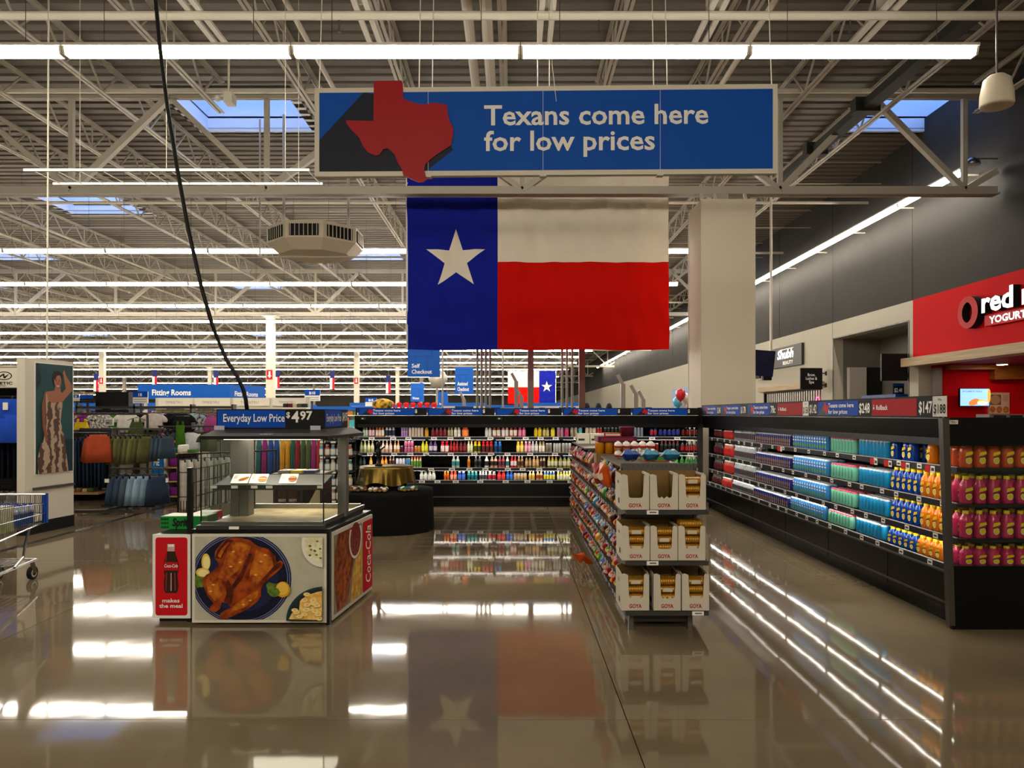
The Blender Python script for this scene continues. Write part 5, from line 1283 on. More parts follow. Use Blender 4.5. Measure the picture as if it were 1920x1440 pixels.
# ---- ice freezer in the alcove
ice = thing('ice_freezer', 'blue bagged ice freezer standing in the grey alcove', 'freezer', (0, 0, 0))
ICE = mat('#123f8a', .4, hex2='#0c2a66', scale=8)
MB().box(9.55, 18.6, 0, 10.4, 20.4, 2.08, ICE).build('cabinet', ice)
Print((9.55, 18.599, 1.5), (1, 0, 0), (0, 0, 1)).text('ICE', .25, .18, .36, TEXT_W, .04, w=.45).build('lettering', ice)
Print((9.549, 20.4, 1.5), (0, -1, 0), (0, 0, 1)).text('ICE', .5, .18, .36, TEXT_W, .04, w=.7).build('lettering', ice)
for y in (18.64, 19.52): MB().box(9.52, y, .2, 9.55, y + .84, 1.6, mat('#2a5aa8', .35)).build('door', ice)
card = tag(MB().box(9.7, 19.0, 2.081, 9.98, 19.04, 2.36, MATTE).build('price_card'), 'black price card standing on the ice freezer', 'price card')
Print((9.7, 19.0, 2.081), (1, 0, 0), (0, 0, 1)).text('$2.48', .03, .06, .14, TEXT_W, .02, w=.2).rect(.02, .22, .26, .265, SIGNBLUE).build('lettering', card)
crt = tag(MB().box(9.9, 21.9, 1.4, 10.4, 22.08, 2.95, mat('#cfccc0', .5, bump=.3, scale=4)).build('plastic_sheet'), 'pale translucent plastic sheet hanging at the alcove wall', 'sheet')
tag(MB().box(10.45, 21.95, 1.4, 10.85, 22.08, 2.95, mat('#23231f', .6)).build('mesh_panel'), 'dark mesh panel beside the plastic sheet', 'panel')
# ---- hanging television on a pole
tvp = thing('hanging_television', 'dark screen hanging from a white ceiling pole', 'television', (px(1447, 18), 18, 0))
MB().cyl((0, .05, 2.9), (0, .05, 8.08), .03, OFFWHITE, 10).build('pole', tvp)
k = MB(); k.box(-.44, -.03, 0, .02, .03, .62, MATTE); sc_ = k.build('screen_casing', tvp, False, (0, 0, 2.48)); sc_.rotation_euler = (.12, 0.1, -.25)
Print((-.40, -.031, .02), (1, 0, 0), (0, 0, 1)).rect(0, 0, .40, .58, mat('#141c4a', .3, hex2='#0a0e26', scale=5)).build('screen_image', sc_)
MB().box(-.2, .0, 2.4, .0, .1, 2.5, MATTE).build('mount', tvp)
# ---- speaker and camera hanging near the entrance
sp2 = thing('pendant_speaker', 'off-white bell shaped speaker hanging under the roof', 'speaker', (px(1869, 7), 7, pz(200, 7)))
k = MB(); k.lathe([(.0, .03), (.135, .0), (.145, .02), (.14, .12), (.115, .25), (.07, .29), (.0, .295)], mat('#d8cdb8', .5), 24); k.build('body', sp2, True)
MB().cyl((0, 0, .28), (0, 0, 8.08 - pz(200, 7)), .01, STEEL, 8).build('drop_rod', sp2)
for xq, yq, Yq in ((1815, 310, 11.2),):
    s2 = thing('floodlight', 'round silver floodlight at the start of the wall strip lights', 'light fitting', (9.0, 14.6, 6.44)); k = MB(); k.lathe([(.1, 0), (.15, .02), (.12, .1), (.04, .16)], CHROME, 16); k.build('shade', s2, True); MB().bar((0, .0, .14), (.498, 0, .14), .02, .02, STEEL).build('wall_arm', s2)
cmr = thing('security_camera', 'small white camera box on a drop pole under the roof light', 'camera', (px(429, 13.2), 13.2, 0)); z = pz(195, 13.2)
MB().box(-.06, -.1, z, .09, .12, z + .18, OFFWHITE).build('housing', cmr); MB().cyl((0, 0, z + .18), (0, 0, 8.08), .02, OFFWHITE, 8).build('drop_pole', cmr); k = MB(); k.lathe([(.03, 0), (.06, .03), (.06, .09)], OFFWHITE, 12); k.build('dome', cmr, True, (-.2, 0, z + .05)); MB().bar((-.2, 0, z + .14), (0, 0, z + .16), .03, .03, OFFWHITE).build('arm', cmr)
# ---- octagonal air diffuser
dif = thing('air_diffuser', 'cream octagonal air diffuser box hanging under the roof', 'air vent', (px(588, 16), 16.2, pz(470, 15.6)))
CR = mat('#c6bca6', .5)
def octa(r, z): return [(r * math.cos(PI / 8 + i * PI / 4), r * math.sin(PI / 8 + i * PI / 4), z) for i in range(8)]
k = MB(); o0, o1, o2 = octa(.78, 0), octa(1.02, .2), octa(1.02, .55)
for a_, c_ in ((o0, o1), (o1, o2)): k.add(a_ + c_, [(i, (i + 1) % 8, 8 + (i + 1) % 8, 8 + i) for i in range(8)], CR)
k.add(o0, [tuple(range(8))[::-1]], CR); k.add(o2, [tuple(range(8))], CR); k.build('box', dif)
for i in range(8):
    a = i * PI / 4; cx, cy = .95 * math.cos(a), .95 * math.sin(a); r_ = Vector((-math.sin(a), math.cos(a), 0)); o = Vector((cx, cy, .24))
    g_ = MB(); g_.prism([(-.3, 0), (.3, 0), (.3, .24), (-.3, .24)], o + Vector((math.cos(a), math.sin(a), 0)) * .012, r_, (0, 0, 1), .02, MATTE); gr_ = g_.build('grille', dif)
    for j in range(7):
        q_ = MB(); c0 = o + r_ * (-.27 + j * .09) + Vector((math.cos(a), math.sin(a), 0)) * .02; q_.bar(c0, c0 + Vector((0, 0, .24)), .012, .03, CR); q_.build('vane', gr_)
for x in (-.7, .7): MB().cyl((x, 0, .55), (x, 0, 8.08 - pz(470, 15.6)), .03, STEELWHITE, 8).build('drop_rod', dif)
MB().cyl((-1.15, -.2, -.05), (4.4, -.2, -.05), .02, STEELWHITE, 6).build('pipe', dif)
MB().cyl((-1.15, -.2, -.05), (-1.15, -.2, 2.9), .02, STEELWHITE, 6).build('pipe', dif)
# ---- suspended white frame near the banner
fr = thing('hanging_grid', 'empty white wire grid hanging level beside the banner', 'hanging grid', (0, 0, 0))
zf = pz(319, 9.0)
MB().bar((px(45, 9), 9.0, zf), (px(580, 9), 9.0, zf), .03, .03, WHITE).build('long_bar', fr); MB().bar((px(100, 9.54), 9.54, zf), (px(605, 9.54), 9.54, zf), .03, .03, WHITE).build('long_bar', fr)
for i in range(13):
    xx = px(60 + i * 43, 9); MB().cyl((xx, 9.0, zf), (xx + .02, 9.54, zf), .006, WHITE, 5).build('cross_wire', fr)
for xx in (px(90, 9), px(312, 9), px(535, 9)): MB().cyl((xx, 9.0, zf), (xx, 9.0, 8.08), .004, STEELWHITE, 5).build('suspension_wire', fr)
for xx in (px(150, 9.54), px(560, 9.54)): MB().cyl((xx, 9.54, zf), (xx, 9.54, 8.08), .004, STEELWHITE, 5).build('suspension_wire', fr)

for y in (11.0, 13.0, 15.0, 16.6):      # lamps added to brighten the dark yogurt shop interior
    t = thing('fill_lamp', 'round white lamp added to brighten the yogurt shop', 'ceiling light', (10.9, y, 2.7), 0, 'added yogurt shop lamps')
    MB().cyl((0, 0, -.02), (0, 0, .019), .12, WHITE, 16).build('trim_ring', t); MB().cyl((0, 0, -.024), (0, 0, -.021), .1, mat('#fff2dc', .4, emit=30), 16).build('lens', t)

# ================================================================== CLOTHING DEPARTMENT
# garment meshes hang from z = 0 downwards, front towards -y
def loft(k, rings, m, n=20):
    """rings: list of (cx, cy, z, a, b, ripple_amp, ripple_n)"""
    vs_ = []
    for cx, cy, z, a, b, ra, rn in rings:
        for i in range(n):
            t = 2 * PI * i / n; q_ = 1 + ra * math.sin(rn * t + cx * 7)
            vs_.append((cx + a * q_ * math.copysign(abs(math.cos(t)) ** .8, math.cos(t)), cy + b * q_ * math.copysign(abs(math.sin(t)) ** .8, math.sin(t)), z))
    fs = [(j * n + (i + 1) % n, j * n + i, (j + 1) * n + i, (j + 1) * n + (i + 1) % n) for j in range(len(rings) - 1) for i in range(n)]
    fs += [tuple(range(n)), tuple((len(rings) - 1) * n + i for i in range(n))[::-1]]
    k.add(vs_, fs, m)
GM_ = {}
def garment(kind, col, hex2=None):
    key = (kind, col, hex2)
    if key in GM_: return GM_[key]
    m = mat(col, .85, var=.12, scale=9, bump=.25) if not hex2 else mat(col, .85, hex2=hex2, scale=22)
    k = MB()
    if kind in ('tee', 'top'):
        w_ = .2; L = .42 if kind == 'tee' else .36
        loft(k, [(0, 0, 0, .07, .02, 0, 3), (0, 0, -.03, .15, .03, 0, 3), (0, 0, -.07, w_, .04, .02, 5), (0, 0, -.2, w_ * .95, .045, .03, 7), (0, 0, -L, w_ * 1.02, .05, .05, 7)], m, 24)
        for s in (-1, 1): loft(k, [(s * .15, 0, -.03, .04, .028, 0, 3), (s * .215, 0, -.1, .055, .03, .03, 4), (s * .25, 0, -.2, .06, .03, .04, 4)], m, 12)
    elif kind == 'tank':
        loft(k, [(-.07, 0, 0, .02, .012, 0, 3), (-.075, 0, -.08, .025, .02, 0, 3)], m, 10); loft(k, [(.07, 0, 0, .02, .012, 0, 3), (.075, 0, -.08, .025, .02, 0, 3)], m, 10)
        loft(k, [(0, 0, -.07, .11, .03, 0, 3), (0, 0, -.2, .15, .04, .03, 6), (0, 0, -.42, .18, .05, .06, 8)], m, 24)
    elif kind == 'dress':
        loft(k, [(-.06, 0, 0, .018, .012, 0, 3), (-.065, 0, -.1, .03, .02, 0, 3)], m, 10); loft(k, [(.06, 0, 0, .018, .012, 0, 3), (.065, 0, -.1, .03, .02, 0, 3)], m, 10)
        loft(k, [(0, 0, -.09, .1, .03, 0, 3), (0, 0, -.3, .1, .035, .04, 7), (0, 0, -.7, .13, .05, .1, 9)], m, 28)
    elif kind == 'maxi':
        loft(k, [(0, 0, 0, .03, .05, .08, 7), (0, 0, -.15, .042, .09, .12, 8), (0, 0, -.75, .046, .12, .14, 8)], m, 32)
    elif kind == 'shorts':
        loft(k, [(0, 0, 0, .15, .035, .02, 6), (0, 0, -.05, .165, .045, .03, 6), (0, 0, -.16, .19, .055, .05, 6)], m, 24)
        for s in (-1, 1): loft(k, [(s * .1, 0, -.13, .1, .05, .03, 4), (s * .115, 0, -.36, .115, .06, .08, 5)], m, 16)
    elif kind == 'skirt':
        loft(k, [(0, 0, 0, .13, .018, .03, 6), (0, 0, -.06, .145, .02, .05, 7), (0, 0, -.2, .165, .022, .08, 9), (0, 0, -.4, .185, .024, .1, 9)], m, 28)
    elif kind == 'jeans':
        loft(k, [(0, 0, 0, .026, .12, .03, 5), (0, 0, -.08, .03, .14, .03, 5), (0, 0, -.22, .028, .13, .05, 5), (0, 0, -.6, .024, .1, .06, 5), (0, 0, -.98, .027, .095, .08, 5)], m, 24)
    elif kind == 'joggers':
        loft(k, [(0, 0, 0, .05, .13, .04, 5), (0, 0, -.2, .06, .15, .06, 5), (.01, 0, -.6, .055, .11, .08, 5), (.01, 0, -.85, .045, .08, .05, 5), (.01, 0, -.9, .05, .085, .05, 5)], m, 24)
    me = k.mesh(kind, True); GM_[key] = me; return me
HANG = MB(); HANG.tube([(0, 0, .07), (.02, 0, .09), (.03, 0, .065), (.012, 0, .04), (0, 0, .02)], .004, BLACK, 5); HANG.tube([(-.19, 0, -.035), (-.1, 0, .0), (0, 0, .022), (.1, 0, 0), (.19, 0, -.035)], .006, BLACK, 5)
hanger_me = HANG.mesh('coat_hanger', True)
CLIP = MB(); CLIP.tube([(0, 0, .07), (.02, 0, .09), (.03, 0, .065), (.012, 0, .04), (0, 0, .02)], .004, BLACK, 5); CLIP.bar((-.13, 0, .02), (.13, 0, .02), .012, .012, BLACK)
for s in (-1, 1): CLIP.box(s * .12 - .012, -.012, -.03, s * .12 + .012, .012, .025, BLACK)
clip_me = CLIP.mesh('clip_hanger', True)
TAGM = MB().box(-.02, -.001, -.06, .02, .001, .0, PAPER).mesh('swing_tag')
KN = {'tee': 't-shirt', 'top': 'knit top', 'tank': 'vest top', 'dress': 'sleeveless dress', 'maxi': 'long dress', 'shorts': 'shorts', 'skirt': 'shorts', 'jeans': 'jeans', 'joggers': 'sweatpants'}
def hang(kind, col, x, Y, ytop, rz, label, group=None, s=1.0, hex2=None, tagged=False, z=None):
    """garment with its hanger; ytop is the photo row of its upper edge"""
    zz = pz(ytop, Y) if z is None else z
    nm = {'tee': 't_shirt', 'top': 'knit_top', 'tank': 'vest_top', 'dress': 'sleeveless_dress', 'maxi': 'long_dress', 'skirt': 'shorts'}.get(kind, kind)
    o = link(nm, garment(kind, col, hex2), None, (px(x, Y), Y, zz), rz); o.scale = s if isinstance(s, tuple) else (s, s, s)
    tag(o, label, 'clothing', group)
    link('hanger', clip_me if kind in ('shorts', 'skirt', 'jeans', 'joggers') else hanger_me, o, None, PI / 2 if kind in ('jeans', 'joggers', 'maxi') else 0)
    if tagged: link('swing_tag', TAGM, o, (.09, -.075, -.03))
    return o
RACKM = mat('#3a3835', .45, .4)
# ---- fashion panel: tall white end unit with a poster
q0, q1 = Vector((px(47, 9.75), 9.75, 0)), Vector((px(138, 10.62), 10.62, 0)); U = (q1 - q0).normalized(); WP = (q1 - q0).length; Np = U.cross(Vector((0, 0, 1)))
HP = 2.33
fpn = thing('fashion_panel', 'tall white end panel with a large poster of a woman in a patterned dress', 'display panel', (0, 0, 0))
k = MB(); k.prism([(0, .16), (WP, .16), (WP, HP), (0, HP)], q0, U, (0, 0, 1), .12, OFFWHITE); k.build('board', fpn)
k = MB(); k.prism([(0, 0), (WP, 0), (WP, .16), (0, .16)], q0 + Np * .012, U, (0, 0, 1), .14, MATTE); k.build('plinth', fpn)
MB().bar(q0 + Np * .02 + U * .12 + Vector((0, 0, .60)), q0 + Np * .02 + U * (WP - .02) + Vector((0, 0, .60)), .03, .03, STEEL).build('bumper_rail', fpn)
u0, u1, v0, v1 = .17, WP - .03, .79, HP - .06
k = MB(); k.prism([(u0 - .015, v0 - .015), (u1 + .015, v0 - .015), (u1 + .015, v1 + .015), (u0 - .015, v1 + .015)], q0 + Np * .008, U, (0, 0, 1), .008, WHITE); pf = k.build('poster_frame', fpn)
p = Print(q0 + Np * .009, U, (0, 0, 1))
def pc_(pts): # poster coordinates: u 0..100, v 0 (top)..330
    return [(u0 + (u1 - u0) * a / 100, v1 - (v1 - v0) * b_ / 330) for a, b_ in pts]
SKIN = mat('#8a5640', .5); SKIN2 = mat('#a56a50', .5); HAIR = mat('#2a1c16', .5); DRESS = mat('#5a4038', .6, hex2='#b59c86', scale=16, kind='wave'); TEAL = mat('#274a50', .35, var=.15, scale=2); TEAL2 = mat('#1b353c', .35)
p.rect(u0, v0, u1, v1, TEAL)
p.poly(pc_([(0, 0), (6, 0), (14, 40), (12, 62), (0, 80)]), TEAL2)
p.poly(pc_([(30, 330), (60, 230), (100, 230), (100, 330)]), TEAL2)
p.poly(pc_([(72, 22), (76, 14), (80, 30), (98, 62), (98, 78), (78, 104), (68, 118), (62, 96), (80, 72), (76, 50)]), SKIN2)
p.poly(pc_([(22, 85), (48, 80), (50, 66), (64, 66), (66, 82), (74, 92), (68, 120), (24, 122)]), SKIN2)
p.poly(pc_([(22, 85), (26, 84), (24, 130), (24, 190), (30, 232), (24, 236), (16, 190), (14, 130)]), SKIN)
p.ell(*pc_([(56, 44)])[0], (u1 - u0) * .13, (v1 - v0) * .078, HAIR, 20); p.ell(*pc_([(57, 50)])[0], (u1 - u0) * .10, (v1 - v0) * .066, SKIN2, 20)
p.poly(pc_([(46, 40), (52, 24), (66, 22), (72, 34), (68, 44), (64, 32), (54, 34), (50, 48)]), HAIR)
for a in (52, 61): p.ell(*pc_([(a, 48)])[0], .012, .006, HAIR, 8)
p.poly(pc_([(51, 64), (63, 64), (57, 69)]), mat('#d8c0b0', .5)).poly(pc_([(56, 52), (58, 52), (59, 58), (55, 58)]), SKIN)
p.poly(pc_([(24, 90), (27, 90), (30, 112), (44, 118), (66, 114), (70, 116), (66, 150), (64, 176), (74, 220), (82, 290), (86, 330), (4, 330), (8, 270), (18, 230), (26, 180), (24, 130)]), DRESS)
p.poly(pc_([(4, 330), (2, 290), (10, 240), (22, 236), (14, 290), (18, 330)]), DRESS)
p.poly(pc_([(14, 120), (22, 118), (24, 190), (30, 232), (24, 236), (16, 190)]), SKIN)
p.build('poster_print', pf)
MB().cyl((px(88, 10.2), 10.2, HP), (px(92, 10.2), 10.2, 8.08), .012, OFFWHITE, 8).build('ceiling_wire', fpn)
# ---- sportswear bay behind the panel
bay = thing('sportswear_bay', 'white topped sportswear bay behind the fashion panel', 'shelving', (0, 0, 0))
yb = 11.0
MB().box(px(-60, yb), yb + .35, 0, px(48, yb), yb + .42, 2.25, mat('#1b1c20', .6)).build('back_panel', bay)
hb = MB().box(px(-60, yb), yb - .05, pz(727, yb), px(44, yb), yb, pz(690, yb), OFFWHITE).build('header_board', bay)
MB().box(px(-60, yb), yb, pz(727, yb), px(44, yb), yb + .36, pz(725, yb), OFFWHITE).build('header_shelf', bay)
p = Print((px(-40, yb), yb - .051, pz(727, yb)), (1, 0, 0), (0, 0, 1)); sc2 = yb / 1400
p.ell((52) * sc2, 22 * sc2, 15 * sc2, 8 * sc2, MATTE, 28).ell(52 * sc2, 22 * sc2, 13 * sc2, 6.4 * sc2, OFFWHITE, 28).poly([(40 * sc2, 19 * sc2), (50 * sc2, 26 * sc2), (53 * sc2, 26 * sc2), (53 * sc2, 21 * sc2), (63 * sc2, 26 * sc2), (54 * sc2, 17 * sc2), (51 * sc2, 18 * sc2), (50 * sc2, 23 * sc2), (45 * sc2, 19 * sc2)], MATTE)
p.text('ATHLETIC', 14 * sc2, 6 * sc2, 7 * sc2, MATTE, .03, w=54 * sc2).text('WORKS', 44 * sc2, 2.5 * sc2, 2.6 * sc2, MATTE, .02, w=12 * sc2); p.build('logo_lettering', hb)
for z in (pz(727, yb) - .05, pz(812, yb), pz(908, yb)): MB().cyl((px(-60, yb), yb + .1, z), (px(44, yb), yb + .1, z), .014, BLACK, 8).build('hang_rail', bay)
for i in range(3): hang('shorts', '#1f4cc0', -8 + i * 17, yb - .3 + i * .14, 0, .1, 'bright blue sports shorts on the upper rail of the sportswear bay', 'blue shorts in the sportswear bay', (1.75, .7, 1.75), z=pz(727, yb) - .17, tagged=i == 0)
for i in range(6): hang('jeans', '#141c2c', -14 + i * 11, yb + .1, 0, .1, 'dark navy track pants on the middle rail of the sportswear bay', 'navy pants in the sportswear bay', .6, z=pz(812, yb) - .09)
for i in range(6): hang('shorts', ['#5a5a5c', '#8a8a8c', '#74706c'][i % 3], -12 + i * 11, yb + .1, 0, 1.3, '%s sports shorts on the lowest rail of the sportswear bay' % ['charcoal', 'light grey', 'warm grey'][i % 3], 'grey shorts in the sportswear bay', (1, .5, 1), z=pz(908, yb) - .112)
# ---- jeans wall bay
jb_ = thing('denim_bay', 'dark denim bay with a pale wooden shelf', 'shelving', (0, 0, 0)); yj = 13.6
MB().box(px(130, yj), yj + .3, 0, px(196, yj), yj + .36, 1.3, mat('#26262a', .6)).build('back_panel', jb_)
MB().cyl((px(120, yj), yj, pz(812, yj)), (px(206, yj), yj, pz(812, yj)), .014, BLACK, 8).build('hang_rail', jb_)
MB().box(px(120, yj), yj - .1, .13, px(190, yj), yj + .3, .17, mat('#b98d58', .5)).build('wooden_shelf', jb_)
for x in (px(128, yj), px(205, yj)): MB().box(x, yj - .02, 0, x + .03, yj + .3, 1.3, RACKM).build('upright', jb_)
for i in range(9): hang('jeans', ['#1e3046', '#263a52', '#182536'][i % 3], 138 + i * 7.2, yj, 0, .12, '%s jeans hanging on the denim bay rail' % ['dark navy', 'indigo', 'black blue'][i % 3], 'jeans on the denim bay', .9, z=pz(812, yj) - .1)
def folded(x, Y, z, w_, d_, h_, col, label, group):
    k = MB(); k.lathe([(.48, 0), (.5, .15), (.5, .85), (.46, 1.0)], mat(col, .85, var=.12, scale=9), 16, sq=.85); o = link('folded_garment', k.mesh('folded_garment', True), None, (px(x, Y), Y, z)); o.scale = (w_, d_, h_)
    return tag(o, label, 'clothing', group)
for i in range(4): folded(142 + i * 11, yj + .05, .171, .09, .25, .06 + .02 * (i % 2), ['#b79a6a', '#8a6a44', '#c8b088', '#4a5a38'][i], '%s folded garment on the denim bay shelf' % ['tan', 'brown', 'beige', 'olive'][i], 'folded clothes on the denim bay')
# ---- two-tier garment stand
gs_ = thing('garment_stand', 'dark grey two-tier garment stand with shorts on wheels', 'clothes rack', (0, 0, 0)); yr_ = 12.0
for y_ in (yr_ - .2, yr_ + .55):
    MB().bar((px(155, yr_), y_, .05), (px(262, yr_) - .0, y_, .05), .06, .05, RACKM).build('foot', gs_)
for x, y_ in ((158, yr_ - .2), (250, yr_ - .2), (205, yr_ + .55)): MB().cyl((px(x, yr_), y_ - .02, .025), (px(x, yr_), y_ + .02, .025), .025, mat('#b8b0a0', .5), 12).build('caster', gs_)
for x in (190, 203):
    MB().box(px(x, yr_), yr_ + .24, .05, px(x + 4, yr_), yr_ + .27, pz(803, yr_), RACKM).build('post', gs_)
    MB().box(px(x, yr_), yr_ + .02, pz(804, yr_), px(x + 4, yr_), yr_ + .25, pz(804, yr_) + .02, RACKM).build('bracket_arm', gs_)
MB().bar((px(192, yr_), yr_, .38), (px(206, yr_), yr_, .38), .05, .03, RACKM).build('tie_bar', gs_)
MB().bar((px(205, yr_), yr_ - .2, .05), (px(205, yr_), yr_ + .55, .05), .05, .05, RACKM).build('foot', gs_)
for z, xa, xb in ((pz(806, yr_), 150, 310), (pz(877, yr_ + .4), 206, 306)): MB().box(px(xa, yr_), yr_ - .02, z, px(xb, yr_), yr_ + .02, z + .03, RACKM).build('hang_rail', gs_)
zt_ = pz(806, yr_) - .107
for i, (x, dy) in enumerate(((177, .0), (184, -.3))): hang('skirt', '#a8482a', x, yr_ + dy, 0, .55, 'terracotta denim shorts hanging on the garment stand', 'terracotta shorts on the garment stand', 1.0 + .1 * i, z=zt_ + .04 * i)
for i in range(7): hang('skirt', ['#5a5a34', '#66663a', '#4c5030'][i % 3], 222 + i * 9, yr_, 0, 1.1, '%s cotton shorts on the top rail of the garment stand' % ['olive', 'moss green', 'dark olive'][i % 3], 'olive shorts on the garment stand', 1.1 if i < 5 else 1.02, z=zt_, tagged=i == 5)
for i in range(3): hang('skirt', '#3a4a5a', 297 + i * 8, yr_ + .12, 0, 1.1, 'slate denim shorts beside the olive shorts on the garment stand', 'slate shorts on the garment stand', .9, z=zt_, tagged=i == 1)
zl_ = pz(877, yr_ + .4) - .112
for i, (x, c, n_) in enumerate(((222, '#38485f', 'deep blue'), (234, '#38485f', 'deep blue'), (246, '#4a5666', 'grey blue'), (258, '#7e98ac', 'pale blue'), (270, '#8aa2b4', 'pale blue'), (284, '#768fa4', 'washed blue'), (296, '#2a3850', 'indigo'))):
    hang('skirt', c, x, yr_ + .06, 0, 1.0, '%s denim shorts on the lower rail of the garment stand' % n_, 'denim shorts on the garment stand', 1.15, z=zl_, tagged=i in (4, 6))
tg = tag(MB().box(px(196, 11.9), 11.9, pz(905, 11.9), px(204, 11.9), 11.91, pz(898, 11.9), PAPER).build('size_ticket'), 'white size ticket tied to the garment stand post', 'ticket'); MB().cyl((px(200, 11.9), 11.905, pz(898, 11.9)), (px(200, 11.9), 11.95, pz(893, 11.9)), .004, MATTE, 5).build('string', tg)
# ---- wall of tops
tw_ = thing('tops_wall', 'long dark wall rail unit hung with tops', 'clothes rack', (0, 0, 0)); yt = 15.6
MB().box(px(136, yt), yt + .3, 0, px(460, yt), yt + .36, 1.62, mat('#8f8a80', .6)).build('back_panel', tw_)
for z, a, b_ in ((pz(766, yt), 136, 430), (pz(801, yt), 136, 430)): MB().box(px(a, yt), yt + .1, z, px(b_, yt), yt + .14, z + .05, RACKM).build('hang_rail', tw_)
TOPS = ((150, 'tee', '#d8d4cc', '#17171a', 'black and white patterned'), (167, 'tee', '#8a2f84', None, 'purple'), (186, 'tee', '#efece4', '#1a1a1c', 'leaf print'), (203, 'tank', '#c8c8c6', None, 'silver grey'), (218, 'tee', '#3f7a1e', None, 'green'), (237, 'tee', '#e6e2da', None, 'white'), (252, 'tank', '#a87868', '#e0c8b8', 'floral'), (266, 'tee', '#131315', None, 'black'),
        (288, 'top', '#d8ccc6', None, 'blush'), (304, 'top', '#d0c8c4', None, 'pale grey'), (322, 'tee', '#121214', None, 'plain black'), (341, 'tee', '#17171a', None, 'jet black'), (364, 'top', '#a9c8c8', None, 'pale aqua'), (380, 'tank', '#2a2a30', '#c0c0c4', 'dark patterned'), (398, 'tank', '#a8488a', None, 'pink'), (414, 'tank', '#a8488a', None, 'rose pink'))
for i, q_ in enumerate(TOPS):
    if i % 3: MB().box(px(q_[0], yt) - .006, yt - .05 - .17 * (i % 3), pz(769, yt) + .012, px(q_[0], yt) + .006, yt + .1, pz(769, yt) + .03, RACKM).build('waterfall_arm', tw_)
for x in (136, 245, 352, 430): MB().box(px(x, yt), yt + .1, 0, px(x, yt) + .04, yt + .3, pz(758, yt), RACKM).build('upright', tw_)
for i, (x, kd, c, c2, nm) in enumerate(TOPS): hang(kd, c, x, yt - .02 - .17 * (i % 3), 0, .22, '%s %s on the wall of tops' % (nm, KN[kd]), 'tops on the wall rail', .92, c2, z=pz(769, yt) - .068)
hang('tank', '#d8b81a', 153, 14.6, 785, 0, 'yellow vest top hanging in front of the wall of tops', None, 1.0)
hang('tank', '#46562a', 256, 14.6, 785, 0, 'olive vest top hanging in front of the wall of tops', None, .95)
rl = thing('front_rail', 'short dark rail in front of the wall of tops', 'clothes rack', (0, 0, 0)); MB().box(px(136, 14.7), 14.62, pz(778, 14.7), px(280, 14.7), 14.66, pz(775, 14.7), RACKM).build('rail', rl)
for x in (137, 278): MB().box(px(x, 14.7), 14.62, 0, px(x, 14.7) + .03, 14.66, pz(778, 14.7), RACKM).build('post', rl)
hang('dress', '#3a6a14', 338, 14.2, 790, 0, 'bright green sleeveless dress on a pale hanger', None, .78)
hang('tee', '#e4e2de', 357, 14.4, 811, .5, 'white t-shirt with blue marks beside the green dress', None, .9, '#c8d0e0')
hang('tee', '#3a4a22', 392, 14.4, 811, 1.0, 'olive t-shirt beside the white t-shirt', None, .9)
for i, (x, c, n_) in enumerate(((303, '#b82a6a', 'magenta'), (313, '#1a1a1c', 'black'), (323, '#151517', 'black'))): hang('tank', c, x + 2, 14.6, 806, 1.35, '%s vest top on the lower rail near the green dress' % n_, 'vest tops near the green dress', .9)
r2 = thing('lower_rail', 'dark rail carrying the green dress and t-shirts', 'clothes rack', (0, 0, 0)); MB().box(px(296, 14.4), 14.4, pz(801, 14.4), px(414, 14.4), 14.44, pz(798, 14.4), RACKM).build('rail', r2); MB().box(px(330, 14.2), 14.18, pz(781, 14.2), px(346, 14.2), 14.42, pz(779, 14.2), RACKM).build('arm', r2)
for x in (298, 412): MB().box(px(x, 14.4), 14.4, 0, px(x, 14.4) + .03, 14.44, pz(798, 14.4), RACKM).build('post', r2)
# ---- folded shelf unit and blue graphic
fs_ = thing('folded_shelf_unit', 'white framed shelf unit with pale wood shelves of folded purple tops', 'shelving', (0, 0, 0)); yf = 13.4
for x in (306, 372): MB().box(px(x, yf), yf, 0, px(x, yf) + .05, yf + .4, pz(850, yf), OFFWHITE).build('upright', fs_)
for yy in (852, 878, 904, 932): MB().box(px(303, yf), yf - .05, pz(yy, yf), px(375, yf), yf + .4, pz(yy, yf) + .025, mat('#c09a66', .5)).build('wooden_shelf', fs_)
MB().box(px(306, yf), yf + .4, 0, px(375, yf), yf + .42, pz(850, yf), OFFWHITE).build('back_panel', fs_)
for j, yy in enumerate((878, 904, 932)):
    for i in range(2): folded(332 + i * 26, yf + .15, pz(yy, yf) + .0262, .2, .3, .15, '#7a2378', 'purple folded top on the %s wooden shelf' % ['upper', 'middle', 'lowest'][j], 'purple folded tops')
for i, (c, n_, x, h_) in enumerate((('#7a2378', 'purple', 312, .16), ('#a81830', 'crimson', 314, .05), ('#1a5a5a', 'teal', 331, .08), ('#e2dfd8', 'white', 344, .14), ('#3a6a1a', 'green', 362, .06))):
    zz = pz(852, yf) + .0262 + (.162 if n_ == 'crimson' else 0); folded(x, yf + .15, zz, .21 if i < 2 else .12, .3, h_, c, '%s folded top on the upper wooden ledge' % n_, 'folded tops on the ledge')
bl = tag(MB().box(px(284, 13.2), 13.2, .06, px(305, 13.2), 13.24, pz(852, 13.2), mat('#1668b0', .5)).build('graphic_panel'), 'bright blue graphic panel beside the folded shelves', 'panel')
Print((px(284, 13.2), 13.2, .06), (1, 0, 0), (0, 0, 1)).text('ME', .04, .62, .16, TEXT_W, .02, w=.1).build('lettering', bl)
MB().box(px(284, 13.2), 13.2, 0, px(305, 13.2), 13.3, .06, MATTE).build('foot', bl)
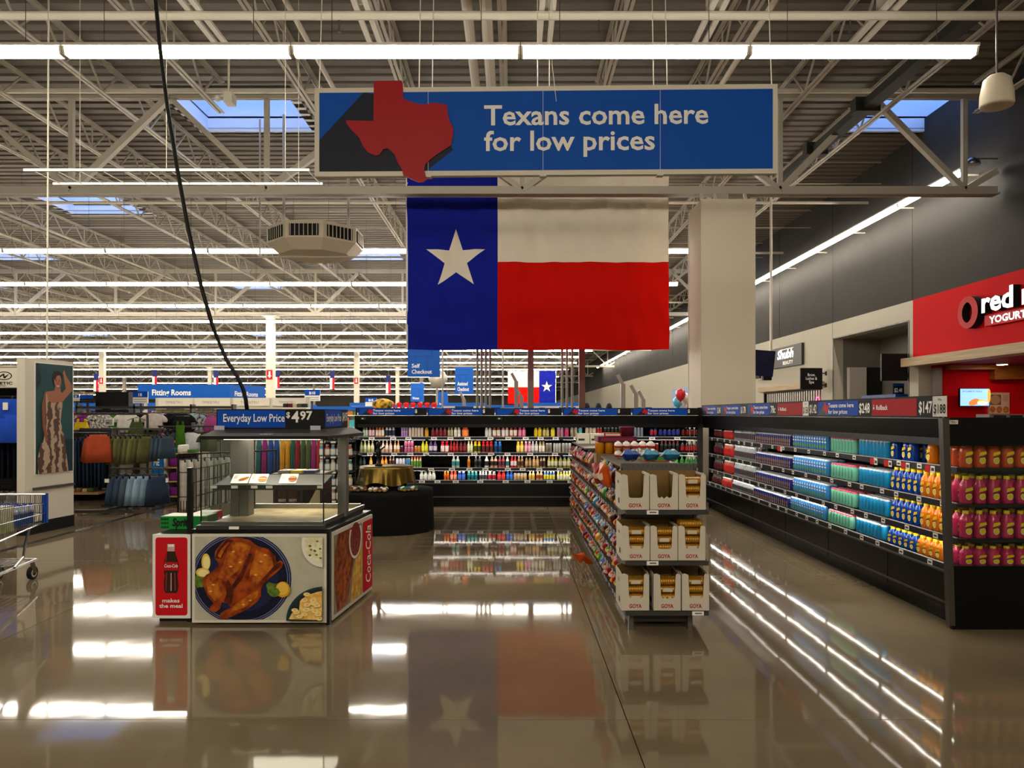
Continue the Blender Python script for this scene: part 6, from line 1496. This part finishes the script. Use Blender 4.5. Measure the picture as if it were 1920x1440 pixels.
# ---- sweatpants rail
sr = thing('sweatpants_rail', 'low black rail of grey sweatpants behind the drink counter', 'clothes rack', (0, 0, 0)); ysr = 11.2
MB().cyl((px(334, ysr), ysr, pz(852, ysr)), (px(470, ysr), ysr + 1.2, pz(852, ysr)), .014, BLACK, 8).build('rail', sr)
for x, y_ in ((334, ysr), (470, ysr + 1.2)): MB().cyl((px(x, ysr), y_, 0), (px(x, ysr), y_, pz(852, ysr)), .016, BLACK, 8).build('post', sr)
for i in range(11):
    t = i / 10; hang('joggers', ['#a9a49a', '#b8b3a8', '#989388'][i % 3], 341 + 122 * t, ysr + .06 + 1.08 * t, 0, .84, '%s sweatpants on the low black rail' % ['grey', 'pale grey', 'warm grey'][i % 3], 'sweatpants on the low rail', .82, z=pz(852, ysr) - .095)
# ---- long coloured dresses seen through the glass cabinet
dr = thing('dress_rail', 'dark rail of long coloured dresses behind the glass cabinet', 'clothes rack', (0, 0, 0)); yd = 13.2
MB().cyl((px(480, yd), yd, pz(812, yd)), (px(640, yd), yd, pz(812, yd)), .014, BLACK, 8).build('rail', dr)
for x in (477, 638): MB().cyl((px(x, yd), yd, 0), (px(x, yd), yd, pz(812, yd)), .016, BLACK, 8).build('post', dr)
for i, (x, c, n_) in enumerate(((486, '#2a6a78', 'petrol'), (497, '#a01a7a', 'magenta'), (508, '#1450a8', 'royal blue'), (519, '#1450a8', 'royal blue'), (531, '#e0a01a', 'golden yellow'), (541, '#e0a01a', 'golden yellow'), (550, '#1a5a54', 'dark teal'), (559, '#9a1630', 'crimson'), (569, '#4a5a30', 'olive'), (579, '#55663a', 'sage green'), (589, '#a01a7a', 'bright magenta'), (599, '#b8182a', 'red'), (611, '#b8182a', 'red'))):
    hang('maxi', c, x, yd, 0, 0, '%s long dress on the rail behind the glass cabinet' % n_, 'long dresses on the rail', .9, z=pz(812, yd) - .1)
# ---- confectionery bin behind the merchandiser
cb = thing('candy_bin', 'low dark chocolate bar display bin behind the glass cabinet', 'display bin', (0, 0, 0)); yc = 8.0; BR = mat('#2a1820', .5)
MB().box(px(512, yc), yc, 0, px(605, yc), yc + .4, .55, BR).build('base', cb)
for x in (512, 562, 600): MB().box(px(x, yc), yc, .55, px(x, yc) + .03, yc + .4, .93, BR).build('divider', cb)
MB().box(px(512, yc), yc + .37, .55, px(605, yc), yc + .4, .93, BR).build('back_panel', cb); MB().box(px(510, yc), yc - .02, .93, px(607, yc), yc + .42, .955, mat('#6a5a4a', .5)).build('top', cb)
for i in range(2):
    o = tag(MB().box(px(519 + i * 20, yc), yc + .02, .552, px(537 + i * 20, yc), yc + .2, .78, mat('#3a1a18', .5)).build('chocolate_box'), 'dark brown chocolate bar box in the candy bin', 'box', 'chocolate boxes in the candy bin'); Print((px(519 + i * 20, yc), yc + .02, .552), (1, 0, 0), (0, 0, 1)).text("HERSHEY'S", .01, .1, .04, OFFWHITE, .02, w=.08).build('lettering', o)
    k = MB(); [k.box(px(521 + i * 20, yc) + j * .014, yc + .03, .782, px(521 + i * 20, yc) + j * .014 + .01, yc + .19, .83, mat('#8a8a86', .4)) for j in range(6)]; k.build('bars', o)
k = MB(); k.prism([(0, 0), (.16, 0), (.16, .3)], (px(569, yc), yc + .06, .553), (1, 0, 0), (0, 0, 1), .02, mat('#c9b690', .6)); tag(k.build('cardboard_wedge'), 'cream triangular card wedge in the candy bin', 'card')
for i, (c, n_) in enumerate((('#8f8c86', 'grey'), ('#d8c01a', 'yellow'), ('#3a3a78', 'violet'))): tag(MB().box(px(520 + i * 24, yc), yc + .02, .9565, px(541 + i * 24, yc), yc + .25, .985, mat(c, .4)).build('sweet_tray'), '%s flat sweet tray on top of the candy bin' % n_, 'box', None)
# ---- fitting room header, brand boards, aisle markers
ft = thing('fitting_room_sign', 'long blue fitting rooms header above the clothing department', 'sign', (0, 0, 0)); ya = 24.0
f0, f1, f2 = (px(258, ya), ya), (px(430, ya), ya), (px(497, ya + 1.6), ya + 1.6); zA, zB = pz(748, ya), pz(721, ya)
FB = mat('#0f58b4', .5)
k = MB(); k.hexa([(f0[0], f0[1], zA), (f1[0], f1[1], zA), (f2[0], f2[1], zA), (f0[0], f2[1], zA)], [(f0[0], f0[1], zB), (f1[0], f1[1], zB), (f2[0], f2[1], zB), (f0[0], f2[1], zB)], FB); k.build('header_box', ft)
Print((f0[0], ya, zA), (1, 0, 0), (0, 0, 1)).text('Fitting Rooms', px(285, ya) - f0[0], .12, .26, TEXT_W, .03, w=px(358, ya) - px(285, ya)).build('lettering', ft)
U2 = (Vector((*f2, 0)) - Vector((*f1, 0))).normalized(); Print((f1[0], f1[1], zA), U2, (0, 0, 1)).text('Fitting Rooms', .25, .1, .22, TEXT_W, .02, w=1.1).build('lettering', ft)
for x, y_ in ((f0[0] + .1, ya + .2), (f1[0] - .1, ya + .1), (f2[0] - .1, ya + 1.5)): MB().box(x, y_, 0, x + .1, y_ + .06, zA, OFFWHITE).build('post', ft)
yw = 20.0
bbx = thing('brand_board', 'cream brand board wall above the tops', 'board', (0, 0, 0))
for i, (a, b_) in enumerate(((297, 361), (365, 431), (437, 505), (510, 572))):
    bd = MB().box(px(a, yw), yw, pz(761, yw), px(b_, yw), yw + .05, pz(746, yw), OFFWHITE).build('board', bbx)
    Print((px(a, yw), yw, pz(761, yw)), (1, 0, 0), (0, 0, 1)).text('TIME&TRU', (px(b_, yw) - px(a, yw)) * .2, .06, .1, mat('#8a8478', .6), .0, w=(px(b_, yw) - px(a, yw)) * .5).build('lettering', bd)
MB().box(px(290, yw), yw + .05, 0, px(580, yw), yw + .12, pz(746, yw), mat('#c8c2b2', .6)).build('wall_panel', bbx); MB().box(px(290, yw), yw - .3, pz(767, yw), px(580, yw), yw + .05, pz(764, yw), OFFWHITE).build('ledge', bbx)
for i in range(5):
    o = folded(536 + i * 9, yw - .15, pz(764, yw) + .001, .12, .2, .1, ['#2a2a2c', '#5a1a24', '#b8a888', '#3a4a2a'][i % 4], '%s folded top on the ledge below the brand boards' % ['black', 'wine red', 'tan', 'olive'][i % 4], 'folded tops on the brand ledge')
def marker(label, x0, x1, y0, y1, Y, txt, sub=True, dark=False, post=True):
    t = thing('aisle_marker', label, 'sign', (0, 0, 0)); a, b_ = px(x0, Y), px(x1, Y); z0, z1 = pz(y1, Y), pz(y0, Y); h_ = z1 - z0
    MB().box(a, Y, z0, b_, Y + .03, z1, MATTE if dark else WHITE).build('plate', t)
    p = Print((a, Y, z0), (1, 0, 0), (0, 0, 1)); p.rect(0, h_ * .5, b_ - a, h_, SIGNBLUE)
    if txt: p.text(txt, (b_ - a) * .5, h_ * .6, h_ * .36, TEXT_W, .03, align='c')
    for i in range(2): p.rect((b_ - a) * .08, h_ * (.1 + .2 * i), (b_ - a) * .92, h_ * (.14 + .2 * i), MGREY)
    p.build('lettering', t)
    if post: MB().box((a + b_) / 2 - .02, Y + .03, 0, (a + b_) / 2 + .02, Y + .06, z1, RACKM).build('post', t)
marker('blue topped aisle marker 23 beside the fashion poster', 136, 148, 740, 752, 16.5, '23')
marker('small blue marker with a dark price strip near aisle marker 23', 150, 174, 740, 756, 16.6, '', dark=True)
marker('blue topped aisle marker 10 in the clothing department', 249, 277, 734, 756, 16.8, '10')
marker('blue topped aisle marker B10 beyond the clothing department', 571, 600, 731, 752, 22, 'B10')
marker('blue topped aisle marker B15 by the red toys', 685, 706, 746, 762, 30, 'B15')
tag(MB().box(px(179, 17), 17.0, 0, px(241, 17), 17.2, pz(735, 17), mat('#17171a', .6)).build('fixture_back'), 'tall plain black fixture back behind the wall of tops', 'fixture')
for y_ in (735, 746): pass
st_ = thing('price_stand', 'white framed price screen standing on the garment stand', 'price stand', (0, 0, 0)); MB().box(px(196, 14), 14.0, pz(798, 14), px(212, 14), 14.03, pz(785, 14), WHITE).build('frame', st_); Print((px(196, 14), 14.0, pz(798, 14)), (1, 0, 0), (0, 0, 1)).rect(.015, .015, .145, .115, mat('#9a988f', .5)).rect(.03, .04, .09, .06, MATTE).build('screen', st_); MB().box(px(203, 14), 14.03, 0, px(205, 14), 14.05, pz(790, 14), RACKM).build('stem', st_)
# ---- shopping cart
ca = thing('shopping_cart', 'steel shopping cart with a blue front corner bumper', 'shopping cart', (0, 0, 0))
BLC = mat('#1450b8', .4); fy, ry = 7.3, 6.15
def xr_(y): return -4.56 + (7.3 - y) * .24
wl = .5
def xl_(y): return xr_(y) - wl - (7.3 - y) * .1
def ztop(y): return pz(927, 7.3) + (7.3 - y) * .108
def zbot(y): return .53 - (7.3 - y) * .01
MB().tube([(xl_(ry), ry, ztop(ry)), (xl_(fy), fy, ztop(fy)), (xr_(fy), fy, ztop(fy)), (xr_(ry), ry, ztop(ry))], .009, CHROME, 6).build('basket_rim', ca)
MB().tube([(xl_(ry), ry, zbot(ry)), (xl_(fy) + .03, fy - .02, zbot(fy)), (xr_(fy) - .03, fy - .02, zbot(fy)), (xr_(ry), ry, zbot(ry))], .009, CHROME, 6).build('basket_bottom_frame', ca)
wr = MB()
for i in range(27):
    y = ry + (fy - ry) * i / 26
    for f in (xl_, xr_): s = 1 if f is xl_ else -1; wr.cyl((f(y), y, ztop(y)), (f(y) + s * .02, y, zbot(y)), .0028, CHROME, 4)
for i in range(11):
    x = xl_(fy) + (xr_(fy) - xl_(fy)) * i / 10; wr.cyl((x, fy, ztop(fy)), (x, fy - .02, zbot(fy)), .0028, CHROME, 4); wr.cyl((x, fy - .02, zbot(fy)), (x, ry, zbot(ry)), .0028, CHROME, 4)
for q_ in (.35, .68):
    wr.tube([(xl_(y) + .005, y, zbot(y) + (ztop(y) - zbot(y)) * q_) for y in (ry, fy)] + [(xr_(y) - .005, y, zbot(y) + (ztop(y) - zbot(y)) * q_) for y in (fy, ry)], .0035, CHROME, 4)
tag(wr.build('basket_wires', ca), kind='stuff')
MB().box(xr_(fy) - .03, fy - .01, zbot(fy) - .0, xr_(fy) + .012, fy + .025, ztop(fy) + .01, BLC).build('corner_bumper', ca)
MB().tube([(xl_(ry), ry, .25), (xl_(fy) + .05, fy - .05, .18), (xr_(fy) - .06, fy - .05, .18), (xr_(ry), ry, .25)], .014, CHROME, 8).build('lower_frame', ca)
lr = MB()
for i in range(7): x = xl_(fy) + .05 + (wl - .1) * i / 6; lr.cyl((x, fy - .05, .18), (x, ry, .25), .003, CHROME, 4)
tag(lr.build('lower_rack_wires', ca), kind='stuff')
MB().tube([(xr_(6.9), 6.9, zbot(6.9)), (xr_(6.82), 6.82, .4), (xr_(6.7), 6.75, .3), (xr_(6.6) - .02, 6.62, .23)], .013, CHROME, 8).build('leg_tube', ca)
MB().tube([(xl_(6.9), 6.9, zbot(6.9)), (xl_(6.82), 6.82, .4), (xl_(6.7), 6.75, .3), (xl_(6.6) + .02, 6.62, .23)], .013, CHROME, 8).build('leg_tube', ca)
for x, y in ((xr_(7.2) - .09, 7.2), (xl_(7.2) + .09, 7.2), (xr_(6.25) - .05, 6.25), (xl_(6.25) + .05, 6.25)):
    w_ = MB(); w_.cyl((x - .018, y, .063), (x + .018, y, .063), .062, mat('#17181a', .6), 20); wh = w_.build('wheel', ca)
    MB().cyl((x - .02, y, .063), (x + .02, y, .063), .042, mat('#c9c6bd', .4), 16).build('rim', wh); MB().cyl((x - .022, y, .063), (x + .022, y, .063), .025, MATTE, 12).build('hub', wh)
    MB().bar((x + .026, y, .063), (x + .012, y - .03, .19), .01, .04, CHROME).build('caster_fork', wh)
pk = thing('bottle_pack', 'blue shrink-wrapped pack of bottles in the shopping cart', 'bottle pack', (0, 0, 0))
MB().box(xl_(6.9) + .1, 6.72, .55, xr_(7.0) - .1, 7.16, .66, mat('#0d4a9c', .3)).build('wrap', pk)
for i in range(5):
    for j in range(6):
        k = MB(); k.lathe([(.028, 0), (.028, .03), (.012, .05), (.012, .065, BLC), (.014, .066, BLC), (.014, .08, BLC)], mat('#c8d4e4', .2), 8); k.build('bottle_top', pk, True, (xl_(6.9) + .14 + i * .066, 6.76 + j * .075, .661))
tag(MB().box(xr_(6.6) - .16, 6.42, .551, xr_(6.6) - .05, 6.66, .78, mat('#d8d4c4', .5, hex2='#8aa060', scale=6)).build('juice_carton'), 'white and green drinks carton standing in the shopping cart', 'carton')

# ---- toiletries shelf between the glass cabinet and the back cooler
ts = thing('toiletries_shelf', 'narrow black shelf unit of bottles behind the hot food cabinet', 'shelving', (0, 0, 0)); yq = 11.8
MB().box(px(596, yq), yq + .3, 0, px(660, yq), yq + .34, 1.3, MATTE).build('back_panel', ts)
for z in (.2, .42, .66, .9, 1.14): 
    q_ = MB().box(px(596, yq), yq, z, px(660, yq), yq + .3, z + .02, DGREY).build('shelf', ts)
    for i in range(3): Print((px(600 + i * 20, yq), yq - .0005, z - .012), (1, 0, 0), (0, 0, 1)).rect(0, 0, .08, .03, PAPER).build('price_tag', q_)
for x in (596, 658): MB().box(px(x, yq), yq + .28, 0, px(x + 2, yq), yq + .345, 1.3, DGREY).build('upright', ts)
TC = (('#c88a94', '#d88a3a', 'pink and orange'), ('#3a6aa8', '#c8b03a', 'blue'), ('#c8d0d0', '#3a8a8a', 'pale'), ('#4a90c0', '#c85a5a', 'light blue'))
for j, z in enumerate((.221, .441, .681, .921)):
    for i in range(6):
        o = link('toiletry_bottle', bottle_mesh(.19, .04, TC[j][i % 2], '#e0dcd0', '#e8e4dc', 1), None, (px(601 + i * 10.6, yq), yq + .08, z)); tag(o, '%s bottle on the %s shelf behind the hot food cabinet' % (TC[j][2], ['lowest', 'lower', 'middle', 'upper'][j]), 'bottle', '%s toiletry bottles' % TC[j][2])
tag(MB().tube([(px(1034, 6.85), 6.85, 8.09), (px(1035, 6.85), 6.85, pz(120, 6.85)), (px(1043, 6.85), 6.85, pz(190, 6.85))], .0035, OFFWHITE, 5).build('pull_cord'), 'thin white cord dangling in front of the banner', 'cord')

# ================================================================== CHECKOUT AREA AND FAR SALES FLOOR
def hang_sign(label, x0, x1, y0, y1, Y, lines, sh=0):
    t = thing('hanging_sign', label, 'sign', (0, 0, 0)); a, b_ = px(x0, Y), px(x1, Y); z0, z1 = pz(y1, Y), pz(y0, Y); w_, h_ = b_ - a, z1 - z0
    MB().box(a, Y, z0, b_, Y + .04, z1, mat('#0f58b4', .5)).build('panel', t)
    p = Print((a, Y, z0), (1, 0, 0), (0, 0, 1)); ln_ = mat('#0a3a86', .5)
    p.rect(0, h_ * .7, w_ * .75, h_ * .715, ln_).rect(0, h_ * .88, w_ * .75, h_ * .89, ln_).rect(w_ * .75, h_ * .7, w_ * .76, h_ * .89, ln_).poly([(w_ * .3, 0), (w_ * .31, 0), (w_ * .26, h_ * .7), (w_ * .25, h_ * .7)], ln_).poly([(w_ * .6, h_ * .1), (w_ * .61, h_ * .1), (w_ * .62, h_ * .7), (w_ * .61, h_ * .7)], ln_)
    for i, (tx_, ww) in enumerate(lines): p.text(tx_, w_ * .13, h_ * (.12 + .2 * (len(lines) - 1 - i)), h_ * .19, TEXT_W, .02, w=w_ * ww)
    p.build('lettering', t)
    for x in (a + .05, b_ - .05): MB().cyl((x, Y + .02, z1), (x, Y + .02, 8.12), .006, STEELWHITE, 5).build('suspension_wire', t)
hang_sign('large blue self checkout sign hanging below the big flag', 764, 825, 652, 707, 22, (('Self', .25), ('Checkout', .62)))
hang_sign('blue assisted checkout sign hanging beyond the self checkout sign', 853, 888, 688, 739, 30, (('Assisted', .55), ('Checkout', .62)))
hang_sign('small blue department sign under the self checkout sign', 770, 795, 718, 753, 38, (('Women', .5),))
hang_sign('tiny blue seasonal sign beside the silver ball', 821, 840, 735, 762, 40, (('Seasonal', .6),))
ball = tag(MB().lathe([(.02, 0), (.3, .12), (.42, .35), (.42, .5), (.3, .73), (.02, .85)], mat('#b8b4aa', .4, .5, bump=.8, scale=20), 16).build('display_globe', None, True, (px(821, 34), 34, pz(727, 34))), 'silver textured display globe near the seasonal sign', 'globe')
MB().cyl((0, 0, .85), (0, 0, 8.08 - pz(727, 34)), .01, STEELWHITE, 5).build('suspension_wire', ball)
POLE = mat('#8a8784', .4, .3)
for i, (x, ytp, Y, w_) in enumerate(((895, 640, 16.2, .028), (903, 640, 16.3, .028), (911, 640, 16.4, .028), (919, 640, 16.5, .028), (1054, 640, 16.2, .028), (1063, 640, 16.3, .028), (1073, 640, 16.4, .028), (943, 660, 24, .03), (830, 660, 26, .03))):
    t = thing('checkout_pole', 'slim grey pole rising from the self checkout area to the roof', 'pole', (px(x, Y), Y, 0), 0, 'slim checkout poles')
    MB().cyl((0, 0, .0), (0, 0, 7.3), w_, POLE, 8).build('shaft', t); MB().cyl((0, 0, 0), (0, 0, .02), w_ * 1.25, POLE, 12).build('base_plate', t)
for x, Y, c, lab in ((995, 17.5, '#77746f', 'thick grey steel post behind the back cooler'), (1091, 17.5, '#6a524c', 'thick brownish steel post behind the back cooler')):
    t = thing('steel_post', lab, 'post', (px(x, Y), Y, 0)); MB().box(-.07, -.07, 0, .07, .07, 7.9, mat(c, .5)).build('shaft', t); MB().box(-.14, -.14, 0, .14, .14, .02, mat(c, .5)).build('base_plate', t)
def kiosk_arm(x, y, Y, h_):
    t = thing('checkout_mast', 'bent grey camera mast standing over a self checkout', 'post', (px(x, Y), Y, 0), 0, 'bent arms over the self checkouts')
    z = pz(y, Y); MB().box(-.05, -.04, 0, .05, .04, z - .2, POLE).build('mast', t); MB().bar((0, 0, z - .22), (-.12, 0, z), .09, .07, POLE).build('bent_head', t)
for x, y, Y in ((1168, 703, 16.6), (1192, 722, 17.4), (1206, 733, 18.4), (968, 700, 19), (978, 730, 20), (870, 735, 21)): kiosk_arm(x, y, Y, 0)
def checkout(x, Y, i):
    t = thing('self_checkout', 'blue and grey self checkout machine behind the back cooler', 'checkout', (px(x, Y), Y, 0), 0, 'self checkout machines')
    MB().box(-.4, -.3, 0, .4, .3, .85, mat('#7d7b78', .5)).build('cabinet', t); MB().box(-.16, -.1, .85, -.1, .1, 1.45, POLE).build('neck', t)
    MB().box(-.34, -.06, 1.42, .1, .06, 1.72 + .05 * (i % 2), mat('#0f50a8', .45)).build('screen_back', t); MB().box(.15, -.25, .85, .4, .25, 1.15, mat('#a5a29c', .5)).build('bagging_well', t)
for i, (x, Y) in enumerate(((760, 20), (800, 21), (838, 19), (880, 17.9), (906, 19.4), (932, 20.6), (1048, 18.7), (1072, 20), (1098, 21.5), (1124, 22.6), (1140, 19.5), (1215, 21), (1245, 20))): checkout(x, Y, i)
# clothing figures at the far right: black mannequins
for x in (1100, 1122, 1142):
    Y = 24 + (x - 1100) * .02; t = tag(MB().lathe([(.1, 0), (.12, .02), (.02, .04), (.02, .75), (.12, .85), (.17, 1.1), (.12, 1.25), (.19, 1.45), (.17, 1.52), (.05, 1.58), (.05, 1.64), (.09, 1.7), (.1, 1.82), (.06, 1.92), (.01, 1.94)], MATTE, 14).build('mannequin', None, True, (px(x, Y), Y, 0)), 'black mannequin standing near the far shop fronts', 'mannequin', 'black mannequins')
# far walls: white shop units and blue board on the side wall
tag(MB().box(WX - .05, 38, 1.0, WX - .001, 44, 3.0, mat('#7fa6d8', .5)).build('blue_board'), 'pale blue board on the far side wall', 'board')
nl = thing('nail_shop_sign', 'slim script lettering on the white side wall', 'sign', (0, 0, 0)); Print((WX - .002, 33.5, 3.1), (0, -1, 0), (0, 0, 1)).text('beautique', 0, 0, .55, mat('#8a7a5a', .5), .0, w=2.6, shear=.3).build('lettering', nl)
tv2 = tag(MB().box(WX - .35, 27.6, 2.9, WX - .29, 28.6, 3.7, MATTE).build('wall_screen'), 'dark screen on a bracket behind the pillar', 'television'); MB().box(WX - .29, 28.0, 3.2, WX, 28.1, 3.3, MATTE).build('bracket', tv2)
for i, (x, y, c, n_) in enumerate(((1276, 741, '#c8242c', 'red'), (1284, 748, '#e8e8e4', 'white'), (1271, 755, '#58b0d0', 'light blue'), (1280, 762, '#e4e6e8', 'white'), (1288, 757, '#c8242c', 'red'), (1274, 768, '#2a78b8', 'blue'), (1286, 768, '#58b0d0', 'light blue'))):
    Y = 20 + .29 * i; k = MB(); k.lathe([(.015, -.02), (.02, 0), (.1, .08), (.135, .18), (.12, .28), (.05, .34), (.005, .35)], mat(c, .25), 14)
    o = tag(k.build('balloon', None, True, (px(x, Y), Y, pz(y, Y) - .17)), '%s balloon in the bunch beside the pillar' % n_, 'balloon', 'balloons beside the pillar'); MB().cyl((0, 0, -.02), (0, 0, -(pz(y, Y) - .17)), .003, OFFWHITE, 4).build('string', o)
# red plush toys on top of a far fixture
tf = thing('toy_fixture', 'white fixture carrying red toys beyond the checkouts', 'shelving', (0, 0, 0)); yt2 = 31
MB().box(px(690, yt2), yt2, 0, px(820, yt2), yt2 + .6, pz(772, yt2), OFFWHITE).build('body', tf); MB().box(px(686, yt2), yt2 - .1, pz(772, yt2), px(824, yt2), yt2 + .7, pz(771, yt2), WHITE).build('top', tf)
for i in range(10):
    x = 694 + i * 13.2; k = MB(); k.lathe([(.08, 0), (.13, .04), (.13, .15), (.09, .21), (.12, .25), (.12, .33), (.02, .37)], mat('#b8161e', .7), 10); o = tag(k.build('plush_toy', None, True, (px(x, yt2), yt2 + .25, pz(771, yt2) + .001)), 'red plush toy on the white fixture beyond the checkouts', 'toy', 'red plush toys'); Print((-.05, -.14, .06), (1, 0, 0), (0, 0, 1)).rect(0, 0, .1, .1, PAPER).build('ticket', o)
k = MB(); k.lathe([(.3, 0), (.42, .12), (.4, .26), (.2, .36), (.02, .4)], mat('#d8a81a', .6, hex2='#2a2418', scale=5), 16); tag(k.build('yellow_cushion', None, True, (px(718, 29), 29, pz(766, 29))), 'yellow and black plush cushion near aisle marker B15', 'cushion')
tag(MB().box(px(700, 29), 28.6, 0, px(740, 29), 29.5, pz(766, 29) - .001, OFFWHITE).build('bin_fixture'), 'pale bin fixture under the yellow cushion', 'fixture')
# far aisles: long gondolas with stock
FARC = ['#b8342a', '#d8a83a', '#3a6ab0', '#5a8a4a', '#c8c0b0', '#8a3a5a', '#d8d4c8', '#3a3a44', '#c87a3a', '#4aa0b0']
gi = 0
for Y, segs in ((28, ((-16.5, -13), (-8.2, -5.2))), (36, ((-23, -16), (-14.5, -11.5), (-7.8, -6.4), (-3.4, -1.2), (.4, 3.4))), (46, ((-30, -21), (-19, -12), (-8.5, -4), (-2, 4))), (58, ((-38, -26), (-24, -13), (-11, 1))), (74, ((-50, -30), (-28, -12), (-10, 4))), (96, ((-64, -40), (-38, -14), (-12, 5)))):
    for xa, xb in segs:
        gi += 1; words_ = 'first second third fourth fifth sixth'.split()
        t = thing('far_gondola', 'long white aisle shelving with mixed stock, %s row back from the checkouts' % words_[[28, 36, 46, 58, 74, 96].index(Y)], 'shelving', (0, 0, 0), 0, 'far aisle shelving, row at %d metres' % Y)
        H = 1.95 if Y > 30 else 1.7
        MB().box(xa, Y + .25, 0, xb, Y + .3, H, OFFWHITE).build('back_panel', t)
        for z in (.15, .6, 1.05, 1.5): MB().box(xa, Y - .1, z, xb, Y + .25, z + .03, WHITE).build('shelf', t)
        st2 = MB(); rn = random.Random(gi)
        for z in (.18, .63, 1.08, 1.53):
            x = xa + .05
            while x < xb - .3:
                w_ = .15 + rn.random() * .3; st2.box(x, Y - .08, z, x + w_ * .92, Y + .2, z + min(.18 + rn.random() * .18, H - z + .1), mat(rn.choice(FARC), .6)); x += w_
        tag(st2.build('stock', t), kind='stuff')
        MB().box(xa, Y - .12, H, xb, Y - .08, H + .16, mat('#0f58b4', .5)).build('header_strip', t)
for x, y, Y in ((180, 712, 48), (290, 705, 43.4), (405, 707, 48.4), (520, 706, 43.5), (623, 708, 48.6), (728, 716, 53.6)):   # small hanging flags
    t = thing('hanging_flag', 'small red, white and blue vertical flag hanging deep in the shop', 'flag', (px(x, Y), Y, pz(y + 22, Y)), 0, 'small hanging flags deep in the shop')
    H = 34 * Y / 1400; w_ = 9 * Y / 1400
    MB().box(-w_ / 2, 0, H * .62, w_ / 2, .02, H, mat('#16225c', .6)).build('blue_field', t); MB().box(-w_ / 2, 0, 0, 0, .02, H * .62, mat('#e0dcd4', .6)).build('white_stripe', t); MB().box(0, 0, 0, w_ / 2, .02, H * .62, mat('#b8182a', .6)).build('red_stripe', t)
    MB().cyl((0, .01, H), (0, .01, 8.13 - pz(y + 22, Y)), .006, STEELWHITE, 4).build('suspension_wire', t)
